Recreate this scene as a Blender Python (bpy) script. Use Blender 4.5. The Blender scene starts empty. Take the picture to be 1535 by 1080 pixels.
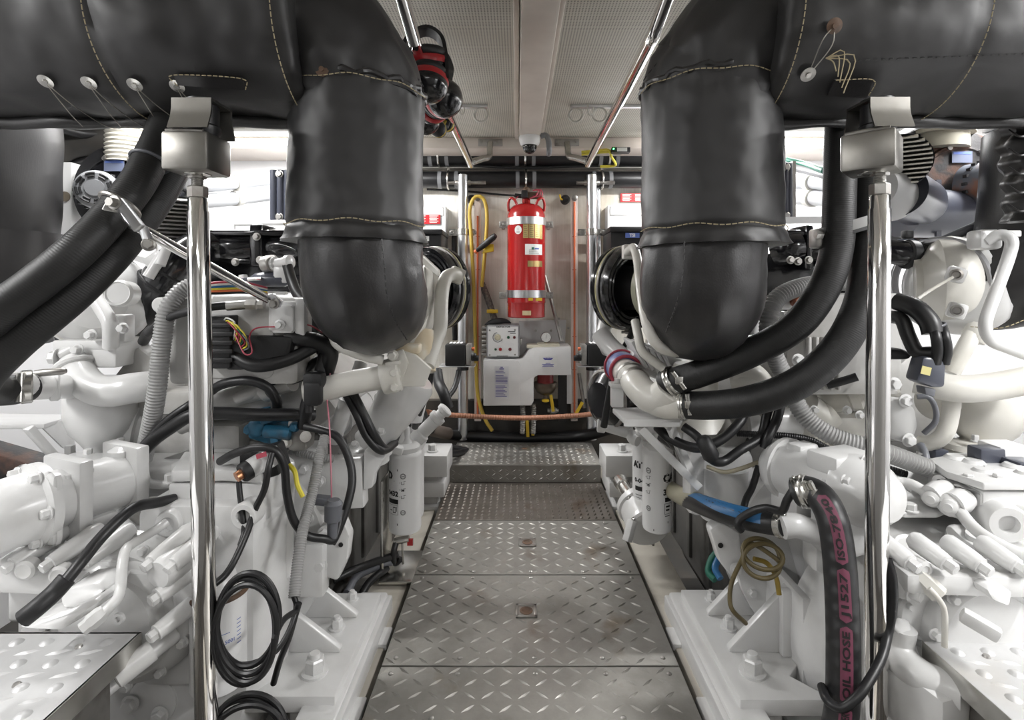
import bpy, bmesh, math, random
from mathutils import Vector, Matrix, noise, Quaternion, Euler
random.seed(7)
SC = bpy.context.scene
COL = SC.collection
PI = math.pi
V = Vector
CAMZ = 1.1
FPX = 800.0

def P(px, py, d):
    """point of the place seen at photo pixel px,py at distance d along the aisle"""
    return V(((px-776)/FPX*d, d, CAMZ-(py-430)/FPX*d))

# ------------------------------------------------------------------ materials
def new_mat(name):
    m = bpy.data.materials.new(name); m.use_nodes = True
    nt = m.node_tree
    return m, nt, nt.nodes['Principled BSDF']

def srgb(r, g, b):
    f = lambda c: (c/255/12.92) if c/255 <= .04045 else ((c/255+.055)/1.055)**2.4
    return (f(r), f(g), f(b), 1)

def mat(name, col, rough=.4, metal=0.0, col2=None, nscale=6, nlo=.45, nhi=.7, bump=0, bscale=60, coat=0, weave=0, ribs=None, spec=.5, rough2=None):
    m, nt, b = new_mat(name)
    N, L = nt.nodes, nt.links
    b.inputs['Base Color'].default_value = col
    b.inputs['Roughness'].default_value = rough
    b.inputs['Metallic'].default_value = metal
    b.inputs['Specular IOR Level'].default_value = spec
    if coat: b.inputs['Coat Weight'].default_value = coat; b.inputs['Coat Roughness'].default_value = .15
    tc = N.new('ShaderNodeTexCoord')
    if col2 is not None:
        n = N.new('ShaderNodeTexNoise'); n.inputs['Scale'].default_value = nscale; n.inputs['Detail'].default_value = 6
        r = N.new('ShaderNodeValToRGB')
        r.color_ramp.elements[0].position = nlo; r.color_ramp.elements[0].color = col
        r.color_ramp.elements[1].position = nhi; r.color_ramp.elements[1].color = col2
        L.new(tc.outputs['Object'], n.inputs['Vector']); L.new(n.outputs['Fac'], r.inputs['Fac'])
        L.new(r.outputs['Color'], b.inputs['Base Color'])
        if rough2 is not None:
            mr = N.new('ShaderNodeMapRange'); mr.inputs['From Min'].default_value = nlo; mr.inputs['From Max'].default_value = nhi
            mr.inputs['To Min'].default_value = rough; mr.inputs['To Max'].default_value = rough2
            L.new(n.outputs['Fac'], mr.inputs['Value']); L.new(mr.outputs['Result'], b.inputs['Roughness'])
    h = None
    if bump:
        n2 = N.new('ShaderNodeTexNoise'); n2.inputs['Scale'].default_value = bscale; n2.inputs['Detail'].default_value = 4
        L.new(tc.outputs['Object'], n2.inputs['Vector']); h = n2.outputs['Fac']
    if weave:
        w1 = N.new('ShaderNodeTexWave'); w1.inputs['Scale'].default_value = weave; w1.bands_direction = 'X'
        w2 = N.new('ShaderNodeTexWave'); w2.inputs['Scale'].default_value = weave; w2.bands_direction = 'Z'
        L.new(tc.outputs['Object'], w1.inputs['Vector']); L.new(tc.outputs['Object'], w2.inputs['Vector'])
        a = N.new('ShaderNodeMath'); a.operation = 'ADD'
        L.new(w1.outputs['Fac'], a.inputs[0]); L.new(w2.outputs['Fac'], a.inputs[1]); h = a.outputs[0]
        bump = bump or .15
    if ribs:
        w1 = N.new('ShaderNodeTexWave'); w1.inputs['Scale'].default_value = ribs; w1.bands_direction = 'X'; w1.inputs['Distortion'].default_value = .6
        L.new(tc.outputs['UV'], w1.inputs['Vector']); h = w1.outputs['Fac']; bump = bump or .3
    if h is not None:
        bp = N.new('ShaderNodeBump'); bp.inputs['Strength'].default_value = bump; bp.inputs['Distance'].default_value = .004
        L.new(h, bp.inputs['Height']); L.new(bp.outputs['Normal'], b.inputs['Normal'])
    return m

def emis(name, col, s):
    m, nt, b = new_mat(name)
    b.inputs['Base Color'].default_value = col
    b.inputs['Emission Color'].default_value = col; b.inputs['Emission Strength'].default_value = s
    return m

W = mat('white_enamel', (.66,.66,.655,1), .28, col2=(.57,.565,.55,1), nscale=9, nlo=.5, nhi=.8, bump=.10, bscale=45, coat=.25)
WC = mat('cream_enamel', (.65,.635,.59,1), .35, col2=(.54,.515,.45,1), nscale=7, nlo=.5, nhi=.8, bump=.10, bscale=45, coat=.15)
WD = mat('worn_white_enamel', (.48,.475,.46,1), .42, col2=(.29,.275,.25,1), nscale=8, nlo=.5, nhi=.85, bump=.15, bscale=60)
LAG = mat('black_lagging_cloth', (.019,.0185,.019,1), .44, weave=260, bump=.10, col2=(.028,.027,.027,1), nscale=5, spec=.5)
LAGP = mat('black_lagging_leather', (.020,.019,.0195,1), .38, bump=.12, bscale=220, spec=.55)
THR = mat('tan_stitching', (.38,.32,.20,1), .8)
RUB = mat('black_rubber', (.013,.013,.013,1), .5, ribs=62, bump=.10)
RUBS = mat('smooth_black_rubber', (.011,.011,.012,1), .4, bump=.08, bscale=80)
CABLE = mat('black_cable_jacket', (.012,.012,.013,1), .4)
GCABLE = mat('grey_cable_jacket', (.12,.125,.14,1), .45)
CHR = mat('chrome', (.86,.85,.84,1), .07, 1.0)
SS = mat('brushed_stainless', (.62,.61,.58,1), .26, 1.0, col2=(.50,.49,.46,1), nscale=14)
SSD = mat('dull_stainless', (.30,.29,.27,1), .38, 1.0, col2=(.24,.23,.21,1), nscale=12)
ENG = mat('shade_darkened_engine_paint', (.15,.147,.14,1), .45, col2=(.08,.075,.07,1), nscale=7, bump=.15, bscale=60)  # dark grey stands for shade between the parts, put into the colour
STEEL = mat('dull_steel', (.45,.44,.42,1), .42, 1.0, col2=(.30,.28,.26,1), nscale=20)
ALU = mat('bare_aluminium', (.75,.76,.78,1), .32, 1.0)
BLK = mat('gloss_black_paint', (.010,.010,.012,1), .16, bump=.15, bscale=30, coat=.4)
BLKM = mat('matt_black_plastic', (.013,.013,.014,1), .5, bump=.1, bscale=150)
DARK = mat('dark_bilge_paint', (.035,.033,.030,1), .6, col2=(.06,.05,.04,1), nscale=4)
RUSTY = mat('rusty_black_iron', (.02,.019,.02,1), .5, col2=(.085,.042,.028,1), nscale=11, nlo=.46, nhi=.58, bump=.3, bscale=90)
GREYP = mat('grey_paint', (.22,.225,.235,1), .4, bump=.1, bscale=120)
GDK = mat('slate_blue_grey_paint', (.06,.065,.085,1), .3, coat=.2)
CORR = mat('grey_corrugated_plastic', (.30,.30,.295,1), .45)
RED = mat('red_enamel', (.40,.014,.014,1), .22, coat=.5)
REDP = mat('red_plastic', (.42,.02,.025,1), .3)
BRASS = mat('brass_plate', (.60,.46,.20,1), .35, .8)
YEL = mat('yellow_plastic', (.75,.50,.03,1), .4)
YELH = mat('yellow_hose_rubber', (.55,.38,.06,1), .5)
ORG = mat('orange_fluid', (.80,.20,.08,1), .4)
PINKP = mat('clear_pinkish_acrylic', (.85,.74,.69,1), .3)
COPW = mat('copper_coloured_hose', (.34,.15,.085,1), .45, ribs=20, bump=.5)
BLUE = mat('blue_enamel', (.02,.11,.19,1), .35, col2=(.05,.06,.07,1), nscale=16, nlo=.52, nhi=.7)
BLUEH = mat('blue_stripe_rubber', (.02,.12,.28,1), .4)
PLAW = mat('white_plastic', (.80,.80,.80,1), .35)
PAPER = mat('white_label', (.78,.78,.76,1), .5)
PURP = mat('purple_ink', (.16,.14,.36,1), .6)
INK = mat('black_ink', (.015,.015,.015,1), .5)
PINK = mat('pink_ink', (.165,.045,.078,1), .5)
BINK = mat('blue_ink', (.10,.16,.45,1), .5)
COPPER = mat('copper', (.55,.26,.14,1), .35, 1.0)
RUSTRIM = mat('rust_brown', (.13,.075,.045,1), .6, col2=(.07,.045,.03,1), nscale=40, bump=.3)
BEARER = mat('cream_bearer_paint', (.52,.49,.43,1), .5, col2=(.28,.25,.20,1), nscale=5, nlo=.5, nhi=.75, bump=.15, bscale=60)
AMBER = mat('amber_ear_cup', (.55,.42,.06,1), .4)
WIRE = mat('thin_steel_wire', (.55,.53,.48,1), .35, 1.0)
GREEN = mat('green_cable', (.01,.12,.08,1), .45)
YELW = mat('yellow_wire', (.70,.60,.06,1), .45)
REDW = mat('red_wire', (.42,.05,.08,1), .45)
WHW = mat('white_wire', (.7,.7,.66,1), .45)
GLASSD = mat('smoked_dome', (.01,.01,.012,1), .05, spec=.8)
OLIVE = mat('olive_brown_cable', (.11,.085,.035,1), .45)

def glass(name):
    m, nt, b = new_mat(name)
    b.inputs['Base Color'].default_value = (1,.93,.9,1); b.inputs['Transmission Weight'].default_value = .9
    b.inputs['Roughness'].default_value = .12; b.inputs['IOR'].default_value = 1.15
    return m
ACR = glass('clear_acrylic')

# ------------------------------------------------------------------ mesh builder
def frame_for(axis):
    a = V(axis).normalized()
    t = V((0,0,1)) if abs(a.z) < .9 else V((1,0,0))
    u = a.cross(t).normalized(); v = a.cross(u).normalized()
    return a, u, v

def catmull(pts, n, closed=False):
    pts = [V(p) for p in pts]
    if len(pts) == 2 and not closed:
        return [pts[0].lerp(pts[1], i/n) for i in range(n+1)]
    dense = []
    k = len(pts)
    segs = k if closed else k-1
    for i in range(segs):
        if closed: p0, p1, p2, p3 = pts[(i-1)%k], pts[i], pts[(i+1)%k], pts[(i+2)%k]
        else:
            p1, p2 = pts[i], pts[i+1]
            p0 = pts[i-1] if i else p1*2-p2
            p3 = pts[i+2] if i+2 < k else p2*2-p1
        # centripetal-like: cardinal with moderated tension
        for j in range(16):
            t = j/16
            dense.append(.5*((2*p1)+(-p0+p2)*t+(2*p0-5*p1+4*p2-p3)*t*t+(-p0+3*p1-3*p2+p3)*t**3))
    dense.append(pts[0].copy() if closed else pts[-1].copy())
    L = [0]
    for a, b in zip(dense, dense[1:]): L.append(L[-1]+(b-a).length)
    out = []; j = 0
    for i in range(n+1):
        s = L[-1]*i/n
        while j < len(L)-2 and L[j+1] < s: j += 1
        dl = L[j+1]-L[j]
        out.append(dense[j].lerp(dense[j+1], (s-L[j])/dl if dl > 1e-9 else 0))
    return out

def frames(path, closed=False):
    n = len(path); out = []
    T = []
    for i in range(n):
        a = path[max(0, i-1)]; b = path[min(n-1, i+1)]
        if closed and (i == 0 or i == n-1): a, b = path[n-2], path[1]
        t = (b-a); T.append(t.normalized() if t.length > 1e-9 else V((0,0,1)))
    _, u, _ = frame_for(T[0])
    s = 0
    for i in range(n):
        if i:
            q = T[i-1].rotation_difference(T[i]); u = q @ u; s += (path[i]-path[i-1]).length
            u = (u - T[i]*u.dot(T[i])).normalized()
        out.append((path[i], T[i], u, T[i].cross(u), s))
    return out

class MB:
    def __init__(s):
        s.bm = bmesh.new(); s.uv = s.bm.loops.layers.uv.new('UV')
    def face(s, vs, uvs=None):
        try: f = s.bm.faces.new(vs)
        except ValueError: return None
        if uvs:
            for l, q in zip(f.loops, uvs): l[s.uv].uv = q
        return f
    def add(s, bm2, M=None):
        if M: bmesh.ops.transform(bm2, matrix=M, verts=bm2.verts)
        mp = {v: s.bm.verts.new(v.co) for v in bm2.verts}
        for f in bm2.faces: s.face([mp[v] for v in f.verts])
        bm2.free(); return s
    def box(s, c, d, rot=None, bev=0.0, seg=2):
        b = bmesh.new(); bmesh.ops.create_cube(b, size=1)
        bmesh.ops.scale(b, vec=V(d), verts=b.verts)
        if bev: bmesh.ops.bevel(b, geom=b.edges[:], offset=bev, segments=seg, affect='EDGES', profile=.5)
        M = Matrix.Translation(V(c))
        if rot is not None:
            R = rot.to_matrix() if isinstance(rot, Quaternion) else rot if isinstance(rot, Matrix) else Euler(rot).to_matrix()
            M = M @ R.to_4x4()
        return s.add(b, M)
    def bar(s, p0, p1, w, h, bev=0.0, up=(0,0,1)):
        """rectangular bar from p0 to p1: w across, h along up"""
        p0, p1 = V(p0), V(p1); a = p1-p0; l = a.length; a.normalize()
        u = V(up); x = a.cross(u)
        if x.length < 1e-4: x = a.cross(V((0,1,0)))
        x.normalize(); z = x.cross(a)
        M = Matrix((a, x, z)).transposed().to_4x4(); M.translation = (p0+p1)/2
        b = bmesh.new(); bmesh.ops.create_cube(b, size=1)
        bmesh.ops.scale(b, vec=V((l, w, h)), verts=b.verts)
        if bev: bmesh.ops.bevel(b, geom=b.edges[:], offset=bev, segments=2, affect='EDGES', profile=.5)
        return s.add(b, M)
    def lathe(s, p0, axis, prof, seg=32, sq=None):
        """prof: list of (r, h) along axis from p0"""
        p0 = V(p0); a, u, v = frame_for(axis); rings = []
        for r, h in prof:
            if r < 1e-6: rings.append([s.bm.verts.new(p0+a*h)])
            else: rings.append([s.bm.verts.new(p0+a*h+(u*math.cos(2*PI*i/seg)+v*math.sin(2*PI*i/seg))*r) for i in range(seg)])
        if len(rings[0]) > 1: s.face(rings[0][::-1])
        if len(rings[-1]) > 1: s.face(rings[-1])
        for q, (A, B) in enumerate(zip(rings, rings[1:])):
            h0, h1 = prof[q][1], prof[q+1][1]
            for i in range(seg):
                j = (i+1) % seg
                if len(A) == 1 and len(B) == 1: continue
                if len(A) == 1: s.face([A[0], B[j], B[i]])
                elif len(B) == 1: s.face([A[i], A[j], B[0]])
                else: s.face([A[i], A[j], B[j], B[i]], [(h0, i/seg), (h0, (i+1)/seg), (h1, (i+1)/seg), (h1, i/seg)])
        return s
    def cyl(s, p0, p1, r, r1=None, seg=24, bev=0):
        p0, p1 = V(p0), V(p1); l = (p1-p0).length; r1 = r if r1 is None else r1
        pr = [(r, 0), (r1, l)] if not bev else [(r-bev, 0), (r, bev), (r1, l-bev), (r1-bev, l)]
        return s.lathe(p0, p1-p0, pr, seg)
    def tube(s, pts, r, seg=14, n=None, closed=False, caps=True, smooth=True):
        """r: number or function (t, theta, arclength) -> radius"""
        if smooth: path = catmull(pts, n or max(8, 8*(len(pts)-1)), closed)
        else: path = [V(p) for p in pts]
        fr = frames(path, closed); tot = fr[-1][4] or 1
        rings = []
        m = len(fr)-1 if closed else len(fr)
        for i in range(m):
            p, T, N, B, ss = fr[i]
            ring = []
            for k in range(seg):
                th = 2*PI*k/seg
                rr = r(ss/tot, th, ss) if callable(r) else r
                ring.append(s.bm.verts.new(p+(N*math.cos(th)+B*math.sin(th))*rr))
            rings.append(ring)
        cnt = m if closed else m-1
        for i in range(cnt):
            A, B2 = rings[i], rings[(i+1) % m]
            u0, u1 = fr[i][4], fr[i+1][4]
            for k in range(seg):
                j = (k+1) % seg
                s.face([A[k], A[j], B2[j], B2[k]], [(u0, k/seg), (u0, (k+1)/seg), (u1, (k+1)/seg), (u1, k/seg)])
        if caps and not closed:
            s.face(rings[0][::-1]); s.face(rings[-1])
        return s
    def sphere(s, c, r, sc=(1,1,1), seg=20, rings=12, axis=None):
        b = bmesh.new(); bmesh.ops.create_uvsphere(b, u_segments=seg, v_segments=rings, radius=r)
        bmesh.ops.scale(b, vec=V(sc), verts=b.verts)
        M = Matrix.Translation(V(c))
        if axis is not None: M = M @ V((0,0,1)).rotation_difference(V(axis).normalized()).to_matrix().to_4x4()
        return s.add(b, M)
    def torus(s, c, axis, R, r, seg=36, sg=10, a0=0, a1=2*PI, ref=None):
        a, u, v = frame_for(axis)
        if ref is not None:
            u = (V(ref)-a*V(ref).dot(a)).normalized(); v = a.cross(u)
        full = abs(a1-a0-2*PI) < 1e-6
        k = seg
        pts = [V(c)+(u*math.cos(a0+(a1-a0)*i/k)+v*math.sin(a0+(a1-a0)*i/k))*R for i in range(k+(0 if full else 1))]
        if full: pts.append(pts[0].copy())
        return s.tube(pts, r, sg, closed=full, smooth=False)
    def prism(s, poly, vec, bev=0.0):
        b = bmesh.new(); vec = V(vec)
        A = [b.verts.new(V(p)) for p in poly]; B = [b.verts.new(V(p)+vec) for p in poly]
        n = len(A)
        b.faces.new(A[::-1]); b.faces.new(B)
        for i in range(n): b.faces.new([A[i], A[(i+1)%n], B[(i+1)%n], B[i]])
        bmesh.ops.recalc_face_normals(b, faces=b.faces[:])
        if bev: bmesh.ops.bevel(b, geom=b.edges[:], offset=bev, segments=2, affect='EDGES', profile=.5)
        return s.add(b)
    def hexa(s, p, axis, r, h, wash=True):
        p = V(p); a = V(axis).normalized()
        if wash: s.lathe(p, a, [(r*1.35, 0), (r*1.35, h*.18), (r*1.2, h*.22)], 20)
        s.lathe(p+a*h*.18, a, [(r, 0), (r, h*.8), (r*.86, h*.92), (r*.5, h*.92), (r*.5, h*.93)], 6)
        return s
    def merge(s, other):
        return s.add(other.bm)
    def build(s, name, material, origin=V((0,0,0)), parent=None, smooth=38, weld=False):
        bm = s.bm
        if weld: bmesh.ops.remove_doubles(bm, verts=bm.verts, dist=1e-5)
        bmesh.ops.recalc_face_normals(bm, faces=bm.faces[:])
        ang = math.radians(smooth)
        for f in bm.faces: f.smooth = True
        for e in bm.edges:
            if len(e.link_faces) == 2:
                e.smooth = e.calc_face_angle(0) < ang
        for v in bm.verts: v.co -= origin
        me = bpy.data.meshes.new(name); bm.to_mesh(me); bm.free()
        if isinstance(material, (list, tuple)):
            for m in material: me.materials.append(m)
        else: me.materials.append(material)
        o = bpy.data.objects.new(name, me); COL.objects.link(o)
        if parent: o.parent = parent
        return o

def bounds_base(bm):
    xs = [v.co.x for v in bm.verts]; ys = [v.co.y for v in bm.verts]; zs = [v.co.z for v in bm.verts]
    return V(((min(xs)+max(xs))/2, (min(ys)+max(ys))/2, min(zs)))

ROOTLOC = {}
def thing(name, label, cat, loc, group=None):
    o = bpy.data.objects.new(name, None); COL.objects.link(o)
    o.location = V(loc); o.empty_display_size = .05
    o['label'] = label; o['category'] = cat
    if group: o['group'] = group
    ROOTLOC[o.name] = V(loc)
    return o
def org(parent):
    o = parent
    while o.parent: o = o.parent
    return ROOTLOC[o.name]
def parts(name, mbs, material, parent):
    return [part(name, q, material, parent) for q in mbs]
def part(name, mb, material, parent, label=None, smooth=38):
    o = mb.build(name, material, org(parent), parent, smooth)
    if label: o['label'] = label
    return o
def solo(name, mb, material, label, cat, group=None, smooth=38):
    loc = bounds_base(mb.bm)
    o = mb.build(name, material, loc, None, smooth); o.location = loc
    ROOTLOC[o.name] = loc
    o['label'] = label; o['category'] = cat
    if group: o['group'] = group
    return o
def struct(name, mb, material, smooth=38):
    o = mb.build(name, material, V((0,0,0)), None, smooth); o['kind'] = 'structure'
    ROOTLOC[o.name] = V((0,0,0))
    return o

_bolt = None
def bolt(parent, p, axis, r=.011, h=.012, material=None, name='bolt'):
    """one bolt as a part of its own, sharing a unit mesh"""
    global _bolt
    if _bolt is None:
        m = MB(); m.hexa((0,0,0), (0,0,1), 1.0, 1.0)
        t = m.build('bolt', W); _bolt = t.data; bpy.data.objects.remove(t)
    me = _bolt
    o = bpy.data.objects.new(name, me); COL.objects.link(o); o.parent = parent
    o.location = V(p)-org(parent)
    o.rotation_mode = 'QUATERNION'
    o.rotation_quaternion = V((0,0,1)).rotation_difference(V(axis).normalized()) @ Quaternion((0,0,1), random.random()*1.0)
    o.scale = (r, r, h)
    if material is not None:
        o.material_slots[0].link = 'OBJECT'; o.material_slots[0].material = material
    return o

# lettering as mesh -------------------------------------------------
def text_bm(s, size, bold=0.0, ax='CENTER'):
    cu = bpy.data.curves.new('lettering', 'FONT'); cu.body = s; cu.size = size; cu.align_x = ax; cu.align_y = 'CENTER'
    cu.offset = bold; cu.resolution_u = 2
    o = bpy.data.objects.new('lettering', cu); COL.objects.link(o)
    dg = bpy.context.evaluated_depsgraph_get(); dg.update()
    me = bpy.data.meshes.new_from_object(o.evaluated_get(dg))
    bm = bmesh.new(); bm.from_mesh(me)
    bpy.data.objects.remove(o); bpy.data.curves.remove(cu); bpy.data.meshes.remove(me)
    return bm
def text_flat(mb, s, c, size, right=(1,0,0), up=(0,0,1), bold=0.0, ax='CENTER'):
    bm = text_bm(s, size, bold, ax); r, u = V(right).normalized(), V(up).normalized()
    for v in bm.verts: v.co = V(c)+r*v.co.x+u*v.co.y
    mb.add(bm); return mb
def wrap_pt(c, rad, x, z, ang0):
    """point on a vertical cylinder: ang0 = heading (0 = toward -y), x runs to the right as seen from -y"""
    a = ang0+x/rad
    return V((c[0]+rad*math.sin(a), c[1]-rad*math.cos(a), z))
def text_wrap(mb, s, c, rad, ang0, z, size, bold=0.0, ax='CENTER'):
    bm = text_bm(s, size, bold, ax)
    for v in bm.verts: v.co = wrap_pt(c, rad, v.co.x, z+v.co.y, ang0)
    mb.add(bm); return mb
def patch_wrap(mb, c, rad, ang0, x0, x1, z0, z1, n=10):
    A = [mb.bm.verts.new(wrap_pt(c, rad, x0+(x1-x0)*i/n, z0, ang0)) for i in range(n+1)]
    B = [mb.bm.verts.new(wrap_pt(c, rad, x0+(x1-x0)*i/n, z1, ang0)) for i in range(n+1)]
    for i in range(n): mb.face([A[i], A[i+1], B[i+1], B[i]])
    return mb
def rect(mb, c, w, h, right=(1,0,0), up=(0,0,1), t=.001):
    r, u = V(right).normalized(), V(up).normalized(); n = r.cross(u)
    c = V(c)
    mb.prism([c-r*w/2-u*h/2, c+r*w/2-u*h/2, c+r*w/2+u*h/2, c-r*w/2+u*h/2], n*t); return mb

def corr(r, pitch, amp):
    return lambda t, th, s: r+amp*(1 if (s/pitch) % 1 < .5 else -1)
def hose(name, pts, r, material, label, cat='hose', group=None, seg=14, n=None, corrug=None):
    m = MB()
    pts = [P(*p) for p in pts]
    if corrug:
        L = sum((b-a).length for a, b in zip(pts, pts[1:]))
        nn = int(L/corrug*4)
        m.tube(pts, lambda t, th, s: r*(1+.07*math.sin(2*PI*s/corrug)), 16, n=min(nn, 700))
    else:
        m.tube(pts, r, seg, n=n)
    return solo(name, m, material, label, cat, group)
# ================================================================== THE SETTING
XL, XR, YB, YF, ZF, ZC = -2.45, 2.50, 3.62, -0.9, -0.52, 2.02

def mat_ceiling():
    m, nt, b = new_mat('perforated_cream_lining'); N, L = nt.nodes, nt.links
    tc = N.new('ShaderNodeTexCoord'); mp = N.new('ShaderNodeMapping'); mp.inputs['Scale'].default_value = (95, 95, 95)
    L.new(tc.outputs['Object'], mp.inputs['Vector'])
    fr = N.new('ShaderNodeVectorMath'); fr.operation = 'FRACTION'; L.new(mp.outputs['Vector'], fr.inputs[0])
    sb = N.new('ShaderNodeVectorMath'); sb.operation = 'SUBTRACT'; sb.inputs[1].default_value = (.5, .5, 0); L.new(fr.outputs[0], sb.inputs[0])
    ml = N.new('ShaderNodeVectorMath'); ml.operation = 'MULTIPLY'; ml.inputs[1].default_value = (1, 1, 0); L.new(sb.outputs[0], ml.inputs[0])
    ln = N.new('ShaderNodeVectorMath'); ln.operation = 'LENGTH'; L.new(ml.outputs[0], ln.inputs[0])
    lt = N.new('ShaderNodeMath'); lt.operation = 'LESS_THAN'; lt.inputs[1].default_value = .27; L.new(ln.outputs['Value'], lt.inputs[0])
    n = N.new('ShaderNodeTexNoise'); n.inputs['Scale'].default_value = 2.5; n.inputs['Detail'].default_value = 5; L.new(tc.outputs['Object'], n.inputs['Vector'])
    r = N.new('ShaderNodeValToRGB'); r.color_ramp.elements[0].position = .35; r.color_ramp.elements[0].color = (.56,.53,.46,1)
    r.color_ramp.elements[1].position = .7; r.color_ramp.elements[1].color = (.68,.66,.60,1); L.new(n.outputs['Fac'], r.inputs['Fac'])
    mx = N.new('ShaderNodeMix'); mx.data_type = 'RGBA'; mx.inputs[7].default_value = (.20,.19,.17,1)
    L.new(lt.outputs[0], mx.inputs[0]); L.new(r.outputs['Color'], mx.inputs[6]); L.new(mx.outputs[2], b.inputs['Base Color'])
    b.inputs['Roughness'].default_value = .6
    return m
def mat_wall():
    m, nt, b = new_mat('beige_grained_bulkhead'); N, L = nt.nodes, nt.links
    tc = N.new('ShaderNodeTexCoord'); mp = N.new('ShaderNodeMapping'); mp.inputs['Scale'].default_value = (60, 1, 2.5)
    L.new(tc.outputs['Object'], mp.inputs['Vector'])
    n = N.new('ShaderNodeTexNoise'); n.inputs['Scale'].default_value = 2; n.inputs['Detail'].default_value = 6; L.new(mp.outputs['Vector'], n.inputs['Vector'])
    r = N.new('ShaderNodeValToRGB'); r.color_ramp.elements[0].position = .3; r.color_ramp.elements[0].color = (.73,.705,.64,1)
    r.color_ramp.elements[1].position = .7; r.color_ramp.elements[1].color = (.83,.805,.745,1); L.new(n.outputs['Fac'], r.inputs['Fac'])
    n2 = N.new('ShaderNodeTexNoise'); n2.inputs['Scale'].default_value = 3; n2.inputs['Detail'].default_value = 6; L.new(tc.outputs['Object'], n2.inputs['Vector'])
    r2 = N.new('ShaderNodeValToRGB'); r2.color_ramp.elements[0].position = .38; r2.color_ramp.elements[0].color = (.72,.68,.62,1)
    r2.color_ramp.elements[1].position = .55; r2.color_ramp.elements[1].color = (1,1,1,1); L.new(n2.outputs['Fac'], r2.inputs['Fac'])
    mx = N.new('ShaderNodeMix'); mx.data_type = 'RGBA'; mx.blend_type = 'MULTIPLY'; mx.inputs[0].default_value = 1
    L.new(r.outputs['Color'], mx.inputs[6]); L.new(r2.outputs['Color'], mx.inputs[7]); L.new(mx.outputs[2], b.inputs['Base Color'])
    b.inputs['Roughness'].default_value = .5
    return m
WALLM = mat_wall(); CEILM = mat_ceiling()
HULL = mat('white_hull_lining', (.72,.72,.73,1), .5)
TRIMM = mat('cream_trim_paint', (.66,.60,.54,1), .45, col2=(.54,.48,.43,1), nscale=4)

struct('floor', MB().box(((XL+XR)/2, (YB+YF)/2, ZF-.03), (XR-XL+.2, YB-YF+.2, .06)), DARK)
struct('ceiling', MB().box(((XL+XR)/2, (YB+YF)/2, ZC+.03), (XR-XL+.2, YB-YF+.2, .06)), CEILM)
struct('wall_back', MB().box(((XL+XR)/2, YB+.04, (ZF+ZC)/2), (XR-XL, .08, ZC-ZF)), WALLM)
struct('wall_left', MB().box((XL-.04, (YB+YF)/2, (ZF+ZC)/2), (.08, YB-YF, ZC-ZF)), HULL)
struct('wall_right', MB().box((XR+.04, (YB+YF)/2, (ZF+ZC)/2), (.08, YB-YF, ZC-ZF)), HULL)
# white lining boards on the bulkhead outboard of the beige part
m = MB(); m.box((-1.56, YB-.006, .95), (1.75, .012, 2.1)); struct('trim_1', m, HULL)
m = MB(); m.box((1.68, YB-.006, .95), (1.60, .012, 2.1)); struct('trim_2', m, HULL)
# cased beam under the ceiling and the moulding along the bulkhead
m = MB()
m.box((.068, 1.04, ZC-.045), (.118, 3.88, .09), bev=.012)
m.box((-.005, 1.2, ZC-.012), (.022, 4.1, .024), bev=.006); m.box((.141, 1.2, ZC-.012), (.022, 4.1, .024), bev=.006)
struct('trim_3', m, TRIMM)
m = MB()
m.box((.03, 3.45, ZC-.035), (4.6, .34, .07), bev=.008)
struct('trim_4', m, TRIMM)
struct('wall_front', MB().box(((XL+XR)/2, YF-.04, (ZF+ZC)/2), (XR-XL, .08, ZC-ZF)), mat('front_bulkhead_paint', (.22,.215,.205,1), .6))
# dark low coaming under the bulkhead
m = MB(); m.box((.04, YB-.03, ZF+.43), (1.7, .06, .86)); struct('trim_5', m, DARK)

# ------------------------------------------------------------------ deck plates
def mat_plate(name, base, dark, rust, r0, metal=.75):
    m, nt, b = new_mat(name); N, L = nt.nodes, nt.links
    tc = N.new('ShaderNodeTexCoord')
    n = N.new('ShaderNodeTexNoise'); n.inputs['Scale'].default_value = 3.2; n.inputs['Detail'].default_value = 8; n.inputs['Roughness'].default_value = .65
    L.new(tc.outputs['Object'], n.inputs['Vector'])
    r = N.new('ShaderNodeValToRGB'); r.color_ramp.elements[0].position = .38; r.color_ramp.elements[0].color = dark
    r.color_ramp.elements[1].position = .62; r.color_ramp.elements[1].color = base; L.new(n.outputs['Fac'], r.inputs['Fac'])
    n2 = N.new('ShaderNodeTexNoise'); n2.inputs['Scale'].default_value = 5.1; n2.inputs['Detail'].default_value = 9; L.new(tc.outputs['Object'], n2.inputs['Vector'])
    r2 = N.new('ShaderNodeValToRGB'); r2.color_ramp.elements[0].position = .60; r2.color_ramp.elements[0].color = (0,0,0,1)
    r2.color_ramp.elements[1].position = .76; r2.color_ramp.elements[1].color = (1,1,1,1); L.new(n2.outputs['Fac'], r2.inputs['Fac'])
    mx = N.new('ShaderNodeMix'); mx.data_type = 'RGBA'; mx.inputs[7].default_value = rust
    L.new(r2.outputs['Color'], mx.inputs[0]); L.new(r.outputs['Color'], mx.inputs[6]); L.new(mx.outputs[2], b.inputs['Base Color'])
    mr = N.new('ShaderNodeMapRange'); mr.inputs['From Min'].default_value = .35; mr.inputs['From Max'].default_value = .65
    mr.inputs['To Min'].default_value = r0+.18; mr.inputs['To Max'].default_value = r0; L.new(n.outputs['Fac'], mr.inputs['Value']); L.new(mr.outputs['Result'], b.inputs['Roughness'])
    b.inputs['Metallic'].default_value = metal
    return m
PLATE = mat_plate('worn_tread_plate', (.37,.36,.335,1), (.26,.25,.23,1), (.18,.14,.10,1), .40)
PLATED = mat_plate('brown_stained_tread_plate', (.26,.235,.21,1), (.165,.145,.125,1), (.14,.09,.06,1), .32)
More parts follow.
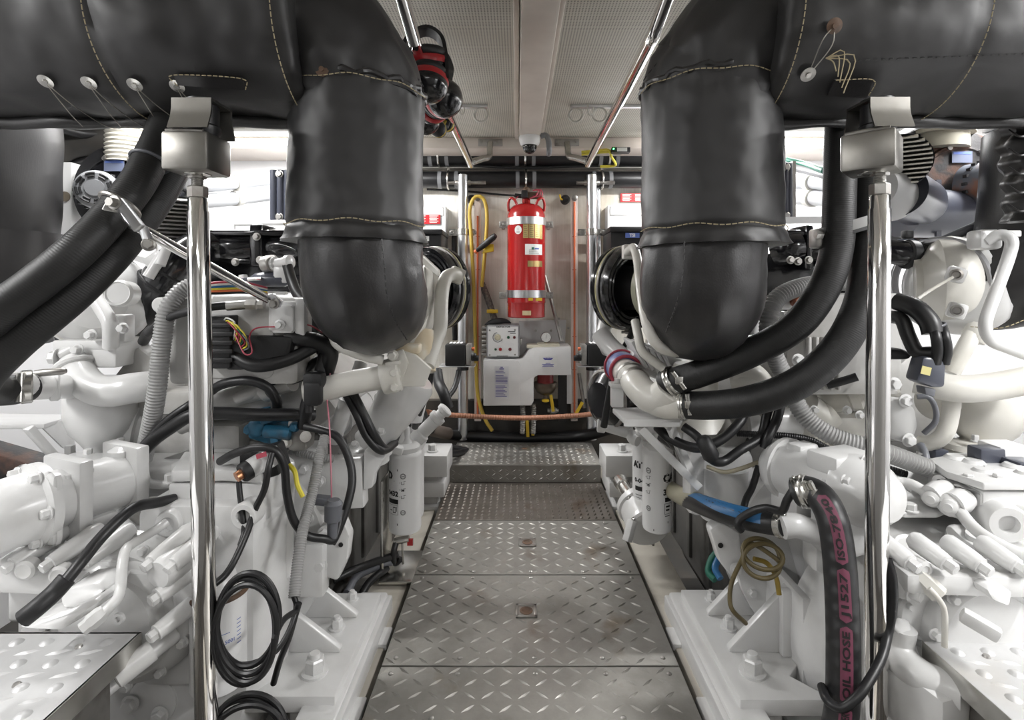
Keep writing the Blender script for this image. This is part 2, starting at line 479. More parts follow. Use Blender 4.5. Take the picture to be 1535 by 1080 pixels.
PLATEL = mat_plate('clean_bright_tread_plate', (.66,.66,.66,1), (.58,.58,.58,1), (.55,.53,.50,1), .34, .35)

def lug(mb, x, y, z, ang, L=.030, Wd=.0085, h=.0022):
    c, s_ = math.cos(ang), math.sin(ang)
    def q(u, v, w): return mb.bm.verts.new((x+u*c-v*s_, y+u*s_+v*c, z+w))
    a, b = q(-L/2, 0, 0), q(L/2, 0, 0); l, r = q(0, Wd/2, 0), q(0, -Wd/2, 0)
    t0, t1 = q(-L*.22, 0, h), q(L*.22, 0, h)
    mb.face([a, t0, l]); mb.face([l, t0, t1]); mb.face([l, t1, b]); mb.face([a, r, t0]); mb.face([r, t1, t0]); mb.face([r, b, t1])
def dome(mb, x, y, z, r, h):
    n = 10; top = mb.bm.verts.new((x, y, z+h))
    A = [mb.bm.verts.new((x+r*math.cos(2*PI*i/n), y+r*math.sin(2*PI*i/n), z)) for i in range(n)]
    B = [mb.bm.verts.new((x+r*.65*math.cos(2*PI*i/n), y+r*.65*math.sin(2*PI*i/n), z+h*.7)) for i in range(n)]
    for i in range(n):
        j = (i+1) % n
        mb.face([A[i], A[j], B[j], B[i]]); mb.face([B[i], B[j], top])
PX0, PX1 = -.395, .468
def lugs(mb, x0, x1, y0, y1, z, px=.038, py=.030, L=.030, Wd=.0085, h=.0022, mode=0):
    j = 0; y = y0+.02
    while y < y1-.012:
        i = 0; x = x0+.02
        while x < x1-.012:
            a = math.radians(38 if (i+j) % 2 else -38)
            if mode == 1: a = math.radians(62)
            lug(mb, x, y, z, a, L, Wd, h)
            x += px; i += 1
        y += py; j += 1
def plate(name, y0, y1, material, label, latch=None, mode=0, screws=(), **k):
    t = thing(name, label, 'deck plate', (.0365, (y0+y1)/2, -.008), 'tread plates down the aisle')
    mb = MB(); mb.box(((PX0+PX1)/2, (y0+y1)/2, -.004), (PX1-PX0, y1-y0-.003, .008), bev=.0012, seg=1)
    lugs(mb, PX0, PX1, y0, y1, 0, mode=mode, **k)
    part('tread_plate', mb, material, t)
    if latch:
        x, y = latch
        l = MB()
        for dx in (-.031, .031): l.box((x+dx, y, .003), (.010, .072, .006), bev=.002)
        for dy in (-.031, .031): l.box((x, y+dy, .003), (.072, .010, .006), bev=.002)
        l.box((x, y, .0014), (.054, .054, .0028))
        lt = part('flush_latch', l, STEEL, t)
        l = MB(); l.lathe((x, y, .0028), (0,0,1), [(.022, 0), (.022, .0015), (.015, .003), (.013, .0012), (.0, .0012)], 20); part('latch_ring', l, RUSTRIM, lt)
    for sx, sy in screws:
        c = MB(); c.lathe((sx, sy, 0), (0,0,1), [(.0075, 0), (.0070, .002), (.004, .0036), (0, .004)], 12); part('screw', c, STEEL, t)
    return t
sxs = [-.36, -.17, .05, .25, .43]
plate('tread_plate_panel', .45, 1.545, PLATE, 'grey tread plate nearest the camera, past the lower screw row', None, 0, [(x, 1.515) for x in sxs]+[(-.22, 1.36), (.27, 1.36)], px=.049, py=.046, L=.044, Wd=.0105, h=.0032)
plate('tread_plate_panel', 1.548, 2.035, PLATE, 'grey tread plate with rusty flush latch near its centre', P(789, 917, 0) and (.029, 1.806), 0, px=.049, py=.046, L=.044, Wd=.0105, h=.0032, screws=[(x, 1.58) for x in sxs]+[(x, 2.015) for x in sxs])
plate('tread_plate_panel', 2.038, 2.512, PLATE, 'grey tread plate with flush latch under the far brown plate', (.042, 2.29), 0, px=.049, py=.046, L=.044, Wd=.0105, h=.0032, screws=[(x, 2.06) for x in sxs]+[(x, 2.49) for x in (-.3, .1, .4)])
plate('tread_plate_panel', 2.515, 2.995, PLATED, 'brownish shiny tread plate directly in front of the far step', None, 1, [(x, 2.54) for x in (-.3, 0, .3)], px=.034, py=.038, L=.027, Wd=.012, h=.0055)
# far step box
t = thing('step_box', 'low tread plate step box at the far end of the aisle', 'step', (.04, 3.2, 0))
mb = MB(); mb.box((.042, 3.20, .044), (.85, .40, .088)); part('riser_frame', mb, PLATE, t)
mb = MB()
lm = MB(); lugs(lm, -.383, .467, 0, .088, 0, py=.022)
bmesh.ops.transform(lm.bm, matrix=Matrix.Translation((0, 2.9985, 0)) @ Matrix.Rotation(PI/2, 4, 'X'), verts=lm.bm.verts)
mb.merge(lm); part('riser_tread', mb, PLATE, t)
mb = MB(); mb.box((.042, 3.205, .096), (.86, .43, .012), bev=.002); lugs(mb, -.38, .46, 2.995, 3.41, .102); part('top_plate', mb, PLATE, t)
mb = MB(); mb.box((.042, 3.27, .104), (.07, .07, .005), bev=.001); part('flush_latch', mb, STEEL, t)
mb = MB(); mb.lathe((.042, 3.27, .1065), (0,0,1), [(.018, 0), (.018, .002), (0, .002)], 16); part('latch_ring', mb, RUSTRIM, t)

# side steps in the two near corners
def side_step(x0, x1, y0, y1, z, label, s):
    t = thing('side_step', label, 'step', ((x0+x1)/2, (y0+y1)/2, ZF), 'bright side steps')
    mb = MB(); mb.box(((x0+x1)/2, (y0+y1)/2, z-.004), (x1-x0, y1-y0, .008), bev=.001, seg=1)
    j = 0; y = y1-.035
    while y > y0:
        x = (x1 if s < 0 else x0)+s*.05
        while x0+.02 < x < x1-.02:
            dome(mb, x, y, z, .014, .006); lug(mb, x+s*.012, y-.033, z, math.radians(22)*-s, .048, .011, .004); x += s*.066
        y -= .066
    part('tread_plate', mb, PLATEL, t)
    mb = MB()
    xi = x1 if s < 0 else x0
    mb.box((xi-s*-.002, (y0+y1)/2, z-.022), (.006, y1-y0, .044)); mb.box(((x0+x1)/2, y1-.003, z-.022), (x1-x0, .006, .044))
    part('edge_flange', mb, SS, t)
    for y in (y1-.06, y0+.1):
        for x in (x0+.06, x1-.06): part('leg', MB().box((x, y, (z-.045+ZF)/2), (.04, .04, z-.045-ZF)), STEEL, t)
    part('side_panel', MB().box((xi+s*.035, (y0+y1)/2, (z-.045+ZF)/2), (.004, y1-y0-.12, z-.05-ZF)), STEEL, t)
    for k, (u, v) in enumerate(((.1, .05), (.13, .16), (.3, .04), (.05, .3))):
        c = MB(); c.lathe((xi+s*u, y1-v, z), (0,0,1), [(.008, 0), (.006, .004), (0, .005)], 10); part('screw', c, STEEL, t)
side_step(-1.75, -.846, .35, 1.2, .323, 'bright tread plate side step in the near left corner', -1)
side_step(.91, 1.85, .35, 1.2, .302, 'bright tread plate side step in the near right corner', 1)

# painted bearers along the aisle, stepped rails on top
def bearer(x, s, label):
    t = thing('engine_bearer', label, 'engine bearer', (x, 2.0, ZF), 'painted engine bearers')
    mb = MB(); mb.box((x+s*.07, 2.0, (-.035+ZF)/2), (.14, 2.9, -.035-ZF), bev=.006); part('bearer_beam', mb, BEARER, t)
    mb = MB()
    mb.box((x+s*.085, 1.45, -.003), (.10, .86, .06), bev=.01)
    mb.box((x+s*.030, 1.40, -.012), (.022, .95, .06), bev=.006)
    part('mount_rail', mb, W, t)
    for y in (1.72, 1.42): part('rail_lug', MB().box((x+s*.016, y, -.035), (.05, .09, .022), bev=.006), W, t)
bearer(-.42, -1, 'cream painted engine bearer left of the aisle plates')
bearer(.495, 1, 'cream painted engine bearer right of the aisle plates')
# ================================================================== LAGGED EXHAUST PIPES
def wob(seed, amp, f=3.0):
    return lambda t, th, s: amp*noise.noise(V((math.cos(th)*f+seed, math.sin(th)*f, s*f*4)))
def jacket(path, rf, seg=56, n=40, smooth=True):
    m = MB(); m.tube(path, rf, seg, n=n, smooth=smooth); return m
def stitch(pts, r=.0013, dash=.008, gap=.003):
    """a row of thread stitches lying along a path"""
    m = MB(); path = catmull(pts, 160)
    L = 0; seg0 = path[0]; on = True; acc = 0; cur = [path[0]]
    for a, b in zip(path, path[1:]):
        acc += (b-a).length; cur.append(b)
        if acc > (dash if on else gap):
            if on and len(cur) > 1: m.tube([cur[0], cur[-1]], r, 5, smooth=False)
            cur = [b]; acc = 0; on = not on
    return m
def ring_pts(c, axis, rf, a0, a1, n=40, ref=None):
    a, u, v = frame_for(axis)
    if ref is not None: u = (V(ref)-a*V(ref).dot(a)).normalized(); v = a.cross(u)
    return [V(c)+(u*math.cos(a0+(a1-a0)*i/n)+v*math.sin(a0+(a1-a0)*i/n))*(rf(a0+(a1-a0)*i/n) if callable(rf) else rf) for i in range(n+1)]

DY, DZ, DR = 1.35, 1.742, .218      # the horizontal ducts
def duct_pt(x, ang, r=DR):           # ang 0 = toward the camera, 90 = down
    a = math.radians(ang); return V((x, DY-math.cos(a)*r, DZ-math.sin(a)*r))
def duct(s, xin, xout, label):
    t = thing('exhaust_duct', label, 'exhaust duct', ((xin+xout)/2, DY, DZ-DR), 'lagged horizontal exhaust ducts')
    w = wob(3*s, .013, 1.6); w2 = wob(9*s, .006, 5)
    Ltot = abs(xout-xin)
    def rf(tt, th, ss):
        e = min(ss, .05)/.05
        r = DR*(.90+.10*math.sqrt(max(0, 1-(1-e)**2)))
        pu = .006*math.sin(th*17+s)*math.exp(-ss/.05)
        seam = -.007*math.exp(-((ss-.42)/.012)**2)-.005*math.exp(-((ss-.86)/.012)**2)
        return r+w(tt, th, ss)+w2(tt, th, ss)+pu+seam
    path = [V((xin+(xout-xin)*(i/90)**1.3, DY, DZ)) for i in range(91)]
    part('lagging_jacket', jacket(path, rf, 72, 90, False), LAG, t)
    for x in ((xin-s*-.02) if 0 else xin+s*.025, xin+s*.42+s*.004):
        part('stitching', stitch([duct_pt(x, a, DR+.006) for a in range(-50, 95, 6)]), THR, t)
    # lower flap where the jacket laces underneath
    m = MB()
    pts = [duct_pt(xin+s*(.03+Ltot*i/30), 92+2*math.sin(i*1.7), DR+.006) for i in range(30)]
    m.tube(pts, lambda tt, th, ss: .016+.006*noise.noise(V((ss*9, s, 0))), 10, n=120); part('lacing_flap', m, LAGP, t)
    return t
td = duct(-1, -.50, -2.42, 'black lagged exhaust duct overhead on the left with four lacing washers')
for px, py in ((40, 138), (106, 145), (176, 146), (241, 152)):
    x = (px-776)/800*1.16; ang = 52+((px-106)/135)*2
    c = duct_pt(x, ang, DR+.010); n = (c-V((x, DY, DZ))).normalized()
    m = MB(); m.lathe(c, n, [(.0165, 0), (.0165, .0015), (.006, .003), (.006, .006), (0, .006)], 20); ws = part('lacing_washer', m, SS, td)
    m = MB(); b = duct_pt(x+.03+.02*random.random(), 88, DR+.022); b2 = duct_pt(x+.085, 90, DR+.022)
    m.tube([c+n*.004, c.lerp(b, .5)+n*.01, b, b2], .0011, 5, n=16); m.tube([c+n*.004, duct_pt(x-.015, 75, DR+.013), duct_pt(x-.03, 89, DR+.020)], .0011, 5, n=12)
    part('lacing_wire', m, WIRE, ws)
m = MB()
xa, xb = (250-776)/800*1.17, (352-776)/800*1.17
pts = [duct_pt(xa, 47, DR+.008), duct_pt(xb, 49, DR+.008), duct_pt(xb, 56, DR+.010), duct_pt(xa, 53, DR+.010)]
m.prism(pts, V((0, -.004, -.004))); fl = part('saddle_patch', m, LAGP, td)
part('stitching', stitch([p+V((0, -.006, -.005)) for p in (pts[3], pts[0], pts[1], pts[2])]), THR, fl)

td = duct(1, .585, 2.47, 'black lagged exhaust duct overhead on the right with long lower seam')
part('stitching', stitch([duct_pt(.70+i*.09, 40-i*.9, DR+.007) for i in range(16)], .0011), LAGP, td)
for px, py, a in ((1246, 60, 22), (1228, 124, 47)):
    x = (px-776)/800*1.15; c = duct_pt(x, a, DR+.010); n = (c-V((x, DY, DZ))).normalized()
    m = MB(); m.lathe(c, n, [(.0165, 0), (.0165, .0015), (.006, .003), (.006, .006), (0, .006)], 20); ws = part('lacing_washer', m, RUSTRIM if py < 100 else STEEL, td)
    if py < 100:
        m = MB(); e = duct_pt((1228-776)/800*1.15, 46, DR+.012)
        m.tube([c, c.lerp(e, .35)+V((-.012, -.01, 0)), e], .0012, 5, n=14); m.tube([c, c.lerp(e, .45)+V((.014, -.01, 0)), e+V((.005, 0, .002))], .0012, 5, n=14); part('lacing_wire', m, WIRE, ws)
m = MB(); xa, xb = .715, .80
pts = [duct_pt(xa, 50, DR+.008), duct_pt(xb, 50, DR+.008), duct_pt(xb+.01, 62, DR+.010), duct_pt(xa, 60, DR+.010)]
m.prism(pts, V((0, -.004, -.004))); fl = part('saddle_patch', m, LAGP, td)
part('stitching', stitch([p+V((0, -.006, -.005)) for p in (pts[0], pts[1], pts[2])]), THR, fl)
m = MB(); c = duct_pt(.675, 38, DR+.012)
for k in range(5): m.tube([c, c+V((.012+.012*k, -.006, -.010+.012*(k % 3))), c+V((.02+.004*k, -.004, -.03-.012*k))], .0013, 5, n=10)
part('loose_threads', m, THR, td)

def riser(s, cx, dep, r, ztop, zbot, label, duct_x):
    t = thing('exhaust_riser', label, 'exhaust riser', (cx, dep, zbot), 'lagged vertical exhaust risers')
    # elbow from the duct end down into the riser
    w = wob(5*s+1, .014, 1.8); w2 = wob(2*s, .009, 4.5)
    re = r*.97
    path = [V((duct_x+s*.0, DY+.01, DZ+.0)), V((duct_x-s*.05, DY+.015, DZ-.004)), V((cx+s*.05, DY+.02, DZ-.035)), V((cx+s*.012, dep-.01, DZ-.105)), V((cx, dep, ztop+.01)), V((cx, dep, ztop-.012))]
    def rf(tt, th, ss):
        return re+w(tt, th, ss)+w2(tt, th, ss)+.006*math.sin(th*13)*math.exp(-((tt-.8)/.12)**2)
    part('elbow_jacket', jacket(path, rf, 64, 40), LAG, t)
    part('seam', stitch([V((cx-s*(re+.010-.002*i), dep-.02, ztop+.012*i)) for i in range(3)]+[V((cx-s*(re-.03), dep-.05, ztop+.07)), V((cx-s*(re-.07), dep-.06, DZ+.03))], .0016, .012, .006), LAGP, t)
    # riser drum
    H = ztop-zbot; w3 = wob(7*s+2, .007, 1.5); w4 = wob(4*s+3, .005, 6)
    def rr(tt, th, ss):
        top = math.exp(-ss/.012); bot = math.exp(-(H-ss)/.02)
        return r*(1-.0*top)+w3(tt, th, ss)+w4(tt, th, ss)*.6+.006*math.sin(th*13+2)*bot+.013*math.exp(-(H-ss)/.022)-.006*math.exp(-((H-ss-.040)/.007)**2)+.004*math.sin(th*17)*math.exp(-ss/.03)
    tilt = V((s*.0, 0, 0))
    path = [V((cx, dep, ztop)).lerp(V((cx+s*.004, dep, zbot)), i/60) for i in range(61)]
    part('drum_jacket', jacket(path, rr, 80, 60, False), LAG, t)
    # puckered collar at the top
    for z0, amp, rad, hh in ((ztop+.001, .008, r-.001, .010),):
        m = MB()
        pts = [V((cx+math.cos(2*PI*i/72)*(rad+amp*.5*math.sin(i*2.3)), dep+math.sin(2*PI*i/72)*(rad+amp*.5*math.sin(i*2.3)), z0+amp*math.sin(i*1.3)*.6)) for i in range(72)]
        pts.append(pts[0].copy()); m.tube(pts, lambda tt, th, ss: hh*(.8+.3*noise.noise(V((ss*14, rad, 3)))), 8, closed=True, smooth=False)
        part('puckered_collar', m, LAGP, t)
    for z in (ztop-.012, zbot+.040):
        pts = ring_pts((cx, dep, z), (0,0,1), lambda a: r+.012, math.radians(170), math.radians(370))
        part('stitching', stitch([V((cx+(r+.010)*math.sin(a), dep-(r+.010)*math.cos(a), z+.003*math.sin(a*9))) for a in [(-85+170*i/50)*PI/180 for i in range(51)]]), THR, t)
    return t
tl = riser(-1, -.418, 1.40, .170, 1.600, 1.215, 'black lagged exhaust riser left of the aisle hanging from the left duct', -.56)
for px, py in ((441, 62), (483, 104)):
    c = P(px, py, 1.222 if px < 460 else 1.226); m = MB(); n = V((-.1, -1, -.1)).normalized()
    m.lathe(c, n, [(.0165, 0), (.0165, .0015), (.006, .003), (.006, .006), (0, .006)], 20); part('lacing_washer', m, RUSTRIM, tl)
tr = riser(1, .503, 1.40, .174, 1.615, 1.205, 'black lagged exhaust riser right of the aisle hanging from the right duct', .64)

def lower_elbow(s, pts, rs, label, parent):
    w = wob(11*s, .008, 1.6); w2 = wob(6*s, .004, 6); n = len(rs)-1
    def rf(tt, th, ss):
        k = min(int(tt*n), n-1); f = tt*n-k
        return rs[k]*(1-f)+rs[k+1]*f+w(tt, th, ss)+w2(tt, th, ss)
    return part('lower_elbow_jacket', jacket(pts, rf, 64, 44), LAGP, parent)
lower_elbow(-1, [P(541, 345, 1.40), P(543, 400, 1.40), P(549, 432, 1.425), P(562, 455, 1.56), P(580, 455, 1.78)], [.157, .157, .154, .142, .10], '', tl)
part('seam', stitch([P(572, 358, 1.236), P(577, 400, 1.238), P(580, 440, 1.25), P(592, 480, 1.28), P(610, 510, 1.36)], .002, .010, .004), LAGP, tl)
lower_elbow(1, [P(1054, 345, 1.40), P(1052, 405, 1.40), P(1049, 440, 1.425), P(1042, 464, 1.56), P(1022, 458, 1.78)], [.155, .155, .153, .142, .10], '', tr)
part('seam', stitch([P(1026, 362, 1.245), P(1024, 400, 1.247), P(1016, 450, 1.26), P(998, 500, 1.34)], .002, .010, .004), LAGP, tr)

# outboard risers
t = thing('exhaust_riser', 'black lagged outboard riser at the far left edge of the engine room', 'exhaust riser', P(10, 530, 1.9), 'lagged vertical exhaust risers')
cx = (-10-776)/800*1.9
w = wob(31, .008, 1.4)
part('drum_jacket', jacket([V((cx, 1.9, 1.72)).lerp(V((cx, 1.9, 1.235)), i/40) for i in range(41)], lambda tt, th, ss: .188+w(tt, th, ss)+.006*math.sin(th*14)*math.exp(-(.485-ss)/.03), 64, 40, False), LAG, t)
m = MB(); pts = [V((cx+.192*math.cos(2*PI*i/60), 1.9+.192*math.sin(2*PI*i/60), 1.237+.005*math.sin(i*1.9))) for i in range(60)]; pts.append(pts[0].copy())
m.tube(pts, .012, 8, closed=True, smooth=False); part('puckered_collar', m, LAGP, t)
m = MB(); m.tube([P(10, 350, 1.9), P(10, 400, 1.9), P(25, 440, 1.95), P(60, 452, 2.1)], .17, 48, n=30); part('lower_elbow_jacket', m, LAGP, t)
m = MB(); m.torus(P(102, 462, 2.03), (.9, .45, 0), .165, .010, 48, 8); part('end_rim', m, BLK, t)
t = thing('exhaust_riser', 'black lagged outboard elbow beside the white turbocharger at the right edge', 'exhaust riser', P(1540, 520, 1.75), 'lagged vertical exhaust risers')
m = MB(); m.tube([P(1570, 200, 1.75), P(1560, 330, 1.75), P(1545, 400, 1.74), P(1500, 420, 1.80), P(1455, 425, 1.86)], .165, 48, n=34); part('lower_elbow_jacket', m, LAGP, t)
part('seam', stitch([P(1455, 490, 1.68), P(1500, 492, 1.60), P(1540, 478, 1.58)], .0015, .008, .004), THR, t)
m = MB(); w = wob(15, .02, 2.5)
m.tube([P(1556, 150, 1.45), P(1554, 250, 1.45), P(1558, 330, 1.45)], lambda tt, th, ss: .068+w(tt, th, ss)+.006*math.sin(ss*120), 40, n=60)
part('laced_sleeve', m, LAGP, t)
m = MB()
for k in range(5): m.tube([P(1512, 195+k*28, 1.385), P(1530, 205+k*28, 1.365), P(1550, 198+k*28, 1.37)], .003, 6)
part('lacing', m, LAGP, t)

# ------------------------------------------------------------------ chrome posts with spring boxes under the ducts
def post(label, top, bot, boxc, boxrot, yaw, s):
    t = thing('duct_support_post', label, 'support post', bot, 'chrome duct support posts')
    a = (bot-top).normalized()
    m = MB(); m.lathe(top, a, [(.0175, 0), (.0205, .004), (.0205, .03), (.0225, .034), (.0240, .4), (.0240, (bot-top).length-.004), (.0240, (bot-top).length)], 36); part('chrome_tube', m, CHR, t)
    m = MB(); m.lathe(top, -a, [(.021, 0), (.021, .022), (.018, .025)], 6); m.lathe(top-a*.042, -a, [(.018, 0), (.019, .002), (.019, .018), (.017, .022)], 6); nn = part('hex_nut', m, STEEL, t)
    m = MB(); pr = [(.0115 if i % 2 else .0125, i*.0018) for i in range(40)]; m.lathe(top, -a, pr, 16); part('threaded_stud', m, STEEL, t)
    R = Euler((0, 0, yaw)).to_matrix()
    bx, by, bz = boxrot, boxrot, .084
    m = MB(); m.box(boxc, (bx, by, bz), R, bev=.007); b = part('spring_box', m, SSD, t)
    m = MB(); m.tube([boxc+R@V((-bx/2+.01, -by/2+.004, bz/2)), boxc+R@V((0, -by/2+.002, bz/2+.001)), boxc+R@V((bx/2-.01, -by/2+.004, bz/2))], .004, 8, n=8); part('weld_bead', m, STEEL, b)
    m = MB(); m.lathe(boxc-V((0, 0, bz/2)), (0,0,-1), [(.028, -.004), (.028, .002), (.02, .004)], 24); part('base_washer', m, SS, b)
    sz = boxc.z+bz/2+.030; c = V((boxc.x+.012, boxc.y+.0, sz))
    m = MB(); m.lathe(c-V((0, 0, .036)), (0,0,1), [(.034, 0), (.034, .010), (.037, .014), (.037, .026), (.033, .030), (.033, .085)], 30); part('rubber_mount', m, RUBS, t)
    m = MB(); w_ = .086
    prof = [(-.058, -.026), (-.046, .004), (-.043, .020), (-.043, .042), (.043, .042), (.043, .020), (.046, .004), (.058, -.026), (.054, -.026), (.042, .003), (.038, .020), (.038, .037), (-.038, .037), (-.038, .020), (-.042, .003), (-.054, -.026)]
    m.prism([c+V((-w_/2, y, z)) for y, z in prof], V((w_, 0, 0)))
    part('saddle_bracket', m, SSD, t)
    return t
pt_ = post('chrome duct support post on the left with tilted steel box', P(296.5, 296, 1.2), V(((316.5-776)/800*1.2+.0, 1.2, ZF)), V((-.714, 1.19, 1.393)), .100, 0.0, -1)
pt_ = post('chrome duct support post on the right with tilted steel box', P(1318.5, 292, 1.2), V(((1308-776)/800*1.2, 1.2, ZF)), V((.796, 1.20, 1.398)), .104, math.radians(-43), 1)

# ------------------------------------------------------------------ overhead handrails
def rail(label, px_near, px_bend, px_end, s):
    t = thing('overhead_handrail', label, 'handrail', P(*px_end), 'chrome overhead handrails')
    m = MB(); e = P(*px_end); b = P(*px_bend); n = P(*px_near)
    m.tube([n, b.lerp(n, .25), b, b.lerp(e, .04), b.lerp(e, .5), e], .0205, 24, n=60); m.sphere(e, .0205, (1, .5, 1)); part('rail_tube', m, CHR, t)
    m = MB(); q = e.lerp(b, .03)+V((s*.015, 0, .005)); k = V((q.x+s*.085, 3.20, q.z+.065)); h = V((q.x+s*.09, 3.262, ZC-.04))
    m.tube([q, q.lerp(k, .6), k, k.lerp(h, .6), h], .019, 18, n=24); br = part('end_bracket', m, SS, t)
    m = MB(); m.box((h.x, 3.274, ZC-.035), (.15, .010, .045), bev=.003); pl = part('mounting_plate', m, STEEL, t)
    for dx in (-.055, .055): bolt(pl, V((h.x+dx, 3.268, ZC-.03)), (0, -1, 0), .008, .006, STEEL)
    m = MB(); m.lathe((n.x, n.y, n.z-.0), (0,0,1), [(.045, -.002), (.045, .008), (.022, .012)], 24) if n.z < ZC else None
    m.cyl(n, V((n.x, n.y, ZC)), .0205) if n.z < ZC else None
    if len(m.bm.verts): part('ceiling_flange', m, CHR, t)
rail('left chrome overhead handrail with ear defenders hanging on it', (586, -60, 1.50), (622, 64, 1.62), (706, 247, 3.10), 1)
rail('right chrome overhead handrail with nothing hanging on it', (1020, -58, 1.50), (979, 55, 1.62), (881, 246, 3.10), -1)

# ------------------------------------------------------------------ ear defenders
def muffs(label, band, cups, r, cupc, ringc, bw=.030):
    """band: path of the headband; cups: (centre, outward axis)"""
    lo = min(c.z for c, _ in cups)-r
    t = thing('ear_defenders', label, 'ear defenders', V((band[len(band)//2].x, band[len(band)//2].y, lo)), 'ear defenders hanging on the left rail')
    m = MB(); path = catmull(band, 44); mid = sum(path, V((0,0,0)))/len(path); side = (path[-1]-path[0]).normalized(); wid = side.cross(path[22]-mid).normalized()
    prev = None
    for i, p in enumerate(path):
        T = (path[min(44, i+1)]-path[max(0, i-1)]).normalized(); o = T.cross(wid).normalized()
        row = [m.bm.verts.new(p+wid*a*bw/2+o*b*.006) for a, b in ((-1, -1), (1, -1), (1, 1), (-1, 1))]
        if prev:
            for j in range(4): m.face([prev[j], prev[(j+1) % 4], row[(j+1) % 4], row[j]])
        else: m.face(row)
        prev = row
    m.face(prev); part('headband', m, BLKM, t)
    for c, ax in cups:
        a = V(ax).normalized()
        m = MB(); m.lathe(c-a*r*.18, a, [(r*.80, 0), (r*.98, r*.05), (r*1.02, r*.20), (r*.98, r*.40), (r*.9, r*.46)], 32); part('ear_cup_ring', m, ringc, t)
        m = MB(); m.lathe(c+a*r*.16, a, [(r*.98, 0), (r*1.0, r*.12), (r*.93, r*.40), (r*.70, r*.66), (r*.35, r*.80), (0, r*.83)], 32); part('ear_cup', m, cupc, t)
        m = MB(); m.torus(c-a*r*.34, a, r*.74, r*.26, 30, 10); part('ear_cushion', m, BLKM, t)
muffs('red and black ear defenders hanging highest on the left rail, cups stacked', [P(610, 116, 1.68), P(602, 88, 1.70), P(612, 60, 1.72), P(638, 46, 1.73), P(660, 58, 1.73), P(668, 86, 1.72), P(670, 122, 1.70)], [(P(640, 92, 1.72), (.05, .15, -1)), (P(641, 122, 1.70), (.0, -.35, -1))], .066, BLK, REDP, .045)
muffs('black ear defenders with big glossy cup turned right below the stacked pair', [P(672, 120, 1.88), P(674, 100, 1.90), P(664, 78, 1.91), P(650, 80, 1.92), P(640, 110, 1.94), P(640, 140, 1.94)], [(P(663, 148, 1.86), (.62, -.75, -.25)), (P(648, 158, 1.96), (-.6, .7, -.2))], .066, BLK, REDP, .03)
muffs('ear defenders tucked against the left riser, red rim showing low down', [P(652, 150, 2.05), P(654, 128, 2.06), P(648, 112, 2.07), P(638, 120, 2.08), P(632, 150, 2.08)], [(P(638, 180, 2.03), (.35, -.5, -.8)), (P(632, 160, 2.12), (-.5, .6, .3))], .052, BLK, REDP, .03)
muffs('small black and amber ear defenders hanging lowest on the left rail', [P(670, 190, 2.28), P(676, 172, 2.30), P(670, 160, 2.31), P(660, 166, 2.30), P(655, 186, 2.28)], [(P(657, 194, 2.24), (-.1, -1, -.1)), (P(670, 186, 2.34), (.3, .9, 0))], .034, BLKM, AMBER, .02)
# ================================================================== THE FAR BULKHEAD
def W3(px, py, d=YB-.01): return P(px, py, d)
# camera
t = thing('security_camera', 'white dome camera under the far end of the ceiling beam', 'camera', P(794, 232, 2.955))
c = P(794, 207, 2.955); 
m = MB(); m.lathe(c, (0,0,-1), [(.058, -.008), (.060, 0), (.058, .018), (.052, .036), (.044, .044), (.042, .042)], 36); part('housing', m, PLAW, t)
m = MB(); m.sphere(c-V((0,0,.046)), .040, (1,1,1.05), 28, 18); part('dome', m, GLASSD, t)
m = MB(); m.tube([c+V((.06, 0, .01)), c+V((.09, 0, .015)), c+V((.105, 0, -.02)), c+V((.108, 0, -.07)), c+V((.108, .04, -.08))], .015, 12); part('conduit', m, GREYP, t)
# ring hooks under the ceiling
def ringrail(px0, px1, py, d, rings, label):
    t = thing('ring_rail', label, 'ceiling rail', P((px0+px1)/2, py, d), 'ceiling rails with rings')
    a, b = P(px0, py, d), P(px1, py, d); a.z = b.z = ZC-.008
    m = MB(); m.bar(a, b, .03, .016, bev=.003); part('rail_strip', m, ALU, t)
    for px in rings:
        x = (px-776)/800*d; m = MB(); m.torus((x, d, ZC-.052), (0.15, 1, 0), .034, .0055, 30, 8); part('ring', m, WC, t)
ringrail(855, 975, 155, 2.70, (863, 899), 'ceiling ring rail with two cream rings right of the beam')
ringrail(688, 731, 160, 2.70, (721,), 'ceiling ring rail with one cream ring left of the beam')
for px, lab in ((692, 'small cream hook left of the beam ring'), (885, 'small cream hook between the two cream rings right of the beam')):
    x = (px-776)/800*2.68; m = MB(); m.tube([(x-.012, 2.68, ZC), (x-.012, 2.68, ZC-.045), (x, 2.68, ZC-.058), (x+.012, 2.68, ZC-.045), (x+.012, 2.68, ZC-.02)], .004, 8, n=24); solo('ceiling_hook', m, WC, lab, 'hook')

# insulated pipes across the bulkhead
def crosspipe(py, d, r, label, clamps):
    t = thing('insulated_pipe', label, 'insulated pipe', P(776, py, d), 'black insulated pipes across the bulkhead')
    z = P(776, py, d).z
    m = MB(); m.tube([(-1.0, d, z), (0, d, z+.002), (1.1, d, z)], r, 28, n=40); part('insulation', m, RUBS, t)
    for x in clamps:
        m = MB(); m.torus((x, d, z), (1,0,0), r+.004, .008, 30, 8); m.box((x, d, z+r+.03), (.016, .02, .07)); c_ = part('pipe_clamp', m, SS, t)
        for k in (-.055, .055):
            b = MB(); b.lathe((x+k-.012, d, z), (1,0,0), [(r+.003, 0), (r+.003, .024)], 28); part('tape_band', b, GREYP, t)
crosspipe(235, 3.53, .062, 'black insulated pipe just below the ceiling moulding, upper of two', (-.52, .05, .60))
crosspipe(270, 3.55, .055, 'black insulated pipe behind the dangling hooks, lower of two', (-.46, .055, .56))
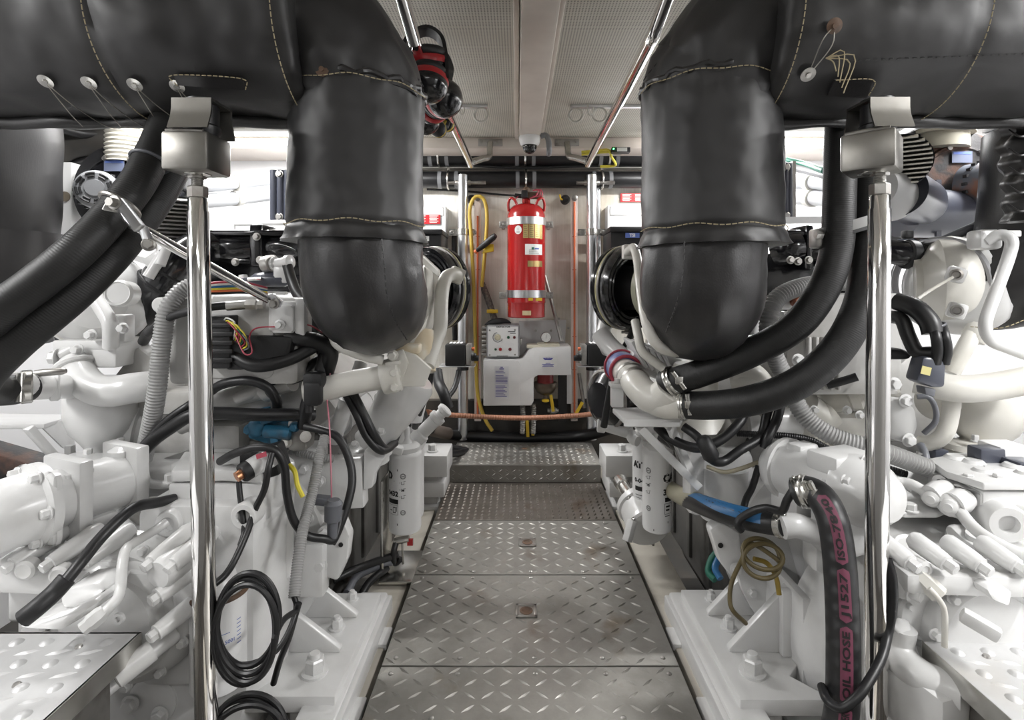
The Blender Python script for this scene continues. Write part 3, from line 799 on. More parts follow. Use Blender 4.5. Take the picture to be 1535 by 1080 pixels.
m = MB(); z = P(0, 251, 3.56).z; m.box((.05, 3.575, z), (2.0, .07, .016), bev=.003); solo('cable_tray', m, mat('cream_grey_tray', (.42,.40,.37,1), .5), 'cream grey cable tray between the two black pipes', 'cable tray')
m = MB(); m.tube([(-.9, 3.535, z+.005), (-.35, 3.53, z+.006), (.0, 3.52, z-.012), (.5, 3.535, z+.004), (1.0, 3.53, z+.008)], .009, 10); solo('black_cable', m, CABLE, 'black cable lying along the cream grey tray', 'cable')
m = MB(); m.tube([P(640, 284, 3.60), P(700, 287, 3.60), P(750, 292, 3.58), P(786, 294, 3.50)], .007, 8); solo('black_cable', m, CABLE, 'black cable running to the top of the red cylinder', 'cable')

# silver vertical pipes
def vpipe(px, d, label, s):
    x = (px-776)/800*d; t = thing('vertical_pipe', label, 'metal pipe', (x, d, .1), 'silver vertical pipes on the bulkhead')
    zt = P(0, 262, d).z
    m = MB(); m.lathe((x, d, .10), (0,0,1), [(.034, 0), (.034, zt-.10-.004), (.030, zt-.10)], 26); part('pipe_tube', m, ALU, t)
    z2 = P(0, 274, d).z
    m = MB(); m.cyl((x-.10, d, z2), (x+.10, d, z2), .011); m.lathe((x-.05, d, z2), (1,0,0), [(.016, 0), (.018, .004), (.018, .096), (.016, .10)], 14)
    m.lathe((x+s*.10, d, z2), (s, 0, 0), [(.013, 0), (.013, .05)], 6); part('cross_fitting', m, STEEL, t)
    z3 = P(0, 348, d).z
    m = MB(); m.lathe((x, d, z3-.022), (0,0,1), [(.036, 0), (.039, .003), (.039, .041), (.036, .044)], 26); m.box((x, d+.03, z3), (.19, .01, .044)); cl = part('pipe_clamp', m, SS, t)
    for k in (-.075, .075): bolt(cl, (x+k, d+.024, z3), (0, -1, 0), .011, .012, SS)
    z4 = P(0, 552, d).z
    m = MB(); m.lathe((x, d, z4-.012), (0,0,1), [(.037, 0), (.037, .024)], 26); part('lower_band', m, BLKM, t)
vpipe(694, 3.50, 'silver vertical pipe on the bulkhead left of the red cylinder', 1)
vpipe(887, 3.50, 'silver vertical pipe on the bulkhead right of the red cylinder', 1)
m = MB(); m.cyl(P(897, 640, 3.56), P(897, 265, 3.56), .015); solo('thin_pipe', m, ALU, 'thin silver pipe right behind the right vertical pipe', 'metal pipe')
# sight tubes
def sight(px, label, ptop):
    d = 3.52; x = (px-776)/800*d; zt, zb = P(0, 296, d).z, P(0, 632, d).z
    t = thing('sight_gauge', label, 'sight gauge', (x, d, zb), 'orange sight gauges')
    m = MB(); m.box((x, d+.012, (zt+zb)/2), (.044, .02, zt-zb), bev=.003); part('backing_strip', m, PINKP, t)
    zf = P(0, ptop, d).z
    m = MB(); m.cyl((x, d-.004, zb+.02), (x, d-.004, zf), .0065, seg=12); part('orange_column', m, ORG, t)
    m = MB()
    for k in range(6):
        z = zb+.12+k*.22; m.box((x, d+.001, z), (.026, .002, .003))
    part('scale_marks', m, REDP, t)
    m = MB(); m.lathe((x, d-.012, zt-.006), (0,-1,0), [(.020, -.02), (.020, .01), (.012, .014), (0, .014)], 20); part('top_fitting', m, STEEL, t)
sight(716, 'orange sight gauge strip beside the yellow hose, left of the red cylinder', 324)
sight(861, 'orange sight gauge strip between the red cylinder and the right pipe', 303)
for px, lab in ((843, 'black and yellow hook left of the right sight gauge top'), (703, 'black and yellow hook behind the looped yellow hose')):
    t = thing('hose_hook', lab, 'hook', W3(px, 305), 'black and yellow hose hooks')
    c = W3(px+4, 300, YB-.02); m = MB(); m.lathe(c, (0,-1,0), [(.03, -.02), (.032, .02), (.02, .04), (0, .045)], 18); part('hook_body', m, BLKM, t)
    m = MB(); m.tube([c+V((-.01, -.03, .0)), c+V((-.03, -.04, .0)), c+V((-.04, -.04, .03))], .006, 8); part('hook_arm', m, YEL, t)
# yellow hose with nozzle
t = thing('yellow_hose', 'yellow hose looped over a hook beside the left sight gauge', 'hose', P(735, 645, 3.45))
m = MB(); m.tube([P(738, 646, 3.46), P(727, 628, 3.46), P(716, 590, 3.47), P(713, 520, 3.47), P(710, 430, 3.47), P(706, 350, 3.47), P(704, 318, 3.47), P(709, 299, 3.47), P(718, 294, 3.47), P(727, 303, 3.47), P(730, 330, 3.47), P(726, 390, 3.48), P(722, 430, 3.5)], .012, 12, n=90); part('hose_line', m, YELH, t)
m = MB(); a, b = P(715, 376, 3.42), P(743, 353, 3.36); m.lathe(a, b-a, [(.012, 0), (.016, .02), (.020, .05), (.021, (b-a).length-.02), (.015, (b-a).length)], 16); nz = part('spray_nozzle', m, BLKM, t)
m = MB(); m.cyl(a-(b-a)*.10, a, .014, seg=14); part('nozzle_tip', m, ORG, nz)
m = MB(); m.prism([P(722, 380, 3.41), P(740, 377, 3.40), P(740, 366, 3.40), P(731, 366, 3.41)], V((0, .04, 0)), .004); part('trigger', m, YEL, nz)

# red fire cylinder
CX, CY, CR = (789-776)/800*3.40, 3.42, .122
zb, zt = P(0, 476, 3.40).z, P(0, 306, 3.40).z
t = thing('fire_suppression_cylinder', 'tall red fire suppression cylinder strapped to the bulkhead', 'fire cylinder', (CX, CY, zb))
H = zt-zb; m = MB()
m.lathe((CX, CY, zb), (0,0,1), [(0, 0), (CR-.006, 0), (CR-.002, .004), (CR-.002, .088), (CR, .092), (CR+.002, .098), (CR, .104), (CR, H-.115), (CR+.003, H-.108), (CR, H-.10), (CR*.985, H-.07), (CR*.9, H-.035), (CR*.72, H-.012), (CR*.45, H), (.03, H+.004), (.026, H+.012), (.026, H+.05), (0, H+.05)], 56); part('cylinder_body', m, RED, t)
for s in (-1, 1):
    m = MB(); m.tube([(CX+s*.055, CY-.05, zt-.02), (CX+s*.075, CY-.06, zt+.02), (CX+s*.10, CY-.05, zt+.032), (CX+s*.114, CY-.04, zt+.0), (CX+s*.112, CY-.035, zt-.05)], .0085, 10, n=30); part('lifting_handle', m, RED, t)
for py in (330, 441):
    z = P(0, py, 3.30).z
    m = MB(); m.lathe((CX, CY, z-.024), (0,0,1), [(CR+.001, 0), (CR+.004, .001), (CR+.004, .047), (CR+.001, .048)], 56); st = part('strap', m, ALU, t)
    for s in (-1, 1):
        m = MB(); m.box((CX+s*(CR+.028), CY+.04, z-.01), (.05, .006, .042), bev=.002); m.box((CX+s*(CR+.005), CY+.02, z-.01), (.006, .05, .042)); m.box((CX+s*(CR+.03), (CY+.04+YB)/2, z-.01), (.02, YB-CY-.03, .03)); e = part('strap_ear', m, STEEL, st)
        bolt(e, (CX+s*(CR+.018), CY+.036, z-.01), (0, -1, 0), .010, .014, STEEL); bolt(e, (CX+s*(CR+.042), CY+.036, z-.01), (0, -1, 0), .006, .008, STEEL)
m = MB(); m.lathe((CX, CY, zt+.05), (0,0,1), [(.02, 0), (.024, .01), (.024, .05), (.016, .06)], 16); m.box((CX+.05, CY-.01, zt+.055), (.09, .05, .04), bev=.006); v = part('valve_head', m, RUSTRIM, t)
m = MB(); m.cyl((CX-.03, CY-.02, zt+.05), (CX-.075, CY-.02, zt+.055), .014, seg=12); m.box((CX-.012, CY-.025, zt+.06), (.04, .05, .05), bev=.008); part('actuator_plug', m, BLKM, v)
m = MB()
for k in range(3): m.tube([(CX+.02+.02*k, CY-.045, zt+.03+.015*k), (CX+.06+.02*k, CY-.055, zt+.045), (CX+.075+.008*k, CY-.045, zt+.085), (CX+.04, CY-.05, zt+.08)], .004, 6, n=14)
m.tube([(CX-.05, CY-.03, zt+.05), (CX-.07, CY-.05, zt+.02), (CX-.05, CY-.07, zt-.02)], .003, 6); part('trip_wires', m, REDW, v)
rr = CR+.0016
def lab(z0, z1, x0, x1, material, name):
    m = MB(); patch_wrap(m, (CX, CY), rr, 0, x0, x1, z0, z1); return part(name, m, material, t)
def cyl_px(px): return math.asin(max(-1, min(1, ((px-776)/800*3.31-CX)/rr)))*rr
zz = lambda py: P(0, py, 3.30).z
for a, b in ((784, 792.3), (793, 801.2), (802, 809.5), (810, 813.5)):
    pl = lab(zz(357 if b < 810 else 358), zz(334), cyl_px(a), cyl_px(b), BRASS, 'brass_plate')
    m = MB()
    for k in range(7): patch_wrap(m, (CX, CY), rr+.0006, 0, cyl_px(a)+.006, cyl_px(b)-.006-(k % 3)*.003, zz(354.5-k*2.9), zz(354.0-k*2.9))
    part('engraved_lines', m, RUSTRIM, pl)
pl = lab(zz(382), zz(366), cyl_px(787), cyl_px(813), PAPER, 'white_sticker')
m = MB(); 
for k in range(5): patch_wrap(m, (CX, CY), rr+.0006, 0, cyl_px(793), cyl_px(808-k), zz(380.5-k*1.4), zz(380.2-k*1.4))
part('printed_lines', m, INK, pl)
m = MB(); patch_wrap(m, (CX, CY), rr+.0006, 0, cyl_px(797), cyl_px(801), zz(374.3), zz(370.8)); part('green_mark', m, GREEN, pl)
m = MB(); patch_wrap(m, (CX, CY), rr+.0006, 0, cyl_px(801.5), cyl_px(808), zz(373.8), zz(371.6)); part('blue_mark', m, BINK, pl)
pl = lab(zz(400), zz(391), cyl_px(791), cyl_px(813), BRASS, 'brass_plate')
m = MB(); patch_wrap(m, (CX, CY), rr+.0006, 0, cyl_px(800), cyl_px(800.6), zz(400), zz(391)); part('plate_gap', m, RED, pl)
lab(zz(451), zz(446.5), cyl_px(792), cyl_px(799), YEL, 'yellow_label'); lab(zz(451.5), zz(446.5), cyl_px(803), cyl_px(813), YEL, 'yellow_label')
lab(zz(473), zz(466), cyl_px(783), cyl_px(796), mat('buff_paper', (.62,.50,.30,1), .6), 'buff_label')
m = MB(); n = 24; ctr = cyl_px(776.5); zc_ = zz(344.5)
vs = [m.bm.verts.new(wrap_pt((CX, CY), rr, ctr+.024*math.cos(2*PI*i/n), zc_+.027*math.sin(2*PI*i/n), 0)) for i in range(n)]; m.face(vs); pl = part('round_sticker', m, PAPER, t)
m = MB(); text_wrap(m, '1', (CX, CY), rr+.0007, ctr/rr, zc_+.004, .022); 
for k in range(2): patch_wrap(m, (CX, CY), rr+.0007, 0, ctr-.012, ctr+.012, zc_-.012-k*.005, zc_-.0105-k*.005)
part('printed_mark', m, INK, pl)
# grey steel rod leaning beside the cylinder
m = MB(); m.cyl(P(842, 512, 3.42), P(817, 414, 3.56), .012, seg=14); solo('steel_rod', m, STEEL, 'grey steel rod leaning to the right of the red cylinder', 'rod')
# mottled old hose behind the panel with yellow tag
t = thing('mottled_hose', 'mottled grey hose with a yellow tag left of the red cylinder', 'hose', P(742, 490, 3.55))
m = MB(); m.tube([P(722, 425, 3.58), P(732, 450, 3.56), P(740, 475, 3.55), P(746, 492, 3.55)], .022, 14); part('hose_line', m, mat('mottled_grey_rubber', (.10,.09,.08,1), .6, col2=(.28,.25,.22,1), nscale=60), t)
m = MB(); m.lathe(P(737, 467, 3.555)-V((0,0,.012)), (.25, 0, 1), [(.027, 0), (.027, .028)], 18); m.box(P(738, 467, 3.52), (.075, .006, .024), bev=.002); tg = part('name_tag', m, YEL, t)

# control panel
def face_text(mb, s, px, py, d, size, bold=0, ax='CENTER'): return text_flat(mb, s, P(px, py, d), size, bold=bold, ax=ax)
d0 = 3.36
t = thing('alarm_panel', 'grey framed control panel box with dial and lamps left of the gauge', 'control panel', P(754, 538, d0))
x0, x1 = P(729, 0, d0).x, P(779, 0, d0).x; z0, z1 = P(0, 537, d0).z, P(0, 487, d0).z
m = MB(); m.box(((x0+x1)/2, d0+.09, (z0+z1)/2), (x1-x0, .18, z1-z0), bev=.014); part('enclosure', m, mat('grey_enclosure', (.34,.34,.35,1), .35), t)
m = MB(); m.box(((x0+x1)/2, d0-.002, (z0+z1)/2), (x1-x0-.022, .008, z1-z0-.022), bev=.002); f = part('front_plate', m, PLAW, t)
dd = d0-.0065
m = MB(); face_text(m, 'DETECTOR', 754.5, 490.5, dd, .017, .0004); rect(m, P(767, 497.5, dd), .045, .004, t=.0004); rect(m, P(769, 500, dd), .035, .004, t=.0004); rect(m, P(753, 534, dd), .07, .003, t=.0004)
m.torus(P(746, 506, dd), (0, 1, 0), .030, .0016, 40, 4, a0=.3, a1=4.6)
for k in range(11):
    a = .4+k*.42; c = P(746, 506, dd); m.box(c+V((math.cos(a)*.022, 0, math.sin(a)*.022)), (.002, .001, .002))
part('lettering', m, INK, f)
m = MB(); m.lathe(P(746, 506, dd), (0,-1,0), [(.020, 0), (.018, .004), (.010, .006), (.009, .022), (0, .022)], 24); part('dial_knob', m, mat('cream_knob', (.6,.56,.42,1), .4), f)
for px, py, mm, r in ((762, 506, mat('dark_green_lamp', (.02,.10,.05,1), .3), .007), (771, 506, mat('dark_red_lamp', (.12,.02,.02,1), .3), .007), (743, 524, mat('green_switch', (.05,.12,.07,1), .3), .006), (750, 524, REDP, .008), (764.5, 524, mat('maroon_switch', (.15,.02,.03,1), .3), .008)):
    m = MB(); m.lathe(P(px, py, dd), (0,-1,0), [(r*1.3, 0), (r*1.3, .003), (r, .004), (r*.8, .010), (0, .012)], 16); part('indicator_lamp', m, mm, f)
for px, py in ((734, 495.5), (772, 495), (734, 532.5), (772, 532)):
    m = MB(); m.lathe(P(px, py, dd), (0,-1,0), [(.006, 0), (.005, .003), (0, .003)], 12); part('screw', m, STEEL, f)
m = MB(); m.box(P(780.5, 512, d0+.03), (.014, .03, .04), bev=.004); part('latch', m, STEEL, t)
m = MB()
for k in range(7): m.box((x0-.016, d0+.05, z0+.02+k*.028), (.03, .05, .018), bev=.004)
part('terminal_strip', m, STEEL, t)
m = MB(); m.tube([P(727, 487, 3.40), P(740, 482.5, 3.38), P(755, 481.5, 3.38), P(766, 484.5, 3.40)], lambda tt, th, s: .020*math.sin(PI*min(.97, max(.03, tt)))**.6, 14, n=30); solo('black_glove', m, BLKM, 'crumpled black pad on top of the control panel', 'pad')
# back plate + gauge
m = MB(); m.prism([P(775, 545, 3.57), P(845, 545, 3.57), P(849, 480, 3.57), P(778, 482, 3.57)], V((0, .05, 0)), .002); o = solo('backing_plate', m, mat('pale_grey_plate', (.62,.62,.62,1), .4), 'pale grey backing plate behind the pressure gauge', 'plate')
for px, py in ((803, 496), (826, 496), (838, 478), (852, 492)): bolt(o, P(px, py, 3.568), (0,-1,0), .006, .006, STEEL)
# white watermaker housing
d1 = 3.33
t = thing('separator_housing', 'white stepped plastic housing with printed instructions under the red cylinder', 'separator unit', P(790, 609, d1))
poly = [(724.5, 609), (724.5, 539.5), (778, 539.5), (784, 538), (789, 531), (793, 525), (799, 522), (856, 519.5), (856, 563), (806, 563), (801, 566), (800, 571), (800, 602), (796, 608.5)]
m = MB(); m.prism([P(a, b, d1) for a, b in poly], V((0, .20, 0)), .006); part('housing', m, PLAW, t)
m = MB(); m.prism([P(725.5, 608, d1-.012), P(725.5, 540.5, d1-.012), P(776, 540.5, d1-.012), P(779.5, 545, d1-.002), P(779.5, 608, d1-.002)], V((0, .012, 0)), .003); part('front_cover', m, PLAW, t)
m = MB(); m.box(P(814, 518.5, d1+.08), (.21, .12, .018), bev=.006); m.box(P(822, 516, d1+.08), (.14, .10, .016), bev=.006); part('top_cap', m, mat('yellowed_plastic', (.68,.64,.52,1), .4), t)
fd = d1-.0135
m = MB(); rect(m, P(752, 573.5, fd+.001), .088, .20, t=.001); lb = part('instruction_label', m, mat('faded_label', (.70,.70,.72,1), .5), t)
m = MB(); rect(m, P(752, 551, fd-.0012), .016, .006, t=.0004); rect(m, P(752, 553.4, fd-.0012), .028, .008, t=.0004)
for k in range(18):
    py = 557+k*2.2
    if py > 597: break
    w_ = (.074 if 3 < k < 9 else .05+.02*((k*7) % 3)/2)
    if k in (2, 9): continue
    rect(m, P(752, py, fd-.0012)+V(((w_-.076)/2, 0, 0)), w_, .0042, t=.0004)
part('printed_lines', m, PURP, lb)
m = MB(); rect(m, P(821.5, 541, d1-.0008), .112, .064, t=.001); lb = part('maker_label', m, PAPER, t)
m = MB(); c = P(821.5, 537.5, d1-.0030)
for k in range(9):
    a = (k-4)/4; h = .016*(1-.5*abs(a)); m.prism([c+V((a*.024-.003, 0, -.006+.008*a*a)), c+V((a*.024+.003, 0, -.006+.008*a*a)), c+V((a*.031, 0, h-.004))], V((0, -.0004, 0)))
m.prism([c+V((-.034, 0, .004)), c+V((-.02, 0, -.010)), c+V((.02, 0, -.010)), c+V((.034, 0, .004)), c+V((.015, 0, -.003)), c+V((-.015, 0, -.003))], V((0, -.0004, 0)))
for k in range(4): rect(m, P(821.5, 545+k*1.5, d1-.0030), (.03, .075, .06, .07)[k], .0028, t=.0004)
part('printed_emblem', m, mat('blue_print', (.10,.10,.42,1), .5), lb)
t = thing('pressure_gauge', 'round dial pressure gauge standing on the white housing', 'gauge', P(818.5, 517, 3.40))
g = P(818.5, 506, 3.38); m = MB(); m.lathe(g+V((0, .02, 0)), (0,-1,0), [(.032, 0), (.034, .004), (.034, .022), (.031, .026), (.029, .023)], 36); part('gauge_case', m, STEEL, t)
m = MB(); m.lathe(g+V((0, -.0025, 0)), (0,-1,0), [(.0295, 0), (.0295, .003)], 36); dl = part('dial_face', m, PAPER, t)
m = MB()
for k in range(11):
    a = math.radians(225-27*k); m.bar(g+V((math.cos(a)*.021, -.0065, math.sin(a)*.021)), g+V((math.cos(a)*.026, -.0065, math.sin(a)*.026)), .0012, .0006)
m.bar(g+V((0, -.0068, -.006)), g+V((.002, -.0068, .018)), .003, .0008); part('needle', m, INK, dl)
m = MB(); m.lathe(g+V((0, .01, -.034)), (0,0,-1), [(.009, -.005), (.009, .018), (.014, .018), (.014, .03)], 6); part('gauge_stem', m, BRASS, t)
# sediment bowl
t = thing('sediment_bowl', 'dark metal bowl filter with red head under the white housing', 'filter', P(817, 602, 3.4))
c = P(817.5, 578, 3.42); m = MB(); m.lathe(c+V((0,0,.008)), (0,0,-1), [(.075, -.012), (.076, 0), (.072, .02), (.055, .05), (.03, .066), (.012, .07), (.012, .09), (0, .09)], 32); part('bowl', m, mat('dark_bronze', (.16,.13,.10,1), .3, .8), t)
m = MB(); m.cyl(c+V((0,0,.012)), c+V((0,0,.075)), .052); part('filter_head', m, mat('dark_red_paint', (.20,.015,.015,1), .35), t)
m = MB(); m.lathe(c-V((0, .012, .085)), (0,0,-1), [(.012, 0), (.026, .006), (.026, .014), (.012, .02)], 6); part('drain_knob', m, YEL, t)
# valves low down
for px, py, rot, lab in ((829, 602, .15, 'yellow handled valve right under the bowl filter, handle upright'), (860, 610, -.5, 'yellow handled valve below the right sight gauge, handle tilted'), (790, 640, .05, 'yellow handled valve below the copper hose at the white housing corner'), (801, 638, -.1, 'yellow handled valve right beside another below the copper hose')):
    c = P(px, py+(14 if py < 620 else -12), 3.45); t = thing('ball_valve', lab, 'valve', c-V((0,0,.05)), 'yellow handled valves')
    m = MB(); m.lathe(c+V((-.035, 0, 0)), (1,0,0), [(.014, 0), (.014, .012), (.022, .02), (.022, .05), (.014, .058), (.014, .07)], 16); m.cyl(c, c+V((0, -.03, 0)), .008); part('valve_body', m, STEEL, t)
    up = V((-math.sin(rot), 0, math.cos(rot))) if py < 620 else V((math.sin(rot), 0, -math.cos(rot)))
    m = MB(); m.bar(c+V((0, -.03, 0)), c+V((0, -.032, 0))+up*.11, .020, .006, bev=.002, up=(0, 1, 0)); part('lever', m, YEL, t)
for px, lab in ((783, 'grey flexible pipe below the white housing, left one'), (799, 'grey flexible pipe below the white housing, right one')):
    m = MB(); m.tube([P(px, 606, 3.42), P(px+1, 618, 3.42), P(px, 650, 3.42)], lambda tt, th, s: .017+.002*math.sin(s*500), 12, n=60); solo('flexible_pipe', m, STEEL, lab, 'pipe')
m = MB(); m.box(P(851, 580, 3.52), (.05, .03, .22)); solo('white_strip', m, PLAW, 'white upright strip behind the dark bowl filter', 'strip')
m = MB(); m.box(P(843, 590, 3.5), (.055, .05, .36)); solo('black_strut', m, BLKM, 'black upright strut between bowl filter and white strip', 'strut')
m = MB(); m.cyl(P(868, 560, 3.52), P(876, 612, 3.50), .012); solo('perforated_strap', m, STEEL, 'grey perforated strap hanging right of the right sight gauge', 'strap')
# small black relay boxes on brackets
def relay(px0, px1, side, label):
    d = 3.02; t = thing('relay_box', label, 'control box', P((px0+px1)/2, 552, d), 'black relay boxes on bulkhead brackets')
    a, b = P(px0, 549, d), P(px1, 517, d)
    m = MB(); m.box(((a.x+b.x)/2, d+.06, (a.z+b.z)/2), (b.x-a.x, .12, b.z-a.z), bev=.006); part('case', m, BLKM, t)
    xe = b.x if side > 0 else a.x
    m = MB(); m.box((xe+side*.018, d+.06, (a.z+b.z)/2), (.03, .10, (b.z-a.z)*.95), bev=.003); part('terminal_face', m, STEEL, t)
    m = MB(); m.cyl((xe+side*.035, d+.05, b.z-.03), (xe+side*.05, d+.05, b.z-.03), .010, seg=12); part('orange_terminal', m, ORG, t)
    m = MB(); m.cyl((xe+side*.035, d+.03, a.z+.04), (xe+side*.075, d+.03, a.z+.04), .016, seg=12); m.sphere((xe+side*.05, d, a.z+.06), .016); part('cable_plug', m, BLKM, t)
    m = MB(); m.box(((a.x+b.x)/2+side*.01, d+.06, a.z-.004), (b.x-a.x+.09, .12, .006), bev=.002); m.bar(V(((a.x+b.x)/2, d+.1, a.z-.005)), V((xe, 3.47, a.z-.005)), .05, .006); part('shelf_bracket', m, ALU, t)
    m = MB()
    for k in range(4): m.box(((a.x+b.x)/2+(k-1.5)*.02, d+.06, b.z+.004), (.012, .08, .004))
    part('top_terminals', m, PLAW, t)
relay(667, 697, 1, 'black relay box on a bracket left of the control panel')
relay(881, 910, -1, 'black relay box on a bracket right of the white housing')
# white wall boxes, red signs, black cases
def wallbox(x0, x1, py0, py1, label, d=3.50):
    a, b = P(x0, py1, d), P(x1, py0, d); t = thing('wall_cabinet', label, 'cabinet', ((a.x+b.x)/2, d, a.z), 'white cabinets on the bulkhead')
    m = MB(); m.box(((a.x+b.x)/2, (d+YB)/2, (a.z+b.z)/2), (b.x-a.x, YB-d, b.z-a.z), bev=.004); part('cabinet_body', m, PLAW, t)
    m = MB(); m.box(((a.x+b.x)/2, d-.002, b.z-.04), (b.x-a.x-.03, .006, .05), bev=.002); part('name_strip', m, PAPER, t)
    for k in (.008,): bolt(t, (b.x-.02 if x0 < 776 else a.x+.02, d, b.z-.015), (0,-1,0), .005, .004, STEEL)
wallbox(560, 668, 309, 372, 'white bulkhead cabinet partly behind the left riser'); wallbox(911, 1010, 308, 352, 'white bulkhead cabinet partly behind the right riser')
def sign(px0, px1, py0, py1, label, d):
    t = thing('safety_sign', label, 'sign', P((px0+px1)/2, py1, d), 'red safety signs')
    m = MB(); w_, h_ = (px1-px0)/800*d, (py1-py0)/800*d; c = P((px0+px1)/2, (py0+py1)/2, d); m.box(c, (w_, .004, h_)); part('sign_panel', m, REDP, t)
    m = MB()
    for col in (-.25, .25):
        for k in range(6): rect(m, c+V((w_*col-.004*(k % 2), -.003, h_*(.36-k*.14))), w_*.36*(1-.2*(k % 2)), .0035, t=.0004)
    part('printed_lines', m, PAPER, t)
sign(622, 660, 322, 336, 'red printed safety sign on the left white bulkhead cabinet', 3.492); sign(930, 968, 290, 303, 'red printed safety sign above the right white bulkhead cabinet', 3.606)
def blackcase(x0, x1, py0, py1, label, s):
    d = 3.2; a, b = P(x0, py1, d), P(x1, py0, d); t = thing('black_case', label, 'equipment case', ((a.x+b.x)/2, d, a.z), 'black equipment cases')
    m = MB(); m.box(((a.x+b.x)/2, d+.14, (a.z+b.z)/2), (b.x-a.x, .28, b.z-a.z), bev=.012); part('case_body', m, BLKM, t)
    m = MB(); m.box(((a.x+b.x)/2, d+.13, b.z-.012), (b.x-a.x+.012, .30, .03), bev=.006); part('lid', m, BLKM, t)
    m = MB()
    for k in range(4): m.box(((a.x+b.x)/2-s*.02, d-.003, a.z+.03+k*.028), ((b.x-a.x)*.6, .008, .012), bev=.002)
    part('ribs', m, BLKM, t)
    m = MB(); rect(m, P(948 if s > 0 else 637, 353 if s > 0 else 358, d-.008), .085 if s > 0 else .05, .030, t=.001); lb = part('badge', m, BINK if s > 0 else PAPER, t)
    m = MB(); face_text(m, 'TSI' if s > 0 else 'JR', 948 if s > 0 else 637, 353 if s > 0 else 358, d-.0098, .026, .0012); part('lettering', m, PAPER if s > 0 else INK, lb)
blackcase(600, 662, 345, 470, 'black ribbed case behind the left air silencer', -1); blackcase(915, 990, 341, 470, 'black ribbed case behind the right air silencer', 1)
# network switch with green light
t = thing('network_box', 'small black box with green light above the right silver pipe', 'network device', P(930, 230, 3.22))
c = P(930, 226, 3.20); m = MB(); m.box(c, (.11, .05, .03), bev=.003); part('case', m, BLKM, t)
m = MB(); rect(m, c+V((.005, -.0262, 0)), .06, .022, t=.001); part('label', m, PAPER, t)
m = MB(); m.sphere(c+V((-.045, -.027, .004)), .004); part('status_light', m, emis('green_led', (.05, 1, .2, 1), 25), t)
m = MB(); m.box(c+V((0, .06, .012)), (.05, .10, .02)); part('mount', m, STEEL, t)
m = MB(); m.tube([P(872, 228, 3.30), P(895, 226, 3.26), P(912, 225, 3.22), P(917, 236, 3.24), P(922, 248, 3.30), P(900, 250, 3.34)], .008, 10, n=40); m.tube([P(872, 232, 3.30), P(898, 229, 3.26), P(914, 228, 3.22)], .007, 8); solo('yellow_cable', m, YELW, 'yellow cables looping from the small black network box', 'cable')
# low hoses across
hose('copper_hose', [(640, 618, 2.9), (668, 622, 3.05), (780, 627, 3.2), (880, 622, 3.1), (905, 614, 2.95)], .0145, COPW, 'copper coloured hose strung low across the bulkhead', 'hose')
t = thing('black_hose', 'thick black hose lying low across the end of the aisle', 'hose', P(780, 665, 3.45))
m = MB(); m.tube([P(620, 632, 3.1), P(650, 645, 3.3), P(690, 653, 3.5), P(780, 657, 3.52), P(870, 654, 3.5), P(920, 640, 3.3), P(945, 625, 3.0)], .036, 20, n=70); part('hose_line', m, RUBS, t)
m = MB(); m.tube([P(640, 640, 3.25), P(650, 645.5, 3.3), P(672, 650.5, 3.42)], .0385, 20); part('end_sleeve', m, mat('brown_grey_sleeve', (.16,.13,.11,1), .5), t)
m = MB(); m.tube([P(648, 668, 3.1), P(700, 676, 3.3), P(672, 682, 3.0)], .02, 10); solo('thin_black_hose', m, RUBS, 'thin black hose lying under the thick one beside the step', 'hose')
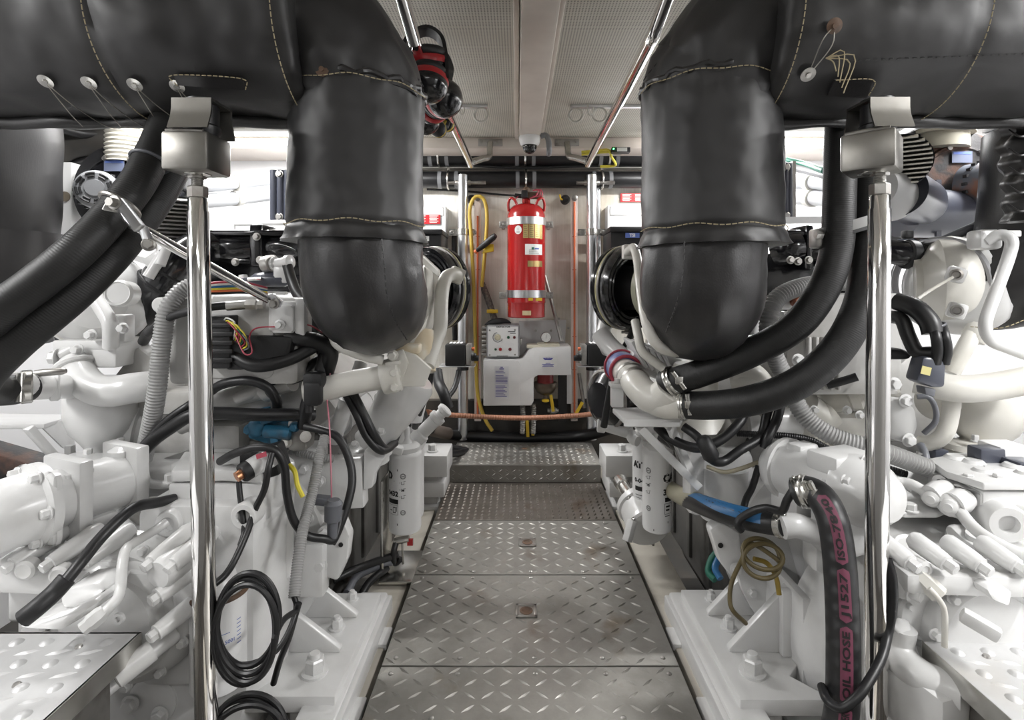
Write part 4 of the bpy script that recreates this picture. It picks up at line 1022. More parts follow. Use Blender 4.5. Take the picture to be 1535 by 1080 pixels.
# ================================================================== MAIN ENGINES
def PX(px, d): return (px-776)/800*d
def engine(s, label):
    """s=-1 left, 1 right; common castings, mirrored about the aisle"""
    X = lambda x: x if s < 0 else .08-x
    t = thing('diesel_engine', label, 'engine', (X(-1.02), 2.4, ZF+.1), 'main engines')
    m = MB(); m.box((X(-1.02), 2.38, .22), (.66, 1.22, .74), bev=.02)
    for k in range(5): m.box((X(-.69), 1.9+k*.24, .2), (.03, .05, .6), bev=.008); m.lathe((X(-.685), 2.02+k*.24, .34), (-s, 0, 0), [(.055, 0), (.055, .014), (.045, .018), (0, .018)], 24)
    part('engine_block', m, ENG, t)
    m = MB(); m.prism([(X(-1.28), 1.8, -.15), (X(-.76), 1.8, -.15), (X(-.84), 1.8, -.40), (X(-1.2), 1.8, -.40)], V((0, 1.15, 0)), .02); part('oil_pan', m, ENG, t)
    # flywheel housing facing the camera
    c = V((X(-.93), 1.80, .26)); m = MB()
    m.lathe(c, (0,-1,0), [(.33, 0), (.33, .03), (.32, .035), (.31, .10), (.325, .105), (.325, .13), (.27, .135), (.22, .14), (0, .14)], 64); fh = part('flywheel_housing', m, W, t)
    for k in range(16):
        a = 2*PI*k/16; bolt(fh, c+V((math.cos(a)*.30, -.13, math.sin(a)*.30)), (0,-1,0), .012, .016)
    # head banks with covers
    for q, (bx, ang) in enumerate(((-.80, -38), (-1.24, 38))):
        R = Euler((0, math.radians(ang*(1 if s < 0 else -1)), 0)).to_matrix(); cc = V((X(bx), 2.38, .70))
        m = MB(); m.box(cc, (.30, 1.2, .28), R, bev=.015); hb = part('cylinder_head', m, WD, t)
        m = MB(); m.box(cc+R@V((0, 0, .17)), (.26, 1.16, .08), R, bev=.03)
        for k in range(3): m.box(cc+R@V((0, -.38+.38*k, .215)), (.20, .30, .02), R, bev=.008)
        cv = part('valve_cover', m, W, hb)
        for k in range(7):
            for e in (-.115, .115): bolt(hb, cc+R@V((e, -.54+.18*k, .20)), R@V((0, 0, 1)), .010, .014)
        # exhaust manifold outboard / inboard of each bank
        m = MB(); sx = 1 if q == 0 else -1
        m.tube([V((X(bx+sx*.15), 1.85, .62)), V((X(bx+sx*.16), 2.4, .62)), V((X(bx+sx*.15), 2.95, .62))], .052, 20)
        for k in range(4): m.cyl(V((X(bx+sx*.16), 1.95+.28*k, .62)), V((X(bx+sx*.02), 1.95+.28*k, .66)), .045); m.lathe(V((X(bx+sx*.15), 1.90+.28*k, .62)), (0, 1, 0), [(.062, 0), (.062, .018)], 20)
        part('exhaust_manifold', m, W, t)
    return t
EL = engine(-1, 'white main engine left of the aisle'); ER = engine(1, 'white main engine right of the aisle')

def flange(mb, c, axis, r, th, n=6, rb=None):
    mb.lathe(c, axis, [(r, 0), (r, th)], 32)

# ---------------- LEFT: white pipework and brackets bolted to the engine
m = MB(); a, b = P(461, 590, 1.58), P(583, 564, 1.60)
m.tube([a, a.lerp(b, .5)+V((0, 0, .004)), b], .036, 24, n=20); wp = part('water_crosspipe', m, WC, EL)
ax = (b-a).normalized(); parts('pipe_collar', [MB().lathe(b-ax*.02, ax, [(.050, 0), (.052, .006), (.052, .05), (.046, .056)], 32), MB().lathe(a-ax*.004, ax, [(.039, 0), (.039, .02)], 24)], WC, wp)
m = MB()
m.prism([P(583, 540, 1.585), P(600, 525, 1.585), P(622, 532, 1.585), P(646, 553, 1.59), P(636, 580, 1.59), P(600, 580, 1.585), P(585, 573, 1.585)], V((0, .02, 0)), .003)
m.prism([P(585, 575, 1.575), P(590, 528, 1.575), P(604, 524, 1.575), P(612, 545, 1.575), P(600, 578, 1.575)], V((0, .012, 0)), .004)
for py in (545, 566): m.bar(P(578, py+1, 1.57), P(600, py-2, 1.57), .014, .012, bev=.003)
pl = part('flange_plate', m, WC, EL)
for px, py in ((589, 533), (592, 558), (593, 580)): bolt(pl, P(px, py, 1.567), (0,-1,0), .012, .018, WC)
# swan-neck pipe beside the turbocharger
m = MB(); m.tube([P(686, 413, 1.90), P(676, 412, 1.87), P(667, 420, 1.84), P(662, 445, 1.80), P(660, 490, 1.75), P(651, 515, 1.70), P(640, 550, 1.64)], .0235, 18, n=60); part('swan_neck_pipe', m, WC, EL)
m = MB(); m.box(P(684, 413, 1.91), (.05, .05, .055), (0, .4, .3), bev=.006); part('pipe_block', m, WC, EL)
# drain pipe curving under the lagged elbow
m = MB(); m.tube([P(496, 492, 1.62), P(505, 515, 1.58), P(530, 528, 1.56), P(555, 536, 1.56), P(574, 540, 1.57)], .0155, 14, n=30); part('drain_pipe', m, WC, EL)
# pillar casting under the flange
m = MB(); m.lathe(P(612, 580, 1.80), P(556, 668, 1.82)-P(612, 580, 1.80), [(.068, -.04), (.082, -.02), (.080, .06), (.066, .16), (.060, .20), (.066, .235)], 32)
m.prism([P(560, 590, 1.80), P(610, 580, 1.80), P(585, 668, 1.82), P(556, 650, 1.82)], V((0, .08, 0)), .01)
m.lathe(P(548, 668, 1.84), (0, 0, -1), [(.07, 0), (.09, .012), (.09, .03), (.08, .034), (.08, .055)], 32); pc = part('pillar_casting', m, W, EL)
for px, py in ((572, 648), (532, 668), (562, 672)): bolt(pc, P(px, py, 1.75), (0,-.6,.6), .011, .014)
m = MB(); m.tube([P(520, 600, 1.72), P(512, 625, 1.72), P(500, 660, 1.75)], .025, 16); m.tube([P(541, 545, 1.78), P(530, 580, 1.74), P(522, 605, 1.72)], .022, 16); part('return_pipe', m, W, EL)
m = MB(); m.tube([P(470, 540, 1.9), P(500, 520, 1.9), P(540, 508, 1.95)], .03, 16); part('rear_pipe', m, WC, EL)
# silvery can with printed label behind the pillar
m = MB(); m.cyl(P(612, 628, 2.05), P(628, 560, 2.05), .055, seg=24); cn = part('breather_can', m, PLAW, EL)
# side beam
m = MB(); m.box(P(510, 722, 1.72), (.16, .06, .16), (0, -.06, 0), bev=.006); m.prism([P(545, 676, 1.69), P(574, 690, 1.69), P(560, 715, 1.69), P(558, 732, 1.69), P(544, 736, 1.69)], V((0, .05, 0)), .005)
m.box(P(462, 705, 1.74), (.10, .10, .17), bev=.01); sb = part('side_bracket', m, W, EL)
for px, py in ((456, 703), (480, 722)): bolt(sb, P(px, py, 1.685), (0,-1,0), .014, .016)
m = MB(); m.prism([P(478, 790, 1.60), P(512, 775, 1.60), P(524, 805, 1.60), P(520, 840, 1.60), P(505, 873, 1.60), P(485, 866, 1.60), P(475, 840, 1.60)], V((0, .05, 0)), .01); m.box(P(470, 850, 1.6), (.08, .06, .16), bev=.012); lg = part('casting_lug', m, W, EL)
for px, py in ((487, 800), (480, 848)): bolt(lg, P(px, py, 1.585), (0,-1,0), .016, .014)
m = MB(); m.lathe(P(511, 817, 1.597), (0,-1,0), [(.007, 0), (.007, .002), (0, .002)], 12); part('dark_hole', m, INK, lg)

# ---------------- LEFT: control module panel
t = thing('control_module', 'white electronic control box on the rear of the left engine with loose coloured wires', 'control box', P(350, 590, 1.56))
def rrect(px0, py0, px1, py1, d, r=8, n=4):
    out = []
    for cx, cy, a0 in ((px1-r, py0+r, -90), (px1-r, py1-r, 0), (px0+r, py1-r, 90), (px0+r, py0+r, 180)):
        for k in range(n+1):
            a = math.radians(a0+90*k/n); out.append(P(cx+r*math.cos(a), cy+r*math.sin(a), d))
    return out
m = MB(); m.prism(rrect(254, 447, 446, 576, 1.56), V((0, .10, 0)), .003); hs = part('housing', m, WD, t)
m = MB(); m.prism(rrect(262, 458, 410, 568, 1.555, 12), V((0, .012, 0)), .004); m.prism(rrect(318, 444, 392, 456, 1.55, 3), V((0, .012, 0)), .003); part('raised_panel', m, WD, hs)
m = MB(); m.prism(rrect(402, 452, 446, 497, 1.54, 3), V((0, .04, 0)), .004); m.box(P(455, 478, 1.57), (.03, .06, .12), bev=.006); m.prism(rrect(406, 458, 440, 500, 1.532, 4), V((0, .012, 0)), .004); part('corner_block', m, W, hs)
m = MB(); m.lathe(P(420, 487, 1.53), (0,-1,0), [(.016, 0), (.016, .004), (.010, .008), (.009, .016), (0, .016)], 8); part('clear_sensor', m, PLAW, hs)
for px, py in ((249, 457), (246, 543)):
    m = MB(); m.lathe(P(px, py, 1.575), (0,-1,0), [(.022, 0), (.022, .03), (.018, .034)], 20); ls = part('mounting_boss', m, W, hs); bolt(ls, P(px, py, 1.54), (0,-1,0), .009, .014)
m = MB(); m.box(P(332, 512, 1.535), (.075, .05, .15), bev=.004)
for k in range(5): m.box(P(332, 488+k*13, 1.508), (.066, .01, .012), bev=.002)
m.box(P(358, 530, 1.54), (.05, .04, .09), bev=.005); part('plug_connector', m, BLKM, t)
m = MB(); m.prism([P(345, 505, 1.53), P(385, 504, 1.52), P(440, 505, 1.53), P(430, 545, 1.53), P(395, 550, 1.52), P(355, 538, 1.53)], V((0, .04, 0)), .012); part('cable_sleeve', m, BLKM, t)
for k, (mt, nm) in enumerate(((WHW, 'white_wire'), (YELW, 'yellow_wire'), (REDW, 'red_wire'), (YELW, 'yellow_wire'), (GREEN, 'green_wire'), (REDW, 'maroon_wire'), (YELW, 'yellow_wire'), (GREYP, 'grey_wire'))):
    m = MB(); a = P(336+k*2.5, 480+k*1.5, 1.515); b = P(352+k*2.5, 484+k*3+(k % 3)*5, 1.47); c = P(352+k*3, 500+k*3, 1.50)
    m.tube([a, a.lerp(b, .5)+V((0, -.012, .010)), b, c, P(350+k*2, 512+k*2, 1.53)], .0022, 6, n=20); part(nm, m, mt, t)
# ---------------- LEFT: black intake manifold
def manifold(pts_list, label, side):
    t = thing('air_intake_manifold', label, 'intake manifold', V(pts_list[0][0][0])-V((0,0,.1)), 'black intake manifolds')
    for pts, r in pts_list:
        m = MB(); m.tube(pts, r, 26, n=40); part('intake_pipe', m, BLK, t)
    return t
ml = manifold([([P(318, 369, 2.05), P(350, 370, 2.03), P(392, 369, 2.05)], .055), ([P(402, 372, 2.05), P(440, 368, 2.05), P(500, 366, 2.1)], .052), ([P(318, 369, 2.05), P(300, 380, 2.0), P(285, 395, 1.95)], .05)], 'gloss black intake pipe assembly on top of the left engine', -1)
m = MB(); m.box(P(396, 370, 2.05), (.05, .14, .16), bev=.012); m.box(P(385, 352, 2.05), (.30, .15, .02), bev=.004); m.box(P(360, 392, 2.04), (.18, .06, .02), bev=.005); m.box(P(395, 410, 2.12), (.44, .10, .16), bev=.02); fl = part('manifold_flange', m, BLK, ml)
for px, py in ((390, 390), (353, 393), (385, 355), (410, 388)): bolt(fl, P(px, py, 1.97), (0,-1,0), .011, .012, STEEL)
# fuel regulator cluster
t = thing('fuel_regulator', 'small white and black fuel regulator cluster below the left intake pipes', 'regulator', P(425, 430, 1.85))
m = MB(); m.lathe(P(418, 395, 1.85), (.9, -.3, .1), [(.022, -.05), (.026, -.045), (.026, -.012), (.018, -.008), (.018, .03), (.024, .034), (.024, .05), (.012, .055)], 18); m.box(P(424, 412, 1.86), (.05, .05, .06), bev=.008); part('regulator_body', m, W, t)
m = MB(); m.cyl(P(398, 397, 1.86), P(408, 395, 1.85), .030, seg=20); part('knurled_cap', m, STEEL, t)
m = MB(); m.lathe(P(362, 419, 1.86), (1, 0, 0), [(.006, 0), (.008, .03), (.022, .05), (.026, .08), (.026, .15), (.018, .17)], 18); part('sensor_can', m, GDK, t)
m = MB(); m.cyl(P(372, 419, 1.83), P(392, 418, 1.83), .006, seg=10); part('chrome_pin', m, CHR, t)
m = MB(); m.torus(P(424, 376, 1.86), (.1, .4, 1), .045, .0035, 30, 6); part('wire_loop', m, CABLE, t)
m = MB(); m.bar(P(364, 412, 1.87), P(368, 438, 1.87), .03, .02, bev=.004); m.bar(P(366, 438, 1.87), P(430, 440, 1.88), .03, .012, bev=.004); part('bracket', m, W, t)
# wires bundle over the module
for k, mt in enumerate((REDW, WHW, BLUEH, YELW, ORG, CABLE)):
    m = MB(); m.tube([P(280, 432+k*1.5, 1.66), P(325, 424+k*3.2, 1.70), P(365, 424+k*3, 1.78), P(400, 432+k*2, 1.85)], .0042, 8, n=30)
    solo('coloured_wire', m, mt, ('red wire, highest of the loose bundle above the white control box', 'white wire in the loose bundle above the white control box', 'blue wire in the loose bundle above the white control box', 'yellow wire in the loose bundle above the white control box', 'orange wire in the loose bundle above the white control box', 'black wire, lowest of the loose bundle above the white control box')[k], 'wire', 'loose wires over the control box')
# blue pump
t = thing('blue_pump', 'small blue pump low on the left engine with worn paint', 'pump', P(405, 668, 1.62), None)
m = MB(); m.prism([P(368, 658, 1.60), P(376, 636, 1.60), P(400, 630, 1.60), P(432, 632, 1.60), P(446, 645, 1.60), P(436, 664, 1.60), P(405, 669, 1.60)], V((0, .07, 0)), .012)
m.lathe(P(388, 640, 1.60), (0,-1,0), [(.03, 0), (.026, .02), (.018, .026), (0, .026)], 20); m.cyl(P(398, 646, 1.585), P(436, 650, 1.585), .02); m.cyl(P(400, 634, 1.59), P(396, 612, 1.59), .018); bp = part('pump_body', m, BLUE, t)
for px, py, mm in ((374, 644, BLUE), (414, 658, BLUE), (430, 663, WC), (442, 640, BLUE)): bolt(bp, P(px, py, 1.592), (0,-1,0), .012, .016, mm)
m = MB(); m.box(P(452, 648, 1.63), (.06, .08, .10), bev=.015); m.cyl(P(458, 655, 1.60), P(458, 655, 1.56), .016); part('cover_bracket', m, STEEL, t)
# dark clutter on the engine side: junction boxes, brackets
m = MB(); m.box(P(330, 600, 1.72), (.36, .10, .08), bev=.02); m.lathe(P(340, 598, 1.66), (.9, -.2, .25), [(.03, -.06), (.03, .14), (.042, .145), (.042, .17), (.03, .175), (.03, .24)], 20); m.tube([P(320, 610, 1.68), P(300, 625, 1.68), P(270, 640, 1.68)], .026, 14); part('coolant_elbow', m, WD, EL)
m = MB(); m.cyl(P(355, 598, 1.62), P(395, 582, 1.62), .018); part('coolant_stub', m, WD, EL)
m = MB(); m.box(P(440, 590, 1.75), (.14, .1, .12), bev=.02); m.box(P(400, 555, 1.70), (.26, .08, .04), bev=.01); m.box(P(300, 660, 1.74), (.30, .08, .12), bev=.02); part('side_casting', m, WD, EL)

# ---------------- LEFT turbocharger, inboard
def tcharger(label, cc, ax, s, R=.13):
    t = thing('turbocharger', label, 'turbocharger', cc-V((0,0,R)), 'white turbochargers')
    a = V(ax).normalized(); m = MB()
    m.lathe(cc-a*.10, a, [(R*.5, 0), (R*.75, .01), (R*.95, .05), (R, .09), (R*.96, .13), (R*.75, .16), (R*.6, .18), (R*.6, .2)], 40)
    part('compressor_housing', m, WC, t); return t
tl1 = tcharger('white turbocharger under the left riser beside the black air silencer', P(624, 455, 1.98), (.75, .66, 0), -1, .15)
m = MB(); m.prism([P(636, 392, 1.70), P(650, 405, 1.80), P(654, 470, 1.84), P(650, 540, 1.80), P(622, 560, 1.66), P(610, 520, 1.62), P(634, 470, 1.66)], V((-.02, .07, 0)), .018); part('volute_arm', m, WC, tl1)
m = MB(); m.prism([P(621, 384, 1.62), P(630, 380, 1.62), P(657, 405, 1.72), P(656, 415, 1.72), P(636, 398, 1.64)], V((0, .06, 0)), .006); m.torus(P(627, 376, 1.62), (1, .3, .2), .018, .006, 20, 8); part('lifting_lug', m, WC, tl1)
m = MB(); m.lathe(P(628, 535, 1.68), (.1, -.3, -1), [(.05, -.08), (.055, 0), (.045, .03), (.05, .034), (.05, .05)], 24); m.box(P(612, 522, 1.63), (.08, .07, .03), bev=.008); part('foot_casting', m, mat('stained_cream_enamel', (.62,.52,.36,1), .45, col2=(.72,.70,.63,1), nscale=14), tl1)
# air silencers
def silencer(label, c, ax, R):
    t = thing('air_silencer', label, 'air silencer', c-V((0,0,R)), 'black air silencers'); a = V(ax).normalized()
    m = MB(); m.lathe(c, a, [(R*.62, .06), (R*.62, -.00), (R*.70, -.02), (R*.97, -.02), (R, -.03), (R*1.015, -.015), (R*1.015, .0), (R, .008), (R, .040), (R*1.02, .044), (R*1.02, .056), (R*.98, .06), (R*.5, .065)], 64)
    m.torus(c-a*.02, a, R*.86, .008, 48, 6); m.torus(c-a*.02, a, R*.76, .006, 48, 6); part('drum', m, BLK, t)
    m = MB(); m.torus(c+a*.026, a, R*.999, .007, 64, 8); part('filter_band', m, mat('cream_filter_edge', (.48,.44,.25,1), .6), t)
    m = MB(); m.torus(c+a*.02, a, R*1.012, .005, 64, 6); e = c+a*.02-V((0,0,R*1.0)); m.box(e+V((.02, -.01, -.01)), (.05, .02, .022), bev=.004); m.cyl(e+V((-.02, -.02, -.012)), e+V((.05, -.02, -.012)), .006, seg=10); part('band_clamp', m, STEEL, t)
    m = MB(); m.lathe(c+a*.05, -a, [(R*.60, -.04), (R*.58, .0), (R*.52, .08), (R*.50, .12), (R*.54, .125), (R*.54, .15), (R*.48, .155), (R*.48, .22)], 40); part('inlet_neck', m, RUBS, t)
    return t
silencer('black ring air silencer beside the left turbocharger', P(645, 433, 2.06), (.62, .78, .02), .158)
sr = silencer('black ring air silencer beside the right turbocharger', P(944, 432, 2.06), (-.62, .78, .02), .158)
m = MB(); a = V((-.62, .78, .02)).normalized(); m.lathe(P(944, 432, 2.06)-a*.10, -a, [(.09, -.02), (.115, 0), (.115, .02), (.10, .026)], 40); part('cream_collar', m, mat('olive_cream', (.50,.50,.38,1), .4), sr)
m = MB(); m.lathe(P(944, 432, 2.06)-a*.13, -a, [(.11, 0), (.12, .04), (.105, .10), (.08, .16)], 40); part('black_adaptor', m, BLK, sr)

# ---------------- LEFT outboard turbo, pump pot, pipes
tl2 = tcharger('white outboard turbocharger at the left behind the thick black hoses', P(132, 450, 1.88), (.9, .42, .05), -1, .165)
m = MB(); m.lathe(P(178, 440, 1.66), (.15, -1, .05), [(.040, -.05), (.042, 0), (.036, .008), (.032, .004), (0, .004)], 30); m.lathe(P(150, 450, 1.82), (.5, -.85, 0), [(.15, -.05), (.16, .0), (.13, .06), (.09, .1), (0, .11)], 36); part('cover_boss', m, W, tl2)
m = MB(); m.box(P(155, 515, 1.78), (.20, .16, .035), bev=.004); m.box(P(160, 532, 1.76), (.15, .12, .07), bev=.008); m.box(P(184, 492, 1.74), (.05, .05, .09), bev=.008); ft = part('turbo_foot', m, W, tl2)
for px, py in ((138, 502), (118, 524), (186, 492)): bolt(ft, P(px, py, 1.68), (0,-1,0), .013, .02)
m = MB(); m.tube([P(134, 428, 1.72), P(146, 452, 1.70), P(162, 478, 1.68), P(166, 494, 1.68), P(166, 520, 1.70)], .0225, 16, n=40); part('oil_drain_pipe', m, W, tl2)
m = MB(); m.torus(P(196, 452, 1.9), (.9, .4, 0), .13, .014, 40, 8); part('v_band', m, BLK, tl2)
m = MB(); m.lathe(P(118, 535, 1.72), (.6, -.4, .3), [(.02, -.09), (.02, .0), (.0, .002)], 14); m.cyl(P(90, 535, 1.70), P(112, 524, 1.72), .022); bb = part('stub_boss', m, W, tl2)
bolt(bb, P(86, 536, 1.69), (-1, -.3, 0), .02, .02); bolt(bb, P(88, 558, 1.69), (-1, -.3, 0), .018, .02)
t = thing('sea_water_pump', 'white bulbous pump pot with curved outlet pipe at the lower left', 'pump', P(155, 715, 1.72))
m = MB(); m.lathe(P(152, 575, 1.74), (0,0,-1), [(.055, -.02), (.085, .0), (.100, .04), (.100, .10), (.085, .15), (.055, .19), (.042, .21), (.042, .25)], 40); m.lathe(P(152, 694, 1.72), (.05, 0, -1), [(.05, -.01), (.075, 0), (.075, .02), (.06, .022), (.06, .05)], 28); pb = part('pot_body', m, W, t)
m = MB(); m.lathe(P(200, 634, 1.84), (.95, .3, -.2), [(.09, -.1), (.095, .0), (.105, .01), (.105, .03), (.09, .035), (.085, .09)], 36); part('side_flange', m, W, t)
for px, py in ((180, 668), (132, 684), (176, 684)): bolt(pb, P(px, py, 1.66), (0, 0, 1), .012, .02)
m = MB(); m.tube([P(112, 545, 1.70), P(122, 566, 1.67), P(140, 582, 1.65), P(165, 587, 1.65), P(200, 582, 1.66), P(240, 577, 1.70)], .047, 26, n=50); part('outlet_pipe', m, W, t)
m = MB(); m.torus(P(113, 549, 1.69), (.5, -.35, -.8), .048, .010, 30, 8); part('pipe_collar', m, W, t)
m = MB(); m.tube([P(24, 580, 1.35), P(60, 580, 1.48), P(95, 580, 1.62), P(130, 582, 1.70)], .036, 24, n=20); m.lathe(P(74, 580, 1.52), (1, .8, 0), [(.038, 0), (.042, .004), (.042, .02), (.038, .024)], 28); part('inlet_pipe', m, W, t)
m = MB(); m.lathe(P(30, 581, 1.37), (1, .9, 0), [(.040, 0), (.043, .003), (.043, .022), (.040, .025)], 28); m.cyl(P(31, 560, 1.35), P(29, 603, 1.34), .010, seg=12); part('hose_clamp', m, SS, t)
m = MB(); m.lathe(P(52, 560, 1.42), (1, .3, .05), [(.008, 0), (.010, .02), (.010, .06), (.006, .07)], 12); part('drain_tap', m, STEEL, t)
# ledge with brace at far left
t = thing('outboard_ledge', 'white folded ledge with diagonal brace left of the pump pot', 'bracket', P(60, 700, 1.75))
m = MB(); m.prism([P(-30, 637, 1.55), P(66, 636, 1.62), P(112, 622, 1.95), P(-30, 620, 1.95)], V((0, 0, -.014)), .003); part('ledge_plate', m, W, t)
m = MB(); m.prism([P(62, 640, 1.63), P(112, 624, 1.9), P(112, 680, 1.9), P(95, 672, 1.75)], V((-.012, .006, 0)), .002); part('end_gusset', m, W, t)
m = MB(); m.bar(P(42, 641, 1.6), P(100, 705, 1.7), .03, .02, bev=.003); m.bar(P(105, 668, 1.72), P(105, 720, 1.72), .02, .02); part('diagonal_brace', m, W, t)
m = MB(); m.box(P(10, 700, 1.92), (.62, .10, .12), (0, .28, 0), bev=.006); m.box(P(25, 730, 1.9), (.60, .14, .03), (0, .28, 0)); solo('rusty_girder', m, RUSTY, 'dark rusty girder sloping below the white ledge at far left', 'girder')
m = MB(); m.cyl(P(84, 555, 2.2), P(84, 640, 2.2), .058); solo('grey_pillar_pipe', m, GREYP, 'grey upright pipe behind the inlet pipe at the left edge', 'pipe') if 0 else m.bm.free()

# ================================================================== RIGHT ENGINE DRESSING
# shelf bracket with elbow feeding the two thick hoses
t = thing('hose_bracket', 'white shelf bracket holding the pipe elbow of the thick right hoses', 'bracket', P(975, 640, 1.62))
m = MB(); m.prism([P(918, 612, 1.72), P(940, 633, 1.58), P(1020, 633, 1.56), P(1030, 608, 1.72)], V((0, 0, -.016)), .003); m.box(P(976, 634, 1.57), (.16, .006, .02)); part('shelf_plate', m, W, t)
m = MB(); m.prism([P(917, 580, 1.72), P(935, 580, 1.70), P(935, 612, 1.70), P(917, 612, 1.72)], V((0, .03, 0)), .004); m.box(P(928, 577, 1.71), (.06, .05, .014), bev=.003); up_ = part('upright', m, W, t)
bolt(up_, P(925, 574, 1.70), (0, 0, 1), .010, .012)
m = MB(); m.bar(P(958, 640, 1.60), P(1045, 728, 1.66), .025, .040, bev=.003, up=(0, 1, 0)); m.bar(P(1005, 640, 1.60), P(1040, 720, 1.7), .012, .03); part('brace', m, W, t)
m = MB(); m.tube([P(936, 556, 1.80), P(946, 566, 1.72), P(958, 582, 1.64), P(975, 597, 1.59), P(990, 596, 1.57), P(1003, 584, 1.55)], .044, 28, n=50)
m.tube([P(965, 590, 1.62), P(985, 603, 1.58), P(1003, 608, 1.56), P(1022, 607, 1.55)], .041, 24, n=24); part('elbow_pipe', m, WC, t)
m = MB()
for a, b in ((P(945, 562, 1.74), P(950, 570, 1.70)), (P(950, 568, 1.70), P(957, 578, 1.665))): m.lathe(a, b-a, [(.045, 0), (.048, .003), (.048, .014), (.045, .017)], 28)
part('pipe_saddle', m, STEEL, t)
m = MB(); a, b = P(938, 557, 1.79), P(928, 546, 1.88); m.lathe(a, b-a, [(.050, 0), (.054, .006), (.054, .07), (.050, .078)], 28); cpl = part('blue_coupling', m, mat('blue_silicone', (.10,.14,.40,1), .45, col2=(.4,.42,.5,1), nscale=14), t)
m = MB(); m.torus(a, b-a, .052, .006, 28, 8); m.torus(a+(b-a)*.7, b-a, .056, .005, 28, 6); part('red_ring', m, REDW, cpl)
m = MB(); m.tube([P(900, 500, 2.0), P(915, 520, 1.96), P(945, 545, 1.88), P(975, 560, 1.85)], .035, 20); m.tube([P(908, 483, 2.1), P(904, 505, 2.05), P(912, 525, 1.98)], .028, 18); part('upper_elbow', m, W, t)
# drain pipes under right lagged elbow
m = MB(); m.tube([P(941, 378, 1.80), P(950, 372, 1.74), P(956, 392, 1.66), P(959, 420, 1.58), P(966, 470, 1.46), P(977, 505, 1.42), P(996, 524, 1.44), P(1030, 529, 1.5), P(1068, 530, 1.54)], .0145, 14, n=70); m.box(P(943, 378, 1.82), (.045, .04, .05), bev=.006); part('drain_pipe', m, WC, ER)
m = MB(); m.tube([P(952, 482, 1.62), P(957, 505, 1.58), P(962, 525, 1.56), P(975, 538, 1.55), P(994, 552, 1.55)], .0135, 12, n=40); part('vent_pipe', m, WC, ER)
m = MB(); m.tube([P(1131, 455, 1.62), P(1130, 490, 1.62), P(1130, 520, 1.62)], .017, 14); m.box(P(1105, 535, 1.66), (.14, .1, .05), bev=.02); m.lathe(P(1085, 530, 1.6), (1, -.2, .3), [(.03, 0), (.04, .02), (.03, .05), (.035, .1)], 20); part('manifold_joint', m, W, ER)
# ribbed white block beneath
m = MB()
for k in range(6): m.box(P(952+k*9, 528+k*4, 1.82), (.012, .14, .10), (0, -.5, 0), bev=.004)
m.box(P(985, 545, 1.88), (.22, .14, .10), (0, .4, 0), bev=.02); part('ribbed_casting', m, W, ER)
tr1 = tcharger('white turbocharger behind the right lagged elbow', P(1030, 450, 2.02), (-.75, .66, 0), 1, .14)
m = MB(); m.lathe(P(1040, 545, 1.74), (0,0,-1), [(.06, 0), (.075, .02), (.075, .10), (.12, .2)], 30); m.tube([P(1130, 590, 1.66), P(1118, 565, 1.66), P(1098, 565, 1.68)], .05, 20); m.tube([P(1098, 560, 1.66), P(1130, 562, 1.64), P(1150, 590, 1.66), P(1155, 620, 1.68)], .034, 20); part('exhaust_bend', m, WC, ER)
m = MB(); m.box(P(1080, 590, 1.85), (.20, .1, .24), bev=.02); m.box(P(1065, 640, 1.86), (.24, .1, .16), bev=.02); part('side_casting', m, WD, ER)
m = MB(); m.box(P(1075, 720, 1.80), (.22, .10, .22), bev=.03); m.box(P(1040, 690, 1.78), (.05, .08, .24), bev=.008); m.cyl(P(1085, 700, 1.76), P(1085, 775, 1.76), .075, seg=32); part('bell_housing', m, W, ER)
m = MB(); m.prism([P(1064, 795, 1.62), P(1082, 783, 1.62), P(1110, 800, 1.62), P(1115, 850, 1.62), P(1100, 870, 1.62), P(1080, 845, 1.62)], V((0, .05, 0)), .01); lg = part('casting_lug', m, W, ER)
m = MB(); m.lathe(P(1080, 818, 1.616), (0,-1,0), [(.008, 0), (.008, .002), (0, .002)], 12); part('dark_hole', m, INK, lg)
bolt(lg, P(1103, 853, 1.61), (0,-1,0), .014, .014)
# control module right
t = thing('control_module', 'grey white ribbed control box on the right engine behind the thick hoses', 'control box', P(1260, 590, 1.66))
m = MB(); m.prism(rrect(1204, 440, 1352, 592, 1.62, 10), V((0, .10, 0)), .004); hs = part('housing', m, WD, t)
m = MB()
for k in range(5): m.box(P(1212+k*11, 545, 1.612), (.010, .02, .16), bev=.003)
part('ribs', m, WD, hs)
m = MB(); m.box(P(1185, 474, 1.62), (.06, .04, .03), bev=.004); m.box(P(1180, 452, 1.60), (.10, .04, .05), bev=.01); m.box(P(1196, 562, 1.615), (.035, .03, .05), bev=.006); lg = part('mounting_ears', m, W, hs)
m = MB(); m.lathe(P(1192, 452, 1.575), (0,-1,0), [(.017, 0), (.017, .02), (.012, .026)], 18); part('rusty_cap', m, mat('rust_copper', (.28,.10,.06,1), .4, .6), t)
for px, py in ((1196, 540), (1198, 563), (1192, 478)): bolt(lg, P(px, py, 1.59), (0,-1,0), .014, .016)
